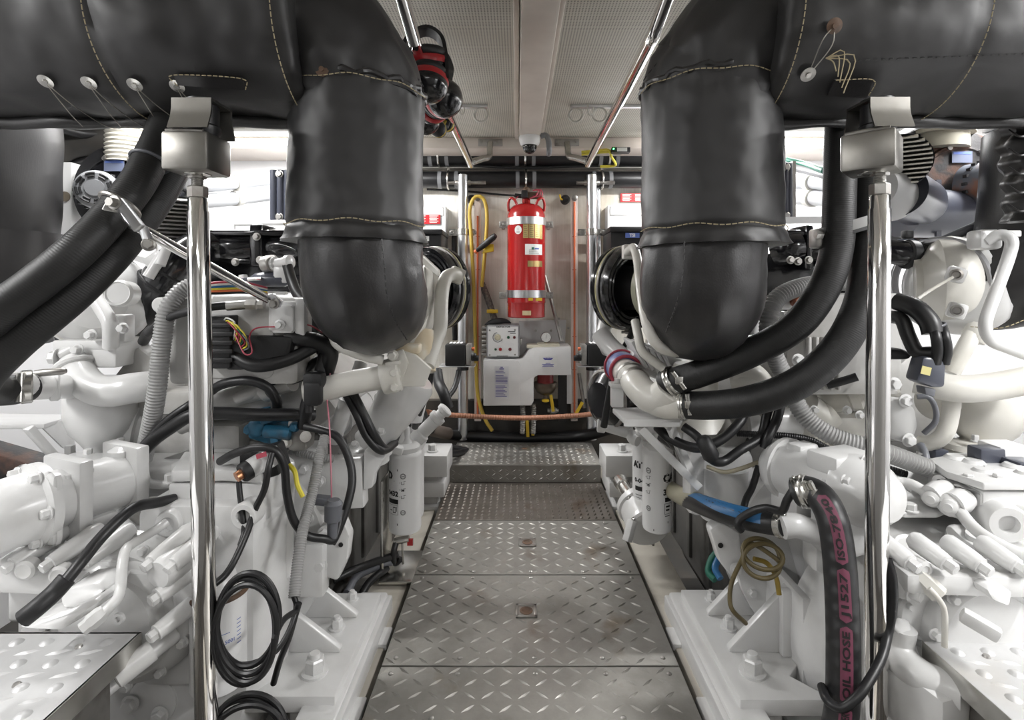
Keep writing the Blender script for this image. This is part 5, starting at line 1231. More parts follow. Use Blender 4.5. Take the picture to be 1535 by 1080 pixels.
# connector cluster right of the post
t = thing('harness_connector', 'grey black connector boots hanging in the harness right of the right post', 'connector', P(1390, 590, 1.45), None)
m = MB(); m.prism([P(1374, 572, 1.44), P(1385, 535, 1.44), P(1410, 536, 1.44), P(1420, 540, 1.44), P(1418, 582, 1.44), P(1400, 582, 1.44)], V((0, .05, 0)), .010); b_ = part('boot', m, GDK, t)
m = MB(); rect(m, P(1388, 556, 1.438), .026, .022, right=(1, 0, -.25), up=(.25, 0, 1)); part('yellow_tag', m, mat('pale_yellow_label', (.55,.50,.22,1), .5), b_)
m = MB(); m.prism([P(1386, 580, 1.45), P(1404, 584, 1.45), P(1402, 596, 1.45), P(1388, 592, 1.45)], V((0, .035, 0)), .004); part('plug', m, GCABLE, t)
m = MB(); m.tube([P(1345, 452, 1.55), P(1372, 462, 1.50), P(1392, 482, 1.47), P(1398, 500, 1.46)], .026, 16, n=30); part('braided_loom', m, CABLE, t)
for dx in (0, 13):
    m = MB(); m.tube([P(1398+dx, 488, 1.47), P(1403+dx, 505, 1.44), P(1405+dx*1.1, 525, 1.44), P(1402+dx, 545, 1.45)], .0135, 12, n=20); part('loom_branch', m, CABLE, t)
m = MB(); m.torus(P(1400, 488, 1.47), (-.3, 0, 1), .026, .003, 24, 6); part('cable_tie', m, GCABLE, t)
m = MB(); m.tube([P(1336, 475, 1.56), P(1352, 480, 1.52), P(1362, 505, 1.50), P(1375, 528, 1.48), P(1398, 530, 1.46)], .019, 14, n=30); part('loom_tail', m, CABLE, t)
m = MB(); m.prism([P(1332, 525, 1.52), P(1352, 522, 1.52), P(1370, 530, 1.50), P(1366, 540, 1.50), P(1334, 540, 1.52)], V((0, .04, 0)), .01); part('boot', m, BLKM, t)
# black intake pipes right
mr_ = manifold([([P(1165, 375, 2.05), P(1180, 372, 2.02), P(1195, 370, 2.02)], .06), ([P(1205, 372, 2.04), P(1235, 370, 2.03), P(1300, 372, 2.05)], .055), ([P(1320, 374, 1.95), P(1365, 382, 1.9), P(1440, 392, 1.9), P(1475, 402, 1.95)], .045)], 'gloss black intake pipe assembly on top of the right engine', 1)
m = MB(); m.box(P(1200, 373, 2.04), (.03, .14, .17), bev=.012); m.box(P(1215, 352, 2.06), (.30, .15, .02), bev=.004); m.box(P(1200, 425, 2.14), (.46, .10, .24), bev=.02); fl = part('manifold_flange', m, BLK, mr_)
m = MB(); m.lathe(P(1356, 381, 1.9), (1, .02, -.1), [(.048, 0), (.052, .003), (.052, .03), (.048, .034)], 30); m.box(P(1360, 352, 1.9), (.03, .03, .03), bev=.006); part('hose_band', m, BLKM, mr_)
for px, py in ((1196, 392), (1212, 390), (1185, 390)): bolt(fl, P(px, py, 1.96), (0,-1,0), .011, .012, STEEL)
# right outboard turbo
tr2 = tcharger('white outboard turbocharger at the right beside the black lagged elbow', P(1418, 425, 1.86), (-.88, .45, 0), 1, .165)
m = MB(); m.lathe(P(1440, 430, 1.82), (-.8, -.55, .1), [(.10, -.10), (.155, -.05), (.165, 0), (.160, .04), (.135, .075), (.12, .08)], 48); hs = part('turbine_shell', m, W, tr2)
for px, py in ((1433, 412), (1434, 466)):
    m = MB(); m.box(P(px, py, 1.68), (.05, .04, .05), (0, .3, -.6), bev=.01); b_ = part('sensor_boss', m, W, hs); mm = MB(); mm.lathe(P(px, py, 1.655), (-.5, -.85, 0), [(.018, 0), (.018, .006), (.012, .008), (.009, .002), (0, .002)], 18); part('boss_socket', mm, STEEL, b_)
m = MB(); m.torus(P(1408, 425, 1.84), (-.88, -.35, 0), .15, .012, 44, 8); m.torus(P(1400, 425, 1.86), (-.88, -.35, 0), .145, .008, 44, 8); part('v_band', m, mat('dull_grey_band', (.35,.35,.36,1), .35, .6), tr2)
m = MB(); m.tube([P(1477, 362, 1.62), P(1500, 352, 1.60), P(1516, 360, 1.58), P(1512, 385, 1.58), P(1492, 440, 1.56), P(1477, 485, 1.55), P(1485, 510, 1.55), P(1510, 522, 1.55), P(1560, 540, 1.55)], .0165, 14, n=70); part('oil_feed_pipe', m, W, tr2)
m = MB(); m.box(P(1475, 360, 1.64), (.07, .06, .06), bev=.012); m.box(P(1490, 352, 1.66), (.10, .08, .02), bev=.004); part('feed_block', m, W, tr2)
m = MB(); m.tube([P(1376, 448, 1.6), P(1400, 432, 1.62), P(1428, 416, 1.64)], .0045, 8); part('sensor_wire', m, WC, tr2)
# exhaust pot & big pipe on the right
t = thing('sea_water_pump', 'white bulbous pump pot with large horizontal pipe at the lower right', 'pump', P(1455, 690, 1.72))
m = MB(); m.lathe(P(1478, 585, 1.76), (-.08, 0, -1), [(.10, -.02), (.115, .02), (.11, .08), (.09, .13), (.06, .165), (.048, .19), (.048, .21)], 40); m.lathe(P(1446, 662, 1.73), (-.05, 0, -1), [(.06, 0), (.075, .004), (.075, .022), (.066, .026), (.066, .05), (.05, .06)], 30); pb = part('pot_body', m, WC, t)
for px, py in ((1426, 655), (1462, 662)): bolt(pb, P(px, py, 1.66), (0, 0, 1), .010, .018)
m = MB(); m.tube([P(1372, 570, 1.62), P(1412, 580, 1.58), P(1450, 583, 1.56), P(1500, 578, 1.55), P(1560, 566, 1.55)], .040, 24, n=40); part('outlet_pipe', m, WC, t)
m = MB(); m.tube([P(1428, 590, 1.60), P(1424, 625, 1.60), P(1416, 650, 1.60), P(1398, 664, 1.62), P(1380, 664, 1.65)], .0225, 16, n=40); m.tube([P(1425, 560, 1.72), P(1450, 515, 1.72), P(1464, 492, 1.74)], .025, 16); m.lathe(P(1464, 500, 1.73), (.4, 0, 1), [(.03, -.03), (.036, -.02), (.036, .02), (.03, .03)], 20); part('bypass_pipe', m, WC, t)
m = MB(); m.lathe(P(1405, 600, 1.7), (-.6, -.8, 0), [(.05, 0), (.06, .01), (.06, .03), (.05, .035)], 30); part('side_flange', m, WC, t)
m = MB(); m.prism([P(1337, 600, 1.58), P(1352, 597, 1.58), P(1374, 612, 1.57), P(1379, 640, 1.57), P(1370, 664, 1.58), P(1358, 667, 1.58), P(1330, 655, 1.60), P(1326, 615, 1.60)], V((0, .05, 0)), .014); cv = part('pear_cover', m, W, ER)
for px, py in ((1357, 601), (1362, 660), (1340, 576)): bolt(cv, P(px, py, 1.575), (0,-1,0), .015, .014)
m = MB(); m.lathe(P(1228, 602, 1.74), (.8, -.4, .3), [(.035, 0), (.045, .02), (.045, .08), (.052, .085), (.052, .11), (.038, .12), (.034, .22)], 26); m.tube([P(1245, 618, 1.7), P(1232, 625, 1.7), P(1210, 610, 1.7)], .045, 18); m.box(P(1250, 650, 1.8), (.3, .1, .14), bev=.03); wp_ = part('thermostat_housing', m, WC, ER)
for px, py in ((1220, 614), (1269, 615), (1288, 622)): bolt(wp_, P(px, py, 1.66), (0,-1,0), .010, .014)
m = MB(); m.box(P(1150, 640, 1.9), (.26, .1, .20), bev=.03); m.lathe(P(1120, 632, 1.78), (.95, -.2, .1), [(.06, 0), (.062, .1), (.05, .12), (.05, .16)], 26); part('lower_casting', m, W, ER)
# belt wheel at the front of the right engine
t = thing('belt_pulley', 'black belt guard wheel below the right relay box', 'pulley', P(912, 640, 2.15), None)
c = P(912, 598, 2.15); a = V((-.85, -.5, 0)).normalized(); m = MB(); m.lathe(c, a, [(.0, .04), (.07, .05), (.10, .03), (.125, 0), (.125, -.06), (0, -.06)], 40); part('guard', m, BLK, t)
m = MB(); m.torus(c+a*.012, a, .112, .008, 44, 8); part('bright_rim', m, STEEL, t)
# ================================================================== GEARBOXES AND THINGS LOW DOWN
# ---------------- left gearbox
GL = thing('marine_gearbox', 'white marine gearbox behind the near left side step', 'gearbox', P(200, 1060, 1.4)+V((0, 0, -.2)), 'marine gearboxes')
m = MB()
m.box((-1.10, 1.60, .16), (.64, .20, .84), bev=.03)                       # rear case
m.prism([P(392, 702, 1.47), P(445, 690, 1.52), P(440, 862, 1.50), P(425, 880, 1.50), P(380, 885, 1.45)], V((-.10, .12, 0)), .012)
m.box((-.80, 1.45, .33), (.30, .26, .46), bev=.03)
m.prism([P(60, 800, 1.45), P(250, 790, 1.45), P(300, 838, 1.26), P(10, 846, 1.24)], V((0, 0, -.14)), .012)   # sloping deck
m.lathe((-.99, 1.52, .10), (0,-1,0), [(.34, 0), (.34, .10), (.32, .13), (.30, .16), (.26, .17), (.24, .175)], 56)
case = part('gear_case', m, W, GL)
m = MB(); c = P(168, 930, 1.25)
m.lathe(c+V((0, .06, 0)), (0,-1,0), [(.185, 0), (.180, .02), (.165, .045), (.150, .055), (.142, .052), (.132, .045), (.112, .06), (.105, .085), (.06, .09), (0, .09)], 56)
m.prism([P(88, 893, 1.13), P(100, 882, 1.15), P(140, 876, 1.16), P(158, 884, 1.16), P(156, 892, 1.15), P(126, 915, 1.11), P(90, 912, 1.11)], V((0, .08, 0)), .008)
m.prism([P(20, 945, 1.09), P(70, 925, 1.10), P(140, 900, 1.12), P(150, 910, 1.12), P(90, 948, 1.08)], V((0, .08, 0)), .01)
part('bearing_cover', m, W, GL)
for a in range(0, 360, 30): bolt(GL, c+V((.168*math.cos(math.radians(a+8)), .018, .168*math.sin(math.radians(a+8)))), (0,-1,0), .010, .014)
for px, py in ((179, 927),):
    m = MB(); m.lathe(P(px, py, 1.185), (0,-1,0), [(.014, 0), (.012, .006), (.006, .006), (.005, .001), (0, .001)], 20); part('plug', m, W, GL)
# ridge with long bolt bosses
m = MB(); m.bar(P(0, 852, 1.24), P(276, 868, 1.30), .10, .07, bev=.02)
m.bar(P(20, 838, 1.30), P(285, 838, 1.36), .05, .04, bev=.012)
bos = ((22, 845, -.2), (78, 843, -.2), (127, 843, -.2), (228, 842, -.1), (262, 846, 0))
for px, py, k in bos:
    a = P(px, py, 1.20); m.lathe(a, V((.35, 1, .32)), [(.0165, 0), (.018, .006), (.020, .04), (.022, .09), (.016, .11)], 22)
m.lathe(P(243, 858, 1.20), V((.25, 1, .1)), [(.030, -.012), (.036, 0), (.036, .10), (.03, .12)], 24); m.prism([P(35, 838, 1.28), P(75, 822, 1.36), P(118, 818, 1.38), P(82, 836, 1.28)], V((0, 0, .02)), .006); m.prism([P(150, 815, 1.34), P(190, 806, 1.38), P(196, 822, 1.34), P(160, 834, 1.30)], V((0, 0, .018)), .006)
m.lathe(P(180, 815, 1.34), (0, -.2, 1), [(.045, -.02), (.045, .006), (.034, .012), (.026, .012)], 26); m.lathe(P(58, 828, 1.31), (0,-.2,1), [(.05, 0), (.05, .012), (.04, .014), (.038, .008), (0, .008)], 26)
part('bolted_ridge', m, W, GL)
for px, py, k in bos: bolt(GL, P(px, py, 1.20), V((-.35, -1, -.32)), .0125, .02)
bolt(GL, P(181, 811, 1.335), (0, -.2, 1), .022, .03)
for px, py, d in ((37, 856, 1.19), (88, 864, 1.19)):
    m = MB(); m.lathe(P(px, py, d), (.1,-1,0), [(.022, -.02), (.022, 0), (.016, .004), (.012, .001), (0, .001)], 20); part('plug', m, W, GL)
# pair of angled bosses on the lower right of the cover
for px, py in ((238, 893), (236, 948), (208, 993), (150, 1040)):
    m = MB(); a = P(px, py, 1.19); m.lathe(a, V((.45, .9, .25)), [(.017, 0), (.019, .01), (.021, .08)], 22); part('bolt_boss', m, W, GL); bolt(GL, a, V((-.45, -.9, -.25)), .0135, .018)
m = MB(); a = P(172, 1018, 1.15); m.lathe(a, V((.62, .7, .36)), [(.014, .002), (.020, 0), (.024, .003), (.025, .02), (.024, .075)], 26); sb = part('pipe_stub', m, W, GL)
m = MB(); m.lathe(a, V((.62, .7, .36)), [(.0135, .0005), (.0135, -.0008)], 16); part('stub_bore', m, BLKM, sb)
# curved oil pipe over the cover
m = MB(); m.tube([P(250, 783, 1.30), P(236, 793, 1.28), P(200, 815, 1.22), P(188, 826, 1.19), P(183, 850, 1.16), P(181, 880, 1.14), P(176, 898, 1.12), P(160, 915, 1.10), P(143, 928, 1.09)], .0105, 14, n=60); op = part('oil_pipe', m, W, GL)
m = MB(); m.lathe(P(150, 922, 1.094), P(138, 932, 1.085)-P(150, 922, 1.094), [(.013, -.01), (.017, 0), (.017, .018), (.014, .022), (.014, .034)], 6); part('pipe_nut', m, W, op)
# valve block
m = MB(); m.prism([P(252, 726, 1.36), P(392, 727, 1.36), P(394, 798, 1.36), P(250, 796, 1.36)], V((0, .16, 0)), .006)
m.prism([P(256, 724, 1.36), P(330, 722, 1.36), P(392, 726, 1.36), P(412, 694, 1.56), P(276, 692, 1.56)], V((0, 0, .03)), .006)
for k in range(3): m.box(P(285+k*38, 712-k*1, 1.44), (.05, .06, .06), bev=.012)
m.box(P(300, 705, 1.47), (.14, .05, .05), bev=.01); vb = part('valve_block', m, W, GL)
for px, py in ((268, 775), (378, 764)):
    m = MB(); m.lathe(P(px, py, 1.355), (0,-1,0), [(.034, 0), (.033, .04), (.029, .046), (.018, .046), (.016, .02), (0, .02)], 32); m.lathe(P(px, py, 1.317), (0,-1,0), [(.024, 0), (.024, .012)], 6) if 0 else None; part('port_plug', m, W, vb)
for px, py in ((255, 723), (388, 722), (330, 718), (300, 698), (285, 700)): bolt(vb, P(px, py, 1.38 if py > 710 else 1.5), (0, 0, 1), .013, .02)
# solenoid
m = MB(); a, b = P(362, 711, 1.33), P(392, 692, 1.37); m.lathe(a, b-a, [(.022, 0), (.025, .004), (.025, .02), (.022, .022)], 20); sv = part('solenoid', m, BLKM, GL)
m = MB(); m.lathe(b, b-a, [(.022, -.035), (.024, -.03), (.024, .03)], 20); m.box(P(395, 693, 1.38), (.075, .06, .045), (0, -.5, 0), bev=.006); part('solenoid_coil', m, W, sv)
m = MB(); m.cyl(a-(b-a)*.25, a, .013, seg=14); part('copper_knob', m, COPPER, sv)
m = MB(); m.box(P(407, 690, 1.42), (.06, .08, .075), (0, -.3, 0), bev=.008); m.box(P(382, 686, 1.44), (.06, .05, .04), bev=.006); part('plug_body', m, BLKM, sv)
m = MB(); rect(m, P(392, 683, 1.335), .030, .012, right=(1,-.2,.35), up=(-.3, .2, 1)); part('red_label', m, REDW, sv)
# mesh guard and dark gap behind block
m = MB(); m.box(P(278, 694, 1.62), (.11, .02, .07), (0, -.35, 0), bev=.004); part('mesh_guard', m, mat('perforated_grey', (.36,.36,.35,1), .5), GL)
m = MB(); m.tube([P(214, 705, 1.5), P(222, 723, 1.48), P(240, 727, 1.46), P(258, 725, 1.44)], .012, 12); part('bent_pipe', m, W, GL)
m = MB(); m.prism([P(188, 776, 1.38), P(200, 764, 1.43), P(240, 756, 1.47), P(262, 764, 1.46), P(262, 782, 1.40), P(205, 790, 1.36)], V((0, 0, .016)), .005); m.lathe(P(228, 766, 1.43), (0,0,1), [(.03, 0), (.03, .02), (.014, .024), (.014, .034)], 12); part('inspection_lid', m, WD, GL)
# lower body going into the dark
m = MB(); m.box((-1.0, 1.55, -.22), (.62, .22, .30), bev=.04); m.lathe(P(232, 1048, 1.35), (0,-1,0), [(.06, -.05), (.06, .01), (.05, .016), (0, .016)], 28); m.box(P(215, 1060, 1.42), (.22, .10, .12), bev=.03); lo = part('lower_case', m, W, GL)
for px, py in ((196, 1055), (240, 1072)): bolt(lo, P(px, py, 1.33), (0,-1,0), .016, .016)
m = MB(); m.prism([P(262, 962, 1.398), P(286, 960, 1.398), P(284, 1008, 1.398), P(264, 1012, 1.398)], V((0, .006, 0))); pl = part('data_plate', m, mat('pale_data_plate', (.55,.56,.60,1), .35), GL)
m = MB(); m.prism([P(265, 985, 1.3965), P(284, 983, 1.3965), P(283, 1004, 1.3965), P(266, 1008, 1.3965)], V((0, .001, 0))); part('blue_print', m, BINK, pl)
# oil cooler on top at the left
t = thing('oil_cooler', 'white horizontal oil cooler tube on top of the left gearbox', 'oil cooler', P(100, 800, 1.3), 'oil coolers')
a, b = P(46, 760, 1.25), P(200, 714, 1.46); ax = (b-a).normalized()
m = MB(); m.lathe(a, ax, [(.070, 0), (.070, (b-a).length)], 48); part('cooler_tube', m, W, t)
m = MB(); m.lathe(a+ax*.02, -ax, [(.098, 0), (.098, .02), (.082, .026), (.078, .09), (.060, .12), (.0, .125)], 48); m.box(a+ax*.015, (.172, .03, .172), (0, 0, math.atan2(ax.y, ax.x)-PI/2), bev=.02); ec = part('end_cap', m, W, t)
for k in range(6): q = a-ax*.004; u = V((0,0,1)); v = ax.cross(u).normalized(); an = k*PI/3+.5; bolt(ec, q+(u*math.cos(an)+v*math.sin(an))*.086, -ax, .011, .016)
R = Euler((0, 0, math.atan2(ax.y, ax.x)-PI/2)).to_matrix()
parts('cooler_saddle', [MB().box(a+ax*.075, (.155, .032, .19), R, bev=.006), MB().box(b-ax*.02, (.15, .034, .19), R, bev=.006)], W, t)
parts('cooler_bracket', [MB().box(a.lerp(b, .55)+V((0,-.05,.055)), (.05, .06, .02), R, bev=.003), MB().prism([a.lerp(b, .5)+V((0,-.065,-.03)), a.lerp(b, .66)+V((0,-.06,-.07)), a.lerp(b, .48)+V((0,-.06,-.08))], V((.01, .03, 0)), .003), MB().box(a.lerp(b, .5)+V((0,0,-.085)), (.10, .10, .05), R, bev=.01), MB().lathe(b.lerp(a, .14)+V((0,0,.06)), (0,0,1), [(.03, 0), (.03, .02), (.022, .024), (.014, .03)], 16)], W, t)

# spin-on canister with rusty rim
t = thing('oil_filter_canister', 'white spin-on canister with rusty rim beside the left chrome post', 'filter', P(328, 1045, 1.28))
c = P(328, 885, 1.30); r = .062; zt, zb = c.z, P(0, 1040, 1.27).z
m = MB(); m.lathe((c.x, c.y, zb), (0,0,1), [(r-.008, 0), (r, .008), (r, zt-zb-.004), (r-.004, zt-zb)], 44); cb = part('canister', m, PLAW, t)
m = MB(); m.torus((c.x, c.y, zt), (0,0,1), r+.001, .006, 44, 10); part('rusty_rim', m, RUSTRIM, t)
m = MB(); m.lathe((c.x, c.y, zt), (0,0,1), [(r*.82, -.012), (r*.82, .01), (r*.7, .016), (r*.55, .05)], 36); part('mounting_head', m, W, t)
m = MB(); text_wrap(m, '5001', (c.x, c.y), r+.0008, .9, P(0, 966, 1.25).z, .012, .0002)
for k, (z0, w_) in enumerate(((952, .05), (970, .03), (974, .034), (978, .026), (984, .05), (988, .045), (992, .05))): patch_wrap(m, (c.x, c.y), r+.0008, .25, -.01, -.01+w_, P(0, z0+1.0, 1.25).z, P(0, z0, 1.25).z)
for k in range(7): patch_wrap(m, (c.x, c.y), r+.0008, 1.15, .0, .012, P(0, 940+k*6, 1.25).z, P(0, 938.8+k*6, 1.25).z)
part('printed_lines', m, BINK, cb)
# coiled black cable
def coil(name, c, nrm, R, n, label, mat_=CABLE, r=.0065, sq=1.25, jit=.012, tail=()):
    a, u, v = frame_for(nrm); v = V((0,0,1))-a*a.z; v.normalize(); u = v.cross(a)
    pts = []
    for i in range(n*24+1):
        th = 2*PI*i/24; k = i/24
        rr = R*(1+.07*math.sin(k*2.1+th))
        pts.append(c+u*math.cos(th)*rr+v*math.sin(th)*rr*sq+a*(jit*math.sin(k*1.7)+.004*k)+v*(.010*math.sin(k*2.7)))
    pts += [V(p) for p in tail]
    m = MB(); m.tube(pts, r, 9, n=len(pts)*2); return solo(name, m, mat_, label, 'cable')
coil('cable_coil', P(372, 938, 1.20), V((-.1, -1, .1)), .072, 4, 'coil of black cable hanging in front of the white canister at left', r=.0068, sq=1.42, tail=[P(425, 930, 1.22), P(446, 915, 1.27)])
coil('cable_coil', P(372, 1105, 1.22), V((.0, -1, .25)), .085, 3, 'coil of black cable lying at the bottom edge left of the mounting bracket', r=.007, sq=.9)

# ---------------- mounting brackets
def mount(s, label, yn, yf, xi, xo, z, boltpx, g, gh):
    t = thing('mounting_bracket', label, 'mounting bracket', ((xi+xo)/2, (yn+yf)/2, z-.043), 'gusseted mounting brackets')
    m = MB(); m.prism([(xi, yn, z), (xi-s*-.0, yf, z), (xo, yf, z), (xo, 1.48, z), (xo-s*.04, 1.44, z), (xo+s*.035, yn, z)], V((0, 0, -.043)), .004); part('base_plate', m, W, t)
    m = MB(); m.box((xo+s*.012, (1.45+yf)/2, z+gh/2-.08), (.024, yf-1.45, gh+.18), bev=.004); m.box((xo-s*.012, 1.52, z+gh/2), (.030, .025, gh), bev=.006); part('upright_plate', m, W, t)
    for y in g:
        m = MB(); m.prism([(xo, y, z), (xi+s*.042, y, z), (xi+s*.042, y, z+.010), (xo-s*.0, y, z+gh)], V((0, .024, 0)), .003); part('gusset', m, W, t)
    for px, py, d, rr in boltpx:
        b_ = P(px, py, d); b_.z = z; bolt(t, b_, (0,0,1), rr, rr*1.5, W)
        m = MB(); m.lathe(b_, (0,0,1), [(rr*.55, 0), (rr*.55, rr*2.0), (rr*.5, rr*2.1), (0, rr*2.1)], 18); part('stud', m, W, t)
    m = MB(); m.lathe(((xi+xo)/2+s*-.03, yn+.06, z-.043), (0,0,-1), [(.05, 0), (.055, .02), (.055, .05), (.045, .06)], 26); m.lathe(((xi+xo)/2+s*-.03, yf-.1, z-.043), (0,0,-1), [(.05, 0), (.055, .02), (.055, .05), (.045, .06)], 26); m.box(((xi+xo)/2+s*.01, (yn+yf)/2, (z-.10+ZF)/2), (.16, yf-yn, z-.10-ZF)); part('mount_foot', m, WD, t)
mount(-1, 'white gusseted mounting bracket at the lower left beside the aisle', 1.366, 1.83, -.468, -.69, .05, ((472, 1000, 1.45, .026), (505, 942, 1.64, .018), (528, 899, 1.79, .015)), (1.53, 1.69), .150)
mount(1, 'white gusseted mounting bracket at the lower right beside the aisle', 1.355, 1.85, .565, .775, .05, ((1128, 1002, 1.45, .026), (1092, 940, 1.64, .018), (1066, 903, 1.79, .015)), (1.53, 1.70), .190)

# ---------------- fuel filters
def canister(px0, px1, pyt, pyb, d, label, prints, head=True, group='spin-on fuel filters'):
    cx = PX((px0+px1)/2, d); r = (px1-px0)/2/800*d*.985; cy = d+.01; zt, zb = P(0, pyt, d-r).z, P(0, pyb, d-r).z; H = zt-zb
    t = thing('fuel_filter', label, 'fuel filter', (cx, cy, zb), group)
    m = MB(); m.lathe((cx, cy, zb), (0,0,1), [(r*.80, 0), (r*.95, .006), (r, .018), (r, H-.02), (r*1.015, H-.018), (r*1.015, H-.006), (r*.97, H)], 48); cb = part('filter_can', m, PLAW, t)
    if head:
        m = MB(); m.lathe((cx, cy, zt), (0,0,1), [(r*.9, 0), (r*.93, .006), (r*.93, .018), (r*.75, .028), (r*.5, .032), (r*.3, .05), (r*.28, .09), (r*.2, .095)], 36); m.cyl((cx-r*.5, cy-r*.3, zt+.02), (cx-r*.5, cy-r*.3, zt+.05), .014, seg=14); part('filter_head', m, W, t)
    m = MB(); prints(m, (cx, cy), r+.0008, zb, H); part('printed_marks', m, INK, cb); return t, (cx, cy), r, zb, H
def icon(m, c, r, a, z, s):
    for rr in (s, s*.75):
        n = 20
        A = [m.bm.verts.new(wrap_pt(c, r, rr*math.cos(2*PI*i/n), z+rr*math.sin(2*PI*i/n), a)) for i in range(n)]; B = [m.bm.verts.new(wrap_pt(c, r, rr*.86*math.cos(2*PI*i/n), z+rr*.86*math.sin(2*PI*i/n), a)) for i in range(n)]
        for i in range(n): m.face([A[i], A[(i+1) % n], B[(i+1) % n], B[i]])
    patch_wrap(m, c, r, a, -s*.5, s*.5, z-s*.1, z+s*.1)
def icons(m, c, r, zb, H, a):
    icon(m, c, r, a, zb+H*.74, .011)
    for k, f in enumerate((.66, .575, .49)):
        z = zb+H*f; patch_wrap(m, c, r, a, -.007, .005, z-.006, z-.0045); patch_wrap(m, c, r, a, -.007, -.0055, z-.006, z+.005); patch_wrap(m, c, r, a, .0035, .005, z-.006, z+.003); patch_wrap(m, c, r, a, .002, .010, z+.005, z+.0065); patch_wrap(m, c, r, a, -.013, -.010, z-.001, z+.002)
        if k == 1: patch_wrap(m, c, r, a, -.004, .004, z-.003, z+.002)
    icon(m, c, r, a, zb+H*.30, .010)
def prL1(m, c, r, zb, H):
    a = .08; icons(m, c, r, zb, H, a)
    text_wrap(m, '0432', c, r, -.62, zb+H*.52, .026, .0012); patch_wrap(m, c, r, -.62, -.026, .026, zb+H*.40, zb+H*.455); text_wrap(m, '⬡', c, r, -1.1, zb+H*.72, .03) if 0 else None
    text_wrap(m, 'D', c, r, -.86, zb+H*.73, .040, .002); text_wrap(m, '.', c, r, -.50, zb+H*.70, .03)
    for x0, x1, z0, z1 in ((-.03, .026, .385, .382), (-.03, .026, .27, .267), (.0245, .026, .27, .385)): patch_wrap(m, c, r, -.62, x0, x1, zb+H*min(z0, z1), zb+H*max(z0, z1))
    for x0, x1, z0, z1 in ((.002, .004, .29, .36), (.014, .016, .29, .36), (.002, .016, .29, .30), (.002, .016, .35, .36), (.018, .020, .31, .37), (-.014, -.002, .31, .32)): patch_wrap(m, c, r, -.62, x0, x1, zb+H*z0, zb+H*z1)
    for z, x in ((.80, -.012), (.14, -.012)): patch_wrap(m, c, r, -.1, x, x+.003, zb+H*z, zb+H*(z+.025))
canister(582, 631, 684, 808, 2.10, 'white fuel filter with black number 0432, nearer of the left pair', prL1)
def prL2(m, c, r, zb, H):
    for k in range(26): patch_wrap(m, c, r, .62, -.006, .008, zb+H*(.30+k*.014), zb+H*(.30+k*.014+(.004 if k % 3 else .009)))
    for k in range(6): patch_wrap(m, c, r, .62, -.006, .004, zb+H*(.78+k*.016), zb+H*(.788+k*.016))
    for k in range(5): patch_wrap(m, c, r, .02, -.004, .003, zb+H*(.28+k*.05), zb+H*(.31+k*.05))
canister(588, 635, 668, 786, 2.27, 'white fuel filter with barcode, farther of the left pair', prL2)
def prR1(m, c, r, zb, H):
    icons(m, c, r, zb, H, -.86)
    text_wrap(m, 'CA', c, r, .66, zb+H*.66, .042, .002); text_wrap(m, '38', c, r, .42, zb+H*.50, .030, .0014); patch_wrap(m, c, r, .50, -.012, .02, zb+H*.39, zb+H*.44)
    for x0, x1, z0, z1 in ((-.014, -.0125, .25, .37), (-.014, .02, .368, .372), (-.014, .02, .248, .252)): patch_wrap(m, c, r, .50, x0, x1, zb+H*z0, zb+H*z1)
    patch_wrap(m, c, r, .50, -.008, .012, zb+H*.325, zb+H*.345); patch_wrap(m, c, r, .50, -.008, .010, zb+H*.285, zb+H*.305); patch_wrap(m, c, r, .50, -.012, .012, zb+H*.222, zb+H*.23)
    for z, a in ((.14, .5), (.05, -.5)): patch_wrap(m, c, r, a, 0, .003, zb+H*z, zb+H*(z+.022))
canister(964, 1008, 676, 806, 2.05, 'white fuel filter with black number 38, nearer of the right pair', prR1)
def prR2(m, c, r, zb, H):
    text_wrap(m, 'AT', c, r, -.92, zb+H*.68, .034, .0025); text_wrap(m, ')', c, r, -.42, zb+H*.68, .04, .001); text_wrap(m, '0-04', c, r, -.80, zb+H*.485, .024, .001)
    patch_wrap(m, c, r, -.75, -.022, .02, zb+H*.36, zb+H*.415); patch_wrap(m, c, r, -.75, -.02, .012, zb+H*.305, zb+H*.312); patch_wrap(m, c, r, -.75, -.02, .006, zb+H*.27, zb+H*.276); patch_wrap(m, c, r, -.35, -.004, .004, zb+H*.25, zb+H*.30)
canister(949, 991, 662, 784, 2.22, 'white fuel filter with dark lettering AT, farther of the right pair', prR2)
# left filter mount and fittings
t = thing('filter_mount', 'steel angle mount with white upper casting behind the left fuel filters', 'mount', P(600, 865, 2.1))
m = MB(); m.box((PX(577, 2.1), 2.12, .09), (.012, .14, .52), bev=.002); m.box((PX(600, 2.1)+.02, 2.13, -.018), (.17, .24, .012), bev=.002); part('angle_plate', m, SS, t)
m = MB(); m.box(P(605, 668, 2.22), (.16, .22, .05), bev=.014); m.lathe(P(601, 664, 2.10), (0,0,1), [(.02, 0), (.018, .04), (.014, .09), (.014, .1)], 18); m.box(P(586, 672, 2.06), (.10, .05, .03), (0, .2, 0), bev=.008); m.lathe(P(627, 655, 2.2), P(662, 620, 2.2)-P(627, 655, 2.2), [(.034, -.02), (.036, .02), (.028, .026), (.028, .095), (.034, .10), (.034, .12), (.022, .125), (.022, .14), (.030, .145), (.032, .16), (.026, .165)], 24); m.cyl(P(614, 655, 2.2), P(614, 625, 2.2), .012); m.lathe(P(614, 628, 2.2), (0,0,1), [(.018, 0), (.018, .025)], 6); part('upper_casting', m, W, t)
m = MB(); m.cyl(P(604, 652, 2.12), P(604, 640, 2.12), .02, seg=6); m.cyl(P(612, 637, 2.15), P(604, 636, 2.12), .016); m.box(P(604, 636, 2.13), (.05, .04, .03), bev=.006); part('black_fittings', m, BLKM, t)
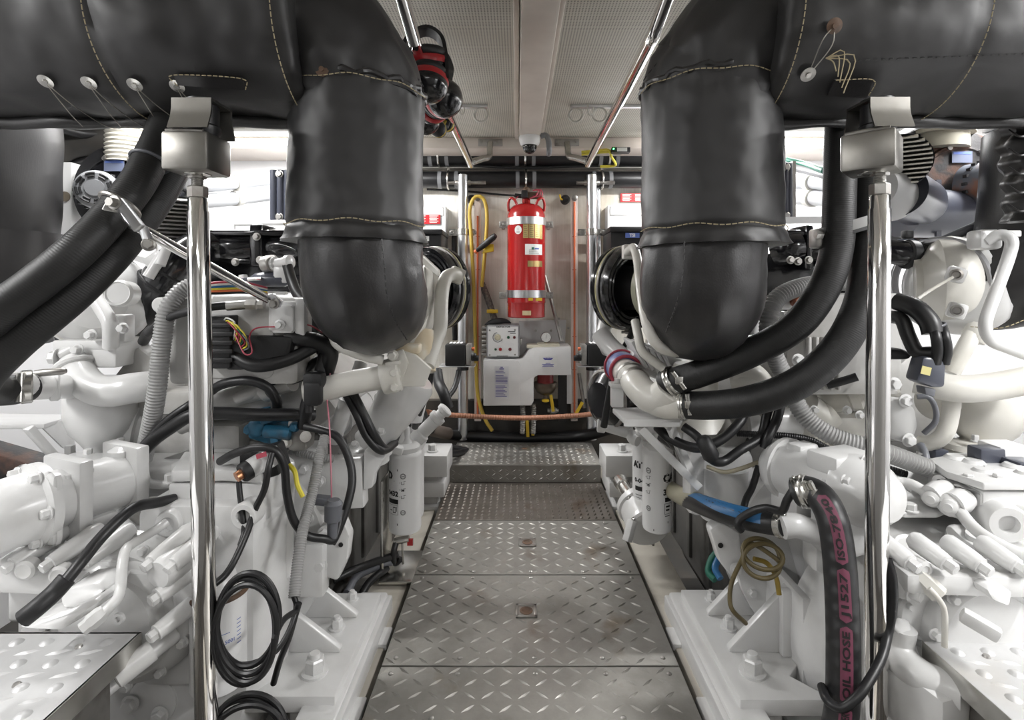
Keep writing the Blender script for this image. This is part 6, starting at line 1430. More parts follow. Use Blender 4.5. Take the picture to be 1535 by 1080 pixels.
m = MB(); m.tube([P(594, 812, 2.1), P(590, 830, 2.08), P(592, 845, 2.1), P(601, 838, 2.1)], .012, 10); part('drain_hose', m, CABLE, t)
m = MB(); m.cyl(P(603, 812, 2.1), P(604, 846, 2.1), .004, seg=10); m.lathe(P(602, 810, 2.1), (1, 0, .2), [(.012, -.03), (.014, 0), (.012, .03)], 12); part('drain_cock', m, SS, t)
m = MB(); m.box(P(615, 813, 2.1), (.022, .012, .024)); part('red_tag', m, RED, t)
# isolators at the far ends of the bearers
def isolator(px0, px1, s, label):
    d = 2.75; t = thing('engine_mount_block', label, 'engine mount', P((px0+px1)/2, 770, d), 'white engine mount blocks')
    xa, xb = PX(px0, d), PX(px1, d); xc = (xa+xb)/2; w_ = xb-xa
    for (pa, pb, k) in ((680, 712, 1.0), (720, 742, .82), (755, 768, 1.0)):
        za, zb = P(0, pa, d).z, P(0, pb, d).z
        m = MB(); m.box((xc, d+.07, (za+zb)/2), (w_*k, .22, (za-zb)), bev=.006); part('block', m, W, t)
    m = MB(); m.box((xc-s*-.02, d+.07, P(0, 740, d).z), (w_*.6, .16, .22), bev=.01); part('core', m, WD, t)
    bolt(t, V((xc, d+.03, P(0, 680, d).z)), (0, 0, 1), .022, .035, W); bolt(t, V((xc-s*.02, d+.03, P(0, 755, d).z)), (0,0,1), .02, .02, W)
isolator(622, 672, -1, 'stacked white mount blocks left of the far step box'); isolator(906, 962, 1, 'stacked white mount blocks right of the far step box')
# right strainer drum
t = thing('strainer_drum', 'white round strainer drum with steel elbow under the right fuel filters', 'strainer', P(972, 825, 2.0))
c = P(972, 790, 2.16); a = V((-.12, .93, .34)).normalized(); m = MB(); m.lathe(c, a, [(0, -.012), (.084, -.012), (.092, -.004), (.092, .012), (.086, .016), (.083, .10), (.092, .105), (.092, .13), (.06, .14)], 44); db = part('drum', m, W, t)
for k in range(5): an = k*1.26; _, u, v = frame_for(a); bolt(db, c+(u*math.cos(an)+v*math.sin(an))*.088-a*.004, -a, .006, .01, STEEL)
m = MB(); m.tube([P(930, 722, 2.36), P(938, 734, 2.30), P(946, 748, 2.24), P(946, 770, 2.22)], .024, 18); m.lathe(P(930, 722, 2.36), P(938, 734, 2.30)-P(930, 722, 2.36), [(.030, -.01), (.032, 0), (.032, .035), (.026, .04)], 20); part('steel_elbow', m, SS, t)
m = MB(); m.bar(P(940, 812, 2.1), P(948, 780, 2.12), .03, .03, bev=.004); part('foot', m, W, t)
m = MB(); m.box(P(993, 640, 2.12), (.16, .16, .05), bev=.012); m.tube([P(905, 636, 2.15), P(918, 640, 2.12), P(945, 648, 2.08)], .027, 20); m.lathe(P(908, 637, 2.15), (-1, .2, .1), [(.030, 0), (.034, .004), (.034, .03), (.026, .034)], 24); m.tube([P(945, 648, 2.08), P(948, 658, 2.06), P(956, 662, 2.04)], .02, 14); m.lathe(P(986, 672, 2.05), (0,0,1), [(.05, 0), (.05, .02), (.03, .03), (.025, .06)], 26); solo('filter_head_casting', m, W, 'white casting with filler neck on top of the right fuel filters', 'casting')

# ---------------- right gearbox
GR = thing('marine_gearbox', 'white brightly lit marine gearbox behind the near right side step', 'gearbox', P(1400, 1060, 1.4)+V((0, 0, -.2)), 'marine gearboxes')
m = MB()
m.box((1.22, 1.60, .16), (.66, .20, .84), bev=.03)
m.box((.98, 1.55, .28), (.22, .20, .50), bev=.03)
m.prism([P(1330, 842, 1.24), P(1560, 850, 1.22), P(1545, 770, 1.48), P(1310, 768, 1.48)], V((0, 0, -.14)), .012)
m.prism([P(1165, 765, 1.66), P(1235, 780, 1.56), P(1248, 900, 1.56), P(1205, 900, 1.66)], V((.06, .08, 0)), .014)
m.lathe((1.10, 1.52, .12), (0,-1,0), [(.33, 0), (.33, .08), (.30, .12), (.28, .14)], 56)
m.lathe((.97, 1.56, .04), (0,-1,0), [(.16, -.1), (.16, .02), (.14, .05), (.12, .052)], 40); m.box((.875, 1.52, .02), (.05, .03, .24), bev=.01); m.prism([P(1335, 895, 1.25), P(1370, 850, 1.25), P(1430, 850, 1.24), P(1500, 870, 1.22), P(1540, 960, 1.22), P(1430, 1000, 1.2), P(1345, 960, 1.25)], V((0, .2, 0)), .02)
part('gear_case', m, W, GR)
c = P(1495, 965, 1.19); m = MB(); m.lathe(c+V((0, .06, 0)), (0,-1,0), [(.145, 0), (.14, .03), (.125, .055), (.115, .06), (.105, .05), (.08, .055), (0, .06)], 52); m.prism([P(1480, 885, 1.13), P(1490, 877, 1.14), P(1520, 888, 1.14), P(1516, 912, 1.12), P(1490, 902, 1.12)], V((0, .06, 0)), .008); m.bar(P(1440, 920, 1.14), P(1500, 955, 1.10), .03, .03, bev=.008); part('bearing_cover', m, W, GR)
for a in range(0, 360, 40): bolt(GR, c+V((.132*math.cos(math.radians(a+14)), .012, .132*math.sin(math.radians(a+14)))), (0,-1,0), .010, .015)
c = P(1391, 926, 1.22); m = MB(); m.lathe(c+V((0, .04, 0)), (0,-1,0), [(.062, 0), (.062, .03), (.056, .036), (.052, .03), (0, .03)], 40); sc_ = part('small_cover', m, W, GR)
for a in (20, 150, 270): bolt(sc_, c+V((.042*math.cos(math.radians(a)), .012, .042*math.sin(math.radians(a)))), (0,-1,0), .008, .012)
m = MB(); m.bar(P(1340, 862, 1.22), P(1550, 868, 1.20), .09, .05, bev=.016); bos = ((1362, 842), (1416, 843), (1468, 847), (1522, 848))
for px, py in bos: m.lathe(P(px, py, 1.175), V((-.35, 1, .32)), [(.018, 0), (.0195, .006), (.021, .03), (.022, .065), (.016, .075)], 22)
m.lathe(P(1373, 825, 1.27), (0,-.25,1), [(.05, -.02), (.05, .006), (.042, .010), (.036, .005), (0, .005)], 28); m.lathe(P(1460, 812, 1.30), (0,-.25,1), [(.055, -.02), (.055, .006), (.045, .010), (.02, .008), (.02, .02), (0, .02)], 28); part('bolted_ridge', m, W, GR)
for px, py in bos: bolt(GR, P(px, py, 1.175), V((.35, -1, -.32)), .0135, .022)
for px, py in ((1363, 886), (1436, 864)): 
    m = MB(); m.lathe(P(px, py, 1.2), V((-.5, .85, .1)), [(.02, 0), (.024, .008), (.026, .08)], 20); part('bolt_boss', m, W, GR); bolt(GR, P(px, py, 1.2), V((.5, -.85, -.1)), .016, .022)
m = MB(); m.lathe(P(1387, 855, 1.18), (.1,-1,0), [(.018, -.03), (.018, 0), (.010, .003), (.008, 0), (0, 0)], 18); part('plug', m, W, GR)
m = MB(); m.lathe(P(1388, 873, 1.18), (.5, -.6, -.6), [(.016, -.03), (.020, 0), (.020, .03), (.015, .034)], 6); m.tube([P(1392, 882, 1.16), P(1408, 900, 1.15), P(1416, 920, 1.15), P(1416, 970, 1.15)], .006, 10); part('thin_pipe', m, WC, GR)
# lower bend
m = MB(); m.tube([P(1347, 938, 1.22), P(1343, 965, 1.22), P(1352, 990, 1.20), P(1385, 1018, 1.16), P(1440, 1040, 1.12)], .036, 24, n=40); m.prism([P(1337, 934, 1.19), P(1345, 925, 1.22), P(1362, 928, 1.24), P(1366, 942, 1.21), P(1350, 946, 1.19)], V((0, 0, -.014)), .004); part('lower_bend', m, W, GR)
m = MB(); m.bar(P(1330, 1010, 1.25), P(1440, 1095, 1.1), .10, .14, bev=.03); m.box((1.03, 1.5, -.2), (.66, .26, .34), bev=.04); part('lower_case', m, W, GR)
# access cover and lid
m = MB(); m.prism([P(1328, 742, 1.46), P(1370, 738, 1.5), P(1400, 752, 1.45), P(1420, 772, 1.38), P(1405, 778, 1.36), P(1355, 778, 1.36), P(1328, 766, 1.39)], V((0, 0, .016)), .005); lid = part('inspection_lid', m, W, GR)
for px, py, d in ((1368, 750, 1.47), (1398, 764, 1.42), (1365, 773, 1.37)): bolt(lid, P(px, py, d)+V((0, 0, .012)), (0,0,1), .014, .018)
# oil cooler right
t = thing('oil_cooler', 'white horizontal oil cooler tube on top of the right gearbox', 'oil cooler', P(1220, 780, 1.4), 'oil coolers')
a, b = P(1172, 700, 1.58), P(1285, 735, 1.36); ax = (b-a).normalized(); R = Euler((0, 0, math.atan2(ax.y, ax.x)-PI/2)).to_matrix()
m = MB(); m.lathe(a, ax, [(.06, -.03), (.075, -.012), (.082, .0), (.082, .02), (.076, .026), (.076, (b-a).length)], 48); part('cooler_tube', m, W, t)
part('tube_flange', MB().lathe(a+ax*.03, -ax, [(.088, 0), (.088, .016)], 40), W, t)
m = MB(); m.lathe(b, ax, [(.088, -.02), (.09, 0), (.086, .02), (.075, .06), (.05, .09), (0, .095)], 40); ec = part('end_cap', m, W, t)
for k in range(6): u = V((0,0,1)); v = ax.cross(u).normalized(); an = k*PI/3; bolt(ec, b+ax*.018+(u*math.cos(an)+v*math.sin(an))*.080, ax, .010, .014)
parts('cooler_saddle', [MB().box(a.lerp(b, .8)+V((0, 0, .065)), (.14, .09, .05), R, bev=.008), MB().box(a.lerp(b, .3)+V((0, 0, .07)), (.07, .05, .03), R, bev=.006), MB().box(a.lerp(b, .2)+V((0, -.0, -.10)), (.10, .10, .10), R, bev=.02), MB().box(a.lerp(b, .85)+V((0, -.0, -.10)), (.12, .12, .12), R, bev=.02)], W, t)
m = MB(); m.tube([P(1172, 790, 1.36), P(1192, 788, 1.36), P(1212, 795, 1.38), P(1225, 800, 1.42)], .030, 22, n=20); m.lathe(P(1240, 810, 1.40), (0, -1, 0), [(.035, -.06), (.035, 0), (.028, .01)], 24); m.box(P(1232, 830, 1.46), (.08, .08, .08), bev=.02); part('hose_stub', m, W, t)
m = MB(); m.bar(P(1216, 726, 1.40), P(1232, 716, 1.40), .012, .02); m.lathe(P(1222, 728, 1.39), (.75, -.35, -.5), [(.0, 0), (.03, 0), (.036, .006), (.036, .03)], 24); part('cooler_outlet', m, W, t)
# valve block right
t2 = thing('control_valve_block', 'white control valve block with ports at the right edge on the right gearbox', 'valve block', P(1460, 795, 1.42))
m = MB(); m.prism([P(1391, 702, 1.50), P(1418, 722, 1.40), P(1474, 740, 1.32), P(1472, 796, 1.32), P(1415, 770, 1.40), P(1391, 748, 1.50)], V((.10, .18, 0)), .006); m.prism([P(1474, 737, 1.32), P(1600, 738, 1.32), P(1600, 795, 1.32), P(1474, 796, 1.32)], V((0, .18, 0)), .008); m.prism([P(1391, 698, 1.50), P(1418, 718, 1.40), P(1474, 736, 1.31), P(1600, 736, 1.31), P(1600, 692, 1.55), P(1430, 690, 1.58)], V((0, 0, .02)), .005)
for px, py, d in ((1432, 693, 1.52), (1460, 700, 1.48), (1490, 712, 1.42), (1520, 706, 1.44), (1505, 724, 1.36), (1475, 714, 1.40), (1540, 718, 1.38)): m.lathe(P(px, py, d), (0,0,1), [(.028, -.01), (.028, .012), (.02, .02), (0, .02)], 20)
vb = part('block_body', m, W, t2)
for px, py, d in ((1410, 722, 1.43), (1436, 736, 1.375)):
    m = MB(); n = V((-.75, -.65, 0)); m.lathe(P(px, py, d), n, [(.018, -.01), (.018, .008), (.008, .010), (.007, .003), (0, .003)], 20); part('port_plug', m, W, vb)
m = MB(); m.lathe(P(1503, 780, 1.30), (-.3,-1,0), [(.046, -.03), (.046, .02), (.040, .028), (.022, .028), (.020, .01), (0, .01)], 34); m.lathe(P(1540, 775, 1.31), (0,-1,0), [(.03, -.03), (.03, .02)], 20); part('large_port', m, W, vb)
for px, py, d in ((1467, 738, 1.33), (1512, 738, 1.32), (1396, 703, 1.49)): bolt(vb, P(px, py, d)+V((0, .03, .015)), (0,0,1), .012, .018)
m = MB(); m.tube([P(1318, 722, 1.44), P(1350, 723, 1.43), P(1370, 728, 1.41), P(1392, 742, 1.385)], .0135, 14, n=30); m.lathe(P(1398, 746, 1.375), (-.6,-.6,.1), [(.024, -.04), (.026, 0), (.018, .01), (.018, .03), (.010, .034), (.010, .044)], 16); m.lathe(P(1395, 744, 1.37), (1, .3, .2), [(.026, 0), (.03, .03), (.024, .06)], 16); part('feed_pipe', m, W, t2)
m = MB(); m.tube([P(1432, 755, 1.345), P(1440, 768, 1.32), P(1458, 790, 1.28), P(1485, 810, 1.24), P(1545, 840, 1.18)], .0145, 14, n=40); m.lathe(P(1424, 758, 1.335), (-.6,-.6,.1), [(.026, -.04), (.028, 0), (.018, .01), (.018, .03), (.010, .034), (.010, .044)], 16); m.lathe(P(1428, 756, 1.335), (1, .3, .2), [(.028, 0), (.030, .03), (.024, .05)], 16); part('return_pipe', m, W, t2)
parts('plug', [MB().box(P(1405, 680, 1.62), (.04, .04, .03), bev=.004), MB().box(P(1530, 700, 1.45), (.06, .06, .04), bev=.006)], GDK, t2)
m = MB(); m.box(P(1478, 683, 1.50), (.07, .05, .05), bev=.006); m.tube([P(1452, 690, 1.54), P(1466, 682, 1.52), P(1478, 683, 1.5)], .008, 8); sv = part('solenoid_plug', m, GDK, t2)
m = MB(); m.box(P(1505, 680, 1.52), (.09, .08, .06), bev=.008); part('solenoid_coil', m, PLAW, sv)
# ================================================================== HOSES, CABLES
# left pair of thick hoses
hose('coolant_hose', [(262, 150, 1.36), (245, 195, 1.33), (231, 228, 1.30), (204, 278, 1.25), (160, 331, 1.20), (113, 378, 1.15), (55, 425, 1.12), (0, 467, 1.10), (-36, 510, 1.12), (-40, 560, 1.20), (-12, 583, 1.30), (16, 585, 1.35), (40, 581, 1.40)], .038, RUB, 'thick black hose at left, upper of the pair, ending at the white inlet pipe', 'hose', 'thick black coolant hoses', 26, 120)
hose('coolant_hose', [(290, 150, 1.44), (272, 220, 1.40), (246, 280, 1.35), (185, 365, 1.26), (121, 432, 1.20), (60, 484, 1.16), (18, 519, 1.14), (-30, 570, 1.12), (-60, 640, 1.1)], .038, RUB, 'thick black hose at left, lower one of the crossing pair', 'hose', 'thick black coolant hoses', 26, 110)
m = MB(); m.torus(P(224, 243, 1.285), P(204, 278, 1.25)-P(231, 228, 1.30), .0405, .004, 40, 8); solo('cable_tie', m, GCABLE, 'black cable tie around the upper thick left hose', 'cable tie')
# right pair
hose('coolant_hose', [(1263, 150, 1.42), (1260, 210, 1.40), (1258, 300, 1.38), (1254, 372, 1.38), (1236, 430, 1.38), (1195, 487, 1.40), (1130, 527, 1.45), (1060, 556, 1.50), (1010, 572, 1.55), (996, 576, 1.57)], .039, RUB, 'thick black hose at right, upper one, curving down to the white elbow', 'hose', 'thick black coolant hoses', 26, 140)
hose('coolant_hose', [(1302, 150, 1.43), (1300, 220, 1.42), (1299, 320, 1.40), (1297, 420, 1.38), (1280, 482, 1.36), (1245, 535, 1.36), (1190, 578, 1.38), (1120, 602, 1.43), (1060, 608, 1.50), (1022, 607, 1.55), (1012, 607, 1.57)], .040, RUB, 'thick black hose at right, lower one, sweeping beneath its twin to the white elbow', 'hose', 'thick black coolant hoses', 26, 140)
def clampring(name, a, b, r, label, scr=True):
    a, b = P(*a), P(*b); ax = (b-a).normalized(); m = MB(); m.lathe(a-ax*.011, ax, [(r, 0), (r+.003, .002), (r+.003, .020), (r, .022)], 36); m.torus(a, ax, r+.002, .004, 36, 6)
    _, u, v = frame_for(ax); c = a-V((0, 1, 0))*(r+.008)+V((0, 0, .012)); s_ = ax.cross(V((0, 1, 0))).normalized()
    m.cyl(c-s_*.03, c+s_*.03, .007, seg=10); m.box(c, (.022, .014, .022), bev=.003)
    return solo(name, m, SS, label, 'hose clamp', 'steel hose clamps')
clampring('hose_clamp', (1010, 572, 1.55), (1003, 575, 1.56), .041, 'steel hose clamp at the lower end of the upper thick right hose')
clampring('hose_clamp', (1024, 607, 1.55), (1014, 607, 1.56), .042, 'steel hose clamp at the lower end of the lower thick right hose')
# band around the right pair
t = thing('hose_band_clamp', 'grey padded band clamp around both thick right hoses', 'clamp', P(1270, 355, 1.39))
c = P(1277, 336, 1.39); m = MB(); n = 60; pts = []
for i in range(n):
    a = 2*PI*i/n; x = .083*math.copysign(abs(math.cos(a))**.7, math.cos(a)); y = .048*math.copysign(abs(math.sin(a))**.8, math.sin(a)); pts.append(c+V((x, y, .30*x)))
ring = []
for p in pts: ring.append([m.bm.verts.new(p+V((0, 0, z))) for z in (-.013, .013)])
for i in range(n): j = (i+1) % n; m.face([ring[i][0], ring[j][0], ring[j][1], ring[i][1]])
bmesh.ops.solidify(m.bm, geom=m.bm.faces[:], thickness=.004); part('band', m, mat('grey_band_steel', (.50,.50,.49,1), .35, .5), t)
m = MB()
for p in (pts,): pass
rr = []
for p in pts: q = c+(p-c)*.985; rr.append([m.bm.verts.new(q+V((0, 0, z))) for z in (-.022, .010)])
for i in range(n): j = (i+1) % n; m.face([rr[i][0], rr[j][0], rr[j][1], rr[i][1]])
part('rubber_liner', m, RUBS, t)
m = MB(); m.box(P(1226, 358, 1.40), (.03, .04, .05), bev=.006); m.cyl(P(1222, 352, 1.38), P(1232, 352, 1.38), .012, seg=6); part('clamp_bolt', m, STEEL, t)
# left strut with clamp
t = thing('hose_support_strut', 'polished strut from the thick left hoses to the control box corner', 'strut', P(410, 460, 1.50))
a, b = P(198, 336, 1.19), P(402, 449, 1.50)
m = MB(); m.tube([a, a.lerp(b, .5), b], .0125, 18); part('strut_tube', m, CHR, t)
m = MB(); m.prism([P(163, 296, 1.13), P(180, 296, 1.13), P(212, 338, 1.17), P(200, 348, 1.17), P(185, 330, 1.15)], V((.004, .010, 0)), .002); m.prism([P(205, 340, 1.18), P(214, 338, 1.18), P(228, 372, 1.22), P(218, 376, 1.22)], V((.004, .012, 0)), .002); pl = part('flat_plate', m, ALU, t)
bolt(pl, P(172, 304, 1.128), (-.1, -1, 0), .011, .014, STEEL); bolt(pl, P(223, 367, 1.21), (.6, -1, 0), .011, .03, STEEL)
m = MB(); m.torus(P(180, 308, 1.222), P(113, 378, 1.15)-P(204, 278, 1.25), .041, .006, 36, 8); m.prism([P(150, 315, 1.13), P(160, 298, 1.13), P(166, 298, 1.13), P(168, 318, 1.14)], V((.01, .03, 0)), .003); part('hose_clip', m, STEEL, t)
m = MB(); m.prism([P(395, 442, 1.49), P(408, 440, 1.49), P(421, 452, 1.50), P(416, 462, 1.50), P(404, 462, 1.50)], V((0, .02, 0)), .003); pl2 = part('end_plate', m, ALU, t); bolt(pl2, P(411, 456, 1.487), (0,-1,0), .011, .012, STEEL)

# oil hose with pink lettering
opts = [P(1193, 738, 1.30), P(1212, 736, 1.28), P(1232, 748, 1.25), P(1248, 780, 1.22), P(1257, 830, 1.20), P(1262, 900, 1.18), P(1264, 980, 1.16), P(1262, 1060, 1.15), P(1250, 1130, 1.15)]
t = thing('oil_hose', 'black oil hose with pink lettering standing left of the right post', 'hose', opts[-1])
m = MB(); m.tube(opts, .0335, 32, n=110); hl = part('hose_line', m, mat('black_wrapped_rubber', (.016,.016,.017,1), .42, ribs=9, bump=.35), t)
path = catmull(opts, 240); FR = frames(path); CAM = V((0, 0, CAMZ))
def on_hose(s, x, rr=.0342):
    """s arclength from the bottom end, x across"""
    L = FR[-1][4]; ss = L-s
    i = min(range(len(FR)), key=lambda k: abs(FR[k][4]-ss)); i = max(0, min(len(FR)-2, i if FR[i][4] <= ss else i-1))
    f = (ss-FR[i][4])/max(1e-9, FR[i+1][4]-FR[i][4]); p = FR[i][0].lerp(FR[i+1][0], f); T = FR[i][1].lerp(FR[i+1][1], f).normalized()
    out = V((-.36, -1, .10)); out = (out-T*out.dot(T)).normalized(); side = T.cross(out)
    a = x/rr; return p+(out*math.cos(a)+side*math.sin(a))*rr
L = FR[-1][4]
def band(mb, s0, s1, x0, x1, rr):
    n = max(2, int((s1-s0)/.006)); prev = None
    for i in range(n+1):
        s = s0+(s1-s0)*i/n; e = min(s-s0, s1-s, .010)/.010; k = math.sqrt(max(0, 1-(1-e)**2)); mid = (x0+x1)/2
        row = [mb.bm.verts.new(on_hose(s, mid+(x0-mid)*k+(x1-x0)*k*j/4, rr)) for j in range(5)]
        if prev:
            for j in range(4): mb.face([prev[j], prev[j+1], row[j+1], row[j]])
        prev = row
m = MB(); spans = [('WATER', .075), ('OIL HOSE', .155), ('J1527', .115), ('ISO-7840', .14)]
s = L-.545; starts = []
for w_, l in spans: starts.append((w_, s, l)); band(m, s, s+l-.006, -.0125, .0125, .0339); s += l
bnd = part('pink_band', m, PINK, hl)
m = MB()
for w_, s0, l in starts:
    bm = text_bm(w_, .026, .0008, 'LEFT'); bmesh.ops.triangulate(bm, faces=bm.faces[:]); bmesh.ops.subdivide_edges(bm, edges=bm.edges[:], cuts=2, use_grid_fill=True); xs = [v.co.x for v in bm.verts]; w0, w1 = min(xs), max(xs); k = (l-.026)/(w1-w0)
    for v in bm.verts: v.co = on_hose(s0+.010+(v.co.x-w0)*k, v.co.y*.78, .0349)
    m.add(bm)
part('lettering', m, INK, bnd)
clampring('hose_clamp', (1208, 737, 1.285), (1193, 739, 1.30), .0345, 'steel hose clamp at the upper end of the pink lettered oil hose')
clampring('hose_clamp', (1199, 738, 1.295), (1188, 741, 1.30), .0335, 'second steel hose clamp next to the white cooler outlet')
# blue striped hose
bp = [P(975, 715, 2.30), P(1018, 742, 1.95), P(1060, 760, 1.62), P(1110, 776, 1.48), P(1165, 786, 1.40), P(1182, 789, 1.37)]
t = thing('blue_striped_hose', 'black hose with blue stripe running into the right gearbox cooler', 'hose', bp[3]-V((0,0,.04)))
m = MB(); m.tube(bp, .030, 26, n=50); hl = part('hose_line', m, RUBS, t)
pth = catmull(bp, 60); m = MB(); prev = None
for i in range(9, 57):
    T = (pth[min(60, i+1)]-pth[i-1]).normalized(); o = V((-.1, -.75, .8)); o = (o-T*o.dot(T)).normalized(); sd = T.cross(o)
    row = [m.bm.verts.new(pth[i]+(o*math.cos(a)+sd*math.sin(a))*.0306) for a in (-.75, -.4, 0, .4, .75)]
    if prev:
        for j in range(4): m.face([prev[j], prev[j+1], row[j+1], row[j]])
    prev = row
part('blue_stripe', m, BLUEH, hl)
m = MB(); m.tube([bp[0].lerp(bp[1], .6), bp[1], bp[1].lerp(bp[2], .7)], .0312, 24, n=12); part('beige_sleeve', m, mat('beige_sleeve', (.32,.30,.22,1), .5), hl)
m = MB(); a, b = P(1167, 786.5, 1.395), P(1180, 789, 1.375); m.lathe(a, b-a, [(.031, 0), (.034, .002), (.034, .018), (.031, .02)], 28); m.cyl(P(1172, 775, 1.36), P(1172, 767, 1.37), .012); part('hose_clamp', m, SS, t)
# grey corrugated conduits
hose('corrugated_conduit', [(1285, 424, 1.62), (1240, 424, 1.58), (1195, 432, 1.55), (1163, 450, 1.53), (1152, 485, 1.52), (1158, 525, 1.55), (1178, 570, 1.56), (1205, 622, 1.54), (1250, 655, 1.50), (1320, 676, 1.46), (1390, 702, 1.46)], .0245, CORR, 'fat grey corrugated conduit looping across the right engine', 'conduit', None, corrug=.009)
hose('corrugated_conduit', [(290, 427, 1.56), (268, 440, 1.54), (250, 468, 1.52), (242, 520, 1.52), (236, 580, 1.52), (228, 630, 1.54), (214, 690, 1.58), (205, 725, 1.6)], .0235, CORR, 'fat grey corrugated conduit dropping beside the left control box', 'conduit', None, corrug=.009)
hose('corrugated_conduit', [(487, 655, 1.55), (478, 690, 1.50), (468, 740, 1.45), (455, 790, 1.38), (447, 840, 1.33), (441, 896, 1.28)], .0135, CORR, 'slim grey corrugated conduit hanging above the left mounting bracket', 'conduit', None, corrug=.006)
hose('corrugated_conduit', [(400, 668, 1.70), (430, 674, 1.68), (470, 684, 1.66), (500, 688, 1.68)], .012, CORR, 'short black grey conduit lying under the blue pump', 'conduit', None, corrug=.007)
hose('corrugated_conduit', [(1105, 650, 1.72), (1140, 652, 1.68), (1180, 654, 1.64), (1215, 660, 1.62), (1245, 675, 1.6), (1290, 690, 1.55), (1360, 712, 1.5)], .010, CABLE, 'thin black conduit under the fat grey right conduit', 'conduit', None, corrug=.006)
t = None
# cables left
HC = dict(cat='cable')
hose('black_hose', [(470, 622, 1.62), (440, 622, 1.58), (380, 622, 1.54), (330, 620, 1.52), (290, 622, 1.50), (255, 642, 1.50), (225, 665, 1.52), (195, 700, 1.55)], .0185, RUBS, 'smooth black hose ending at a fitting above the blue pump')
hose('black_hose', [(300, 600, 1.60), (330, 578, 1.56), (370, 571, 1.55), (400, 580, 1.56), (414, 600, 1.58), (416, 612, 1.6)], .014, RUBS, 'short arched black hose below the left control box')
hose('black_hose', [(320, 585, 1.62), (290, 604, 1.54), (255, 628, 1.52), (232, 650, 1.52), (205, 680, 1.54)], .013, RUBS, 'black hose running down beside the grey conduit at the left')
hose('black_hose', [(345, 562, 1.6), (370, 570, 1.6), (410, 573, 1.6), (450, 566, 1.62), (475, 540, 1.66), (500, 530, 1.7)], .0135, RUBS, 'black hose with fitting along the lower edge of the left control box')
hose('black_hose', [(222, 500, 1.56), (240, 485, 1.53), (265, 472, 1.50), (300, 464, 1.48), (320, 460, 1.50), (345, 458, 1.52), (370, 457, 1.53)], .0115, RUBS, 'black hose crossing the upper face of the left control box')
m = MB(); m.cyl(P(340, 459, 1.515), P(370, 457, 1.525), .0135, seg=16); m.lathe(P(370, 457, 1.525), (1, 0, 0), [(.016, 0), (.016, .03), (.012, .034), (.012, .05)], 6); solo('hose_fitting', m, STEEL, 'metal hose end fitting on the left control box', 'fitting')
hose('harness', [(430, 395, 1.84), (437, 420, 1.80), (445, 440, 1.76), (460, 460, 1.72), (470, 490, 1.68), (478, 520, 1.64), (500, 545, 1.66)], .017, CABLE, 'black braided harness dropping left of the left riser', **HC)
hose('harness', [(340, 525, 1.54), (380, 548, 1.52), (430, 540, 1.54), (470, 520, 1.58), (490, 505, 1.62), (480, 560, 1.60), (462, 600, 1.58), (455, 640, 1.6)], .019, CABLE, 'thick black harness sagging below the left control box', **HC)
hose('harness', [(430, 505, 1.56), (455, 508, 1.56), (480, 515, 1.58), (495, 530, 1.6), (488, 560, 1.62)], .024, CABLE, 'taped black harness bundle left of the lagged left elbow', **HC)
m = MB(); m.box(P(470, 590, 1.54), (.05, .04, .07), bev=.012); m.box(P(472, 570, 1.55), (.06, .05, .05), bev=.015); m.cyl(P(464, 605, 1.54), P(464, 618, 1.54), .012); solo('harness_plug', m, BLKM, 'black harness plug at the left end of the cream cross pipe', 'connector')
hose('harness', [(458, 640, 1.58), (480, 645, 1.56), (505, 655, 1.55), (522, 685, 1.54), (528, 720, 1.52), (520, 760, 1.49), (505, 800, 1.46), (497, 815, 1.45)], .0115, CABLE, 'black cable hanging in a long curve right of the slim grey conduit', **HC)
hose('harness', [(330, 692, 1.40), (352, 680, 1.36), (385, 671, 1.35), (412, 676, 1.35), (426, 700, 1.36), (430, 740, 1.37), (440, 780, 1.38), (460, 803, 1.40), (485, 808, 1.42), (500, 810, 1.44), (507, 790, 1.46), (512, 765, 1.48)], .0105, CABLE, 'black cable arching over the left gearbox valve block', **HC)
m = MB(); m.lathe(P(500, 755, 1.44), (-.05, 0, -1), [(.016, -.01), (.024, 0), (.022, .045), (.015, .05), (.012, .10)], 18); solo('cable_plug', m, GCABLE, 'dark grey cable plug hanging in the loop right of the slim conduit', 'connector')
m = MB(); m.box(P(480, 750, 1.50), (.06, .03, .024), (0, .12, 0), bev=.005); m.cyl(P(466, 748, 1.50), P(474, 749, 1.50), .008); solo('cable_plug', m, GCABLE, 'small dark grey inline plug on the pink wire', 'connector')
hose('harness', [(408, 680, 1.34), (402, 705, 1.32), (396, 735, 1.32), (382, 765, 1.32), (370, 800, 1.30), (352, 840, 1.26), (338, 862, 1.24), (322, 876, 1.22)], .008, CABLE, 'black cable running from the arch down to the cable coil', **HC)
hose('harness', [(358, 722, 1.34), (360, 745, 1.33), (364, 775, 1.32), (366, 798, 1.31), (360, 818, 1.29)], .007, CABLE, 'thin black cable hanging from the copper tipped solenoid', **HC)
hose('pink_wire', [(495, 560, 1.60), (490, 590, 1.58), (494, 640, 1.52), (496, 700, 1.50), (497, 752, 1.50)], .0022, mat('pink_wire', (.55,.20,.25,1), .5), 'pink wire hanging straight down past the cream cross pipe', 'wire', seg=6)
hose('red_wire', [(352, 500, 1.50), (366, 530, 1.48), (378, 528, 1.48), (374, 505, 1.50), (385, 492, 1.52), (420, 490, 1.53), (460, 487, 1.56), (485, 500, 1.6)], .0022, REDW, 'thin red wire looping across the left control box', 'wire', seg=6)
hose('yellow_wire', [(434, 698, 1.44), (442, 708, 1.42), (446, 728, 1.41), (454, 745, 1.41)], .0065, YELW, 'short yellow wire beside the slim grey conduit', 'wire', seg=8)
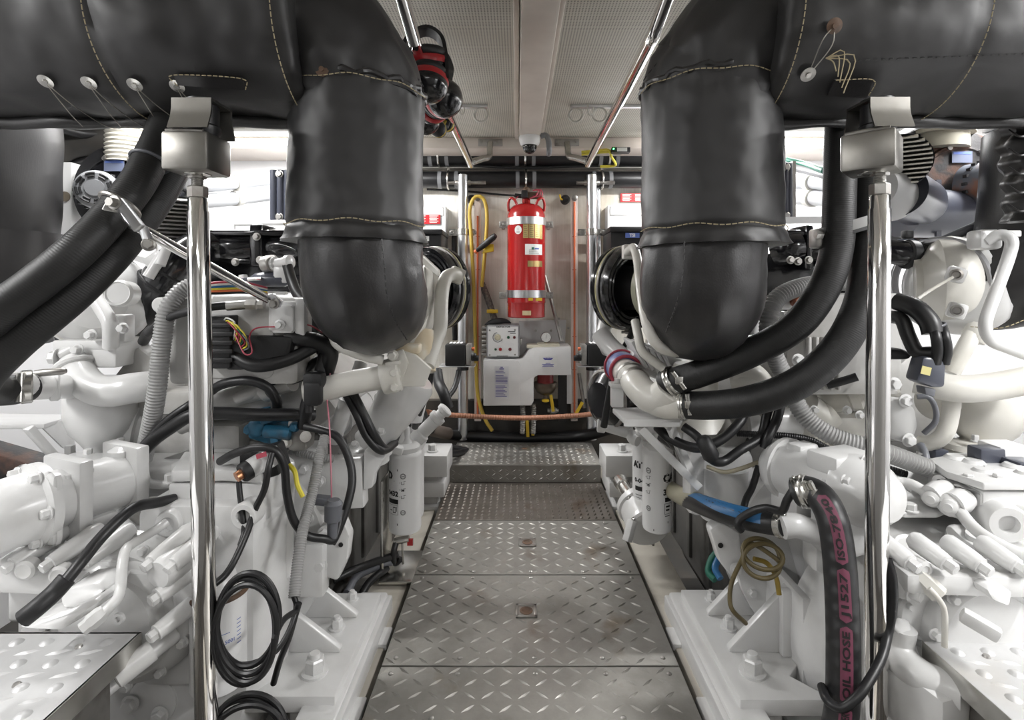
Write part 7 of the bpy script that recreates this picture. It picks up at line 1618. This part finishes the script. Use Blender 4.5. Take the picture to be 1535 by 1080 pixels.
hose('gearbox_cable', [(262, 748, 1.36), (235, 754, 1.32), (205, 760, 1.26), (180, 778, 1.22), (150, 808, 1.18), (120, 845, 1.13), (95, 875, 1.10), (60, 905, 1.07)], .0125, CABLE, 'black taped cable lying diagonally across the left gearbox', **HC)
hose('gearbox_cable', [(100, 868, 1.102), (80, 890, 1.085), (55, 912, 1.06), (35, 928, 1.05)], .0185, BLKM, 'black cable boot at the lower end of the taped gearbox cable', 'cable')
hose('loom_hose', [(530, 590, 1.66), (545, 620, 1.64), (560, 650, 1.64), (575, 672, 1.68), (588, 668, 1.78), (600, 640, 1.95), (606, 628, 2.05)], .0125, CABLE, 'dark hose in front of the white pillar casting, dropping to the left filter head', **HC)
hose('loom_hose', [(518, 590, 1.68), (535, 622, 1.64), (550, 655, 1.64), (572, 676, 1.66), (592, 665, 1.8)], .0125, CABLE, 'second dark hose beside the one in front of the white pillar casting', **HC)
hose('loom_hose', [(645, 560, 1.95), (640, 590, 1.95), (630, 612, 2.0), (622, 640, 2.1)], .014, CABLE, 'black hose right of the cream flange plate at left', **HC)
hose('loom_hose', [(625, 585, 2.1), (632, 610, 2.2), (640, 630, 2.3)], .012, CABLE, 'thin black hose between flange plate and left filter neck', **HC)
hose('sleeve_hose', [(618, 590, 1.9), (612, 610, 1.95), (596, 640, 2.0)], .013, WC, 'cream sleeved line beside the printed can at left', 'hose')
hose('relay_cables', [(655, 556, 3.0), (658, 575, 2.95), (665, 590, 2.9), (672, 612, 2.9)], .03, BLKM, 'tangled black cable bunch under the left relay box', 'cable bunch')
hose('relay_cables', [(688, 556, 3.05), (682, 580, 3.0), (672, 595, 2.95)], .016, CABLE, 'black cable from the left relay box down to the bunch', 'cable')
hose('relay_cables', [(905, 556, 3.0), (908, 580, 2.9), (905, 610, 2.8)], .018, CABLE, 'black cable dropping from the right relay box', 'cable')
hose('vertical_black_pipe', [(681, 345, 3.58), (681, 420, 3.58), (682, 510, 3.58)], .018, BLKM, 'black upright cable conduit behind the left silver pipe', 'conduit')
# black air hose elbow left
t = thing('air_hose', 'fat black air hose elbow with bands between outboard turbocharger and intake', 'hose', P(210, 480, 1.92))
m = MB(); m.tube([P(200, 478, 1.94), P(222, 450, 1.9), P(245, 420, 1.88), P(268, 392, 1.9), P(300, 372, 1.98), P(330, 368, 2.04)], lambda tt, th, s: .078-.016*tt, 28, n=40); hl = part('hose_body', m, BLK, t)
m = MB(); 
for q in ((240, 426, 1.885), (256, 406, 1.89)): m.torus(P(*q), (.62, .05, .75), .074, .006, 36, 8)
part('band', m, BLKM, t)
m = MB(); m.cyl(P(222, 416, 1.80), P(245, 380, 1.82), .018); m.cyl(P(240, 398, 1.80), P(250, 372, 1.82), .016); m.box(P(232, 390, 1.82), (.06, .03, .04), (0, -.6, 0), bev=.006); m.bar(P(190, 382, 1.86), P(238, 398, 1.84), .012, .02); part('white_clip', m, W, t)
hose('small_black_hose', [(215, 512, 1.7), (222, 500, 1.66), (232, 492, 1.62)], .016, RUBS, 'short black hose end below the fat black air hose', 'hose')
# cables right
hose('loom_hose', [(905, 640, 2.0), (920, 560, 1.95), (930, 535, 1.94), (945, 505, 1.98), (950, 490, 2.0)], .013, CABLE, 'black loom in front of the right relay box running up to the air silencer', **HC)
hose('loom_hose', [(985, 640, 1.66), (1005, 658, 1.62), (1045, 672, 1.60), (1080, 660, 1.60), (1110, 632, 1.62), (1118, 610, 1.66)], .0145, CABLE, 'dark hose sagging under the lower thick right hose', **HC)
hose('loom_hose', [(1025, 640, 1.60), (1045, 655, 1.57), (1060, 676, 1.55), (1068, 690, 1.55), (1085, 692, 1.57), (1110, 675, 1.58), (1140, 655, 1.60), (1150, 620, 1.62), (1162, 590, 1.66)], .0135, CABLE, 'dark branch cable with sleeve below the right shelf bracket', **HC)
m = MB(); m.lathe(P(1052, 655, 1.54), P(1068, 688, 1.53)-P(1052, 655, 1.54), [(.014, 0), (.022, .01), (.024, .06), (.016, .072)], 18); solo('cable_boot', m, BLKM, 'black cable boot sagging below the right shelf bracket', 'connector')
hose('loom_hose', [(1172, 600, 1.62), (1164, 630, 1.60), (1152, 655, 1.58), (1146, 672, 1.58)], .014, CABLE, 'black cable hanging right of the white exhaust bend', **HC)
hose('loom_hose', [(985, 640, 1.8), (1000, 655, 1.82), (1010, 668, 1.85), (990, 655, 1.9)], .016, CABLE, 'tight black hose loop above the right fuel filters', **HC)
hose('loom_hose', [(1060, 700, 1.7), (1085, 708, 1.66), (1110, 703, 1.64), (1137, 693, 1.62)], .0065, mat('tan_cable', (.42,.38,.28,1), .5), 'tan cable strung across the right bell housing', **HC)
hose('loom_hose', [(1137, 700, 1.58), (1128, 730, 1.55), (1118, 750, 1.52), (1112, 775, 1.48)], .0095, CABLE, 'thin black cable beside the right oil cooler dropping to the blue hose', **HC)
hose('loom_hose', [(1112, 796, 1.42), (1106, 788, 1.42), (1110, 778, 1.42), (1130, 766, 1.40), (1150, 762, 1.38), (1172, 766, 1.34), (1180, 750, 1.32), (1194, 728, 1.31)], .010, CABLE, 'black cable wrapped over the blue striped hose', **HC)
coil('olive_cable_coil', P(1140, 836, 1.44), V((-.1, -1, .5)), .050, 2, 'loose olive brown cable coil right of the right aisle bracket', OLIVE, .0062, .75, tail=[P(1125, 815, 1.46), P(1112, 840, 1.48), P(1098, 870, 1.48), P(1094, 895, 1.46), P(1098, 915, 1.44), P(1118, 935, 1.46)])
hose('olive_cable', [(1130, 838, 1.46), (1150, 845, 1.46), (1163, 865, 1.45), (1168, 892, 1.44)], .0065, mat('ochre_cable', (.26,.18,.03,1), .5), 'ochre cable leading down to the right bracket gusset', 'cable')
hose('grey_flex', [(1375, 595, 1.55), (1392, 596, 1.54), (1402, 612, 1.54), (1402, 632, 1.54), (1385, 650, 1.56)], .0075, GCABLE, 'curved grey cable under the harness boots at right', 'cable')
hose('grey_flex', [(1380, 668, 1.55), (1386, 680, 1.52), (1388, 696, 1.5)], .011, GCABLE, 'short grey cable entering the right valve block', 'cable')
hose('yellow_wire', [(1225, 678, 1.56), (1250, 684, 1.54), (1280, 690, 1.52), (1300, 694, 1.5)], .0055, YELW, 'yellow wire under the fat grey right conduit', 'wire', seg=8)
hose('black_cable', [(1330, 838, 1.19), (1338, 870, 1.18), (1338, 910, 1.18), (1331, 950, 1.18), (1320, 990, 1.14), (1290, 1040, 1.10), (1262, 1062, 1.10), (1240, 1050, 1.12), (1232, 1030, 1.16)], .0095, CABLE, 'black cable passing behind the right post and around the oil hose', **HC)
m = MB(); m.cyl(P(1236, 590, 1.60), P(1258, 572, 1.60), .013); m.bm.free()
hose('black_hose', [(1240, 578, 1.6), (1262, 572, 1.58), (1285, 565, 1.56)], .012, RUBS, 'short black hose end with blue ring left of the right post')
hose('bilge_hose', [(500, 870, 1.9), (530, 855, 1.95), (570, 840, 2.05), (595, 832, 2.1)], .014, CABLE, 'black bilge hose behind the left bracket, topmost of the bunch', 'hose')
hose('bilge_hose', [(520, 890, 1.9), (535, 865, 1.98), (565, 850, 2.06), (590, 842, 2.1)], .014, GCABLE, 'grey bilge hose in the bunch behind the left bracket', 'hose')
hose('bilge_hose', [(540, 895, 1.95), (555, 872, 2.0), (580, 852, 2.08)], .014, CABLE, 'black bilge hose, lowest of the bunch behind the left bracket', 'hose')
hose('bilge_cable', [(1072, 870, 1.75), (1062, 858, 1.78), (1066, 840, 1.8), (1075, 828, 1.8)], .011, GREEN, 'green cable loop in the dark gap right of the aisle', 'cable')
hose('bilge_cable', [(1080, 868, 1.73), (1072, 852, 1.76), (1078, 836, 1.78)], .011, BLUEH, 'blue cable loop in the dark gap right of the aisle', 'cable')
hose('lead_cable', [(448, 905, 1.27), (442, 925, 1.27), (432, 960, 1.27), (420, 990, 1.28), (410, 1025, 1.3)], .0075, CABLE, 'black cable dropping from the slim grey conduit to the bracket', **HC)
hose('lead_cable', [(440, 893, 1.28), (444, 910, 1.275), (436, 940, 1.25), (415, 975, 1.22), (380, 995, 1.2), (345, 998, 1.21)], .0065, CABLE, 'black cable curving from the slim grey conduit into the coil', **HC)
# ================================================================== OUTBOARD BACKGROUND
def blower(label, c, s, R, rust, motor_mat, mo):
    t = thing('ventilation_blower', label, 'blower', c-V((0,0,R)), 'centrifugal ventilation blowers')
    m = MB(); m.lathe(c+V((0, .2, 0)), (0,-1,0), [(R, 0), (R, .18), (R*.97, .19), (R*.72, .195), (R*.70, .21), (R*.66, .212), (R*.64, .205), (0, .205)], 56); m.box(c+V((-s*R*.5, .1, R*.55)), (R*1.2, .18, R*.9), bev=.01); part('scroll_case', m, rust, t)
    m = MB()
    for k in range(8): a = k*PI/4+.3; m.lathe(c+V((math.cos(a)*R*.68, -.012, math.sin(a)*R*.68)), (0,-1,0), [(.010, 0), (.010, .006), (0, .010)], 10)
    part('rim_bolts', m, STEEL, t)
    mc = c+mo; ax = V((.25 if s > 0 else .42, -1, -.05 if s > 0 else .08)).normalized(); r = R*.36
    m = MB(); m.lathe(mc, ax, [(r, -.03), (r, .22), (r*.96, .235), (r*.8, .245), (r*.45, .245), (r*.42, .25), (0, .25)], 40); mt = part('motor', m, motor_mat, t)
    _, u, v = frame_for(ax); m = MB()
    for rr, nn in ((.62, 8), (.78, 8)):
        for k in range(nn):
            pts = []
            a0 = 2*PI*k/nn; pts = [mc+ax*.2465+(u*math.cos(a0+i*.13)+v*math.sin(a0+i*.13))*r*rr for i in range(5)]
            m.tube(pts, .0045, 6, smooth=False)
    for k in range(18):
        a0 = 2*PI*k/18
        for h in (.02, .19): m.box(mc+ax*h+(u*math.cos(a0)+v*math.sin(a0))*r, (.012, .02, .012))
    part('vent_slots', m, BLKM, mt)
    m = MB(); rect(m, c+V((-s*-.0, -.014, R*.50)), .085, .048, t=.001); lb = part('data_label', m, mat('blue_grey_label', (.12,.14,.21,1), .7), t)
    m = MB(); rect(m, c+V((0, -.0155, R*.50+.016)), .075, .010, t=.0004); part('label_header', m, BINK, lb); return t
blower('rusty black ventilation blower at the upper right behind the right duct', P(1438, 282, 2.25), 1, .255, RUSTY, mat('rusty_grey_motor', (.10,.11,.13,1), .5, col2=(.22,.10,.06,1), nscale=9, nlo=.5, nhi=.62), V((.03, -.05, .0)))
blower('black ventilation blower with grey motor at the upper left behind the thick hoses', P(175, 285, 2.25), -1, .20, BLK, GREYP, V((.03, -.05, -.06)))
def louvre(label, c, R, s, cap):
    t = thing('louvred_duct', label, 'air duct', c-V((0,0,R)), 'louvred round ducts'); ax = V((-s*.55, -.83, 0)).normalized()
    m = MB(); m.lathe(c, -ax, [(R*.96, .01), (R, 0), (R, .16), (R*.9, .2)], 48); m.lathe(c+V((s*.03, .06, -R*1.1)), (s*.8, .6, -.1), [(R*1.0, 0), (R*1.0, .22), (R*.8, .3)], 40) if s > 0 else None; part('duct_shell', m, GDK if s > 0 else GREYP, t)
    if s > 0: m = MB(); m.lathe(c+V((-.07, .02, -R*1.15)), (.8, .6, -.1), [(R*.8, -.05), (R*.98, .05), (R*.98, .12)], 36); part('pale_cowl', m, mat('pale_cowl_paint', (.66,.66,.66,1), .4), t)
    _, u, v = frame_for(ax); up = V((0,0,1)); sd = ax.cross(up).normalized(); m = MB()
    for k in range(-5, 6):
        z = k*R*.17; hw = math.sqrt(max(0, 1-(k*.17)**2))*R*.95
        if hw > .02: m.bar(c+up*z-sd*hw+ax*.004, c+up*z+sd*hw+ax*.004, .02, .006, up=(0, -.6, .8))
    part('louvre_slats', m, STEEL if s < 0 else WIRE, t)
    m = MB(); m.lathe(c-ax*.03, -ax, [(R*.94, 0), (R*.94, .002)], 40); part('dark_inside', m, BLKM, t)
louvre('louvred round duct end beside the right spring box', P(1352, 240, 1.95), .095, 1, None)
louvre('louvred round duct end left of the left chrome post', P(270, 330, 1.98), .088, -1, None)
t = thing('corrugated_duct', 'pale corrugated round duct under the ceiling behind the left duct', 'air duct', P(192, 240, 2.3))
m = MB(); m.tube([P(192, 100, 2.3), P(192, 170, 2.3), P(190, 245, 2.3)], lambda tt, th, s: .078+.004*math.sin(s*2*PI/.018), 32, n=120); part('duct_tube', m, mat('pale_corrugated', (.55,.53,.47,1), .5), t)
hose('curved_trunk', [(60, 235, 2.4), (100, 215, 2.45), (150, 208, 2.5), (215, 206, 2.6)], .075, DARK, 'dark curved trunk near the ceiling at the upper left', 'trunk')
hose('curved_trunk', [(85, 190, 2.3), (120, 200, 2.4), (170, 203, 2.5)], .02, CABLE, 'black cable over the dark curved trunk at the upper left', 'cable')
t = thing('tank_ring', 'dark grey ring behind the left blower', 'ring', P(150, 400, 2.5)); m = MB(); m.torus(P(150, 300, 2.5), (.1, -1, 0), .20, .02, 48, 10); part('ring_rim', m, RUBS, t)
# grey pipes
for i, (py, label) in enumerate(((272, 'upper grey pipe at the back left'), (296, 'lower grey pipe at the back left'))):
    t = thing('grey_pipe', label, 'pipe', P(360, py, 3.2), 'grey pipes at the back'); m = MB(); m.tube([P(270, py+8, 2.6), P(330, py+4, 2.9), P(380, py-1, 3.2), P(440, py-8, 3.4)], .038, 22, n=30); part('pipe_tube', m, mat('light_grey_pipe', (.42,.43,.45,1), .4) if i == 0 else bpy.data.materials['light_grey_pipe'], t)
    m = MB(); a = P(350, py+2, 3.02); m.lathe(a, P(380, py-1, 3.2)-P(330, py+4, 2.9), [(.040, 0), (.045, .005), (.045, .05), (.040, .055)], 22); part('coupling', m, mat('pale_coupling', (.6,.59,.55,1), .4) if i == 0 else bpy.data.materials['pale_coupling'], t)
    t = thing('grey_pipe', label.replace('left', 'right'), 'pipe', P(1210, py, 3.0), 'grey pipes at the back'); m = MB(); m.tube([P(1160, py-4, 3.3), P(1195, py, 3.1), P(1225, py+1, 2.9), P(1270, py+6, 2.6)], .042, 22, n=30); part('pipe_tube', m, bpy.data.materials['light_grey_pipe'], t)
    m = MB(); m.lathe(P(1212, py+1, 2.98), P(1225, py+1, 2.9)-P(1195, py, 3.1), [(.044, 0), (.050, .005), (.050, .05), (.044, .055)], 22); part('coupling', m, bpy.data.materials['pale_coupling'], t)
hose('green_cable', [(1180, 240, 3.0), (1205, 246, 2.9), (1235, 256, 2.7)], .016, GREEN, 'green cable above the grey pipes at the right', 'cable')
hose('grey_cable', [(1170, 246, 3.0), (1200, 254, 2.9), (1240, 264, 2.7)], .02, GREYP, 'grey cable bunch below the green cable at the right', 'cable')
# radiator-like black panels
def panel(px0, px1, py0, py1, d, label):
    a, b = P(px0, py1, d), P(px1, py0, d); t = thing('cooler_panel', label, 'heat exchanger', ((a.x+b.x)/2, d, a.z), 'black upright heat exchangers')
    m = MB(); m.box(((a.x+b.x)/2, d+.06, (a.z+b.z)/2), (b.x-a.x, .12, b.z-a.z), bev=.004)
    for k in range(3): m.cyl((a.x+(b.x-a.x)*(k+.5)/3, d-.005, a.z), (a.x+(b.x-a.x)*(k+.5)/3, d-.005, b.z), .018)
    part('core', m, GDK, t); m = MB(); m.box((b.x+.008, d+.05, (a.z+b.z)/2), (.016, .14, b.z-a.z+.02)); part('side_frame', m, STEEL, t)
    for z in (a.z+.02, b.z-.02): bolt(t, V(((a.x+b.x)/2, d-.02, z)), (0,-1,0), .014, .01, STEEL)
panel(406, 437, 256, 332, 2.6, 'black upright heat exchanger behind the left riser'); panel(1167, 1185, 246, 330, 2.6, 'black upright heat exchanger behind the right riser')
m = MB(); m.tube([P(352, 352, 2.5), P(352, 335, 2.5), P(440, 334, 2.5)], .014, 10, smooth=False); solo('white_rail', m, PLAW, 'thin white rail above the left intake pipes', 'rail')
m = MB(); m.bar(P(1165, 331, 2.4), P(1240, 330, 2.4), .03, .03); solo('white_rail', m, PLAW, 'thin white rail above the right intake pipes', 'rail')
t = thing('white_locker', 'white locker edge with brown spot beside the outboard left riser', 'cabinet', P(80, 352, 2.4)); a, b = P(45, 352, 2.3), P(107, 243, 2.3)
m = MB(); m.box(((a.x+b.x)/2, 2.36, (a.z+b.z)/2), (b.x-a.x, .12, b.z-a.z), bev=.005); part('locker_body', m, PLAW, t); m = MB(); m.lathe(P(98, 295, 2.298), (0,-1,0), [(.022, 0), (.022, .004), (0, .005)], 20); part('brown_knob', m, mat('brown_knob', (.18,.15,.11,1), .5), t)
t = thing('white_locker', 'white hinged cabinet beside the laced sleeve at the upper right', 'cabinet', P(1505, 298, 1.9)); a, b = P(1489, 298, 1.9), P(1560, 196, 1.9)
m = MB(); m.box(((a.x+b.x)/2, 1.915, (a.z+b.z)/2), (b.x-a.x, .03, b.z-a.z), bev=.004); m.box(((a.x+b.x)/2, 1.91, b.z+.006), (b.x-a.x+.02, .05, .014), bev=.003); part('locker_body', m, PLAW, t)
m = MB(); m.lathe(P(1512, 300, 1.92), (0,0,-1), [(.022, 0), (.022, .05), (.016, .06)], 18); part('cable_gland', m, PLAW, t)
# vent grille on the ceiling right, dark cable
t = thing('vent_grille', 'white slatted vent grille near the ceiling right of the right spring box', 'vent', P(1370, 200, 2.1)); m = MB(); m.bar(P(1335, 206, 2.0), P(1400, 172, 2.25), .03, .02); part('frame_bar', m, PLAW, t)
for k in range(9): m = MB(); q = P(1335+k*8, 196-k*3.0, 2.02+k*.03); m.box(q, (.010, .03, .07)); part('slat', m, PLAW, t)
hose('black_conduit', [(1430, 205, 2.3), (1445, 185, 2.3), (1475, 172, 2.3), (1510, 166, 2.3)], .014, CABLE, 'curved black conduit above the rusty blower', 'cable')
m = MB(); m.lathe(P(1405, 205, 2.3), (0,0,1), [(.11, -.06), (.11, .0), (.13, .0), (.13, .05), (.12, .1)], 36); solo('duct_collar', m, mat('dusty_collar', (.30,.28,.22,1), .6), 'dusty round duct collar on top of the rusty blower', 'air duct')
hose('grey_hose', [(1380, 366, 2.0), (1410, 362, 1.95), (1450, 345, 1.9), (1515, 318, 1.85), (1560, 305, 1.8)], .017, GCABLE, 'grey hose crossing below the rusty blower', 'hose')
m = MB(); m.box(P(1395, 325, 2.4), (.30, .2, .26), bev=.02); m.lathe(P(1380, 320, 2.2), (1, .2, 0), [(.10, -.1), (.10, .16)], 30); m.bar(P(1406, 270, 2.15), P(1406, 355, 2.15), .02, .012); solo('blower_base', m, GDK, 'slate coloured blower base under the rusty blower', 'base')
t = thing('notice_plate', 'white printed notice low on the right hull side', 'notice', (XR-.004, 2.63, .40)); nd = dict(right=(0, -1, 0), up=(0, 0, 1))
m = MB(); rect(m, (XR-.001, 2.63, .48), .17, .20, **nd); pl = part('sheet', m, PAPER, t)
m = MB()
for k in range(9): rect(m, (XR-.0025, 2.63+.01*(k % 2), .56-k*.02), .12, .008, **nd)
part('printed_lines', m, INK, pl)
# ================================================================== CAMERA, LIGHT
cam = bpy.data.cameras.new('camera'); co = bpy.data.objects.new('camera', cam); COL.objects.link(co)
co.location = (0, 0, CAMZ); co.rotation_euler = (PI/2, 0, 0)
cam.sensor_width = 36; cam.lens = FPX/1535*36; cam.shift_x = -8.5/1535; cam.shift_y = -110/1535
cam.clip_start = .02
SC.camera = co
TUBE = emis('lit_fluorescent_tube', (1, .99, .975, 1), 16)
def lamp(x0, y0, x1, y1, z, label, power):
    a, b = V((x0, y0, z)), V((x1, y1, z)); d = (b-a).normalized(); u = d.cross(V((0,0,1)))
    t = thing('strip_light', label, 'ceiling light', (a+b)/2+V((0,0,.02)), 'fluorescent strip lights')
    mb = MB(); mb.bar(a+V((0,0,ZC-z-.014)), b+V((0,0,ZC-z-.014)), .10, .028, bev=.006); part('housing', mb, PLAW, t)
    mb = MB(); mb.cyl(a+d*.03, b-d*.03, .019, seg=14); part('tube', mb, TUBE, t)
    for p, e in ((a, d), (b, -d)): part('end_cap', MB().box(p+e*.02+V((0,0,(ZC-z-.028)/2)), (.03, .03, ZC-z-.02+.03), bev=.003), PLAW, t)
    L = bpy.data.lights.new('tube_light', 'AREA'); L.shape = 'RECTANGLE'; L.size = (b-a).length*.95; L.size_y = .04; L.energy = power
    L.color = (1, .995, .99)
    o = bpy.data.objects.new('tube_light', L); COL.objects.link(o); o.location = (a+b)/2-V((0,0,.022))
    o.rotation_euler = (0, 0, math.atan2(d.y, d.x)); o.parent = t; o.location -= t.location
lamp(-1.95, 3.12, -.66, 3.12, 1.945, 'lit strip light across the far left corner behind the big riser', 46)
lamp(.76, 3.12, 2.15, 3.12, 1.945, 'lit strip light across the far right corner behind the riser', 46)
lamp(-1.98, -.25, -1.98, .95, 1.945, 'lit strip light along the near left side above the side step', 46)
lamp(2.05, -.25, 2.05, .95, 1.945, 'lit strip light along the near right side above the side step', 78)
lamp(-1.45, 1.70, -1.45, 2.55, 1.945, 'lit strip light along the left side beside the outboard riser', 22)
lamp(2.05, 1.75, 2.05, 2.75, 1.945, 'lit strip light along the right side above the blower', 38)
lamp(-.35, -.5, .45, -.5, 1.945, 'added fill strip light, unseen, across the aisle behind the camera', 8)  # unseen lamp added as soft fill for faces turned to the camera
wd = bpy.data.worlds.new('world'); SC.world = wd; wd.use_nodes = True
wd.node_tree.nodes['Background'].inputs[0].default_value = (.95, .97, 1, 1); wd.node_tree.nodes['Background'].inputs[1].default_value = .1
SC.view_settings.view_transform = 'Standard'; SC.view_settings.look = 'None'; SC.view_settings.exposure = -.2; SC.view_settings.gamma = 1
SC.view_settings.use_curve_mapping = False
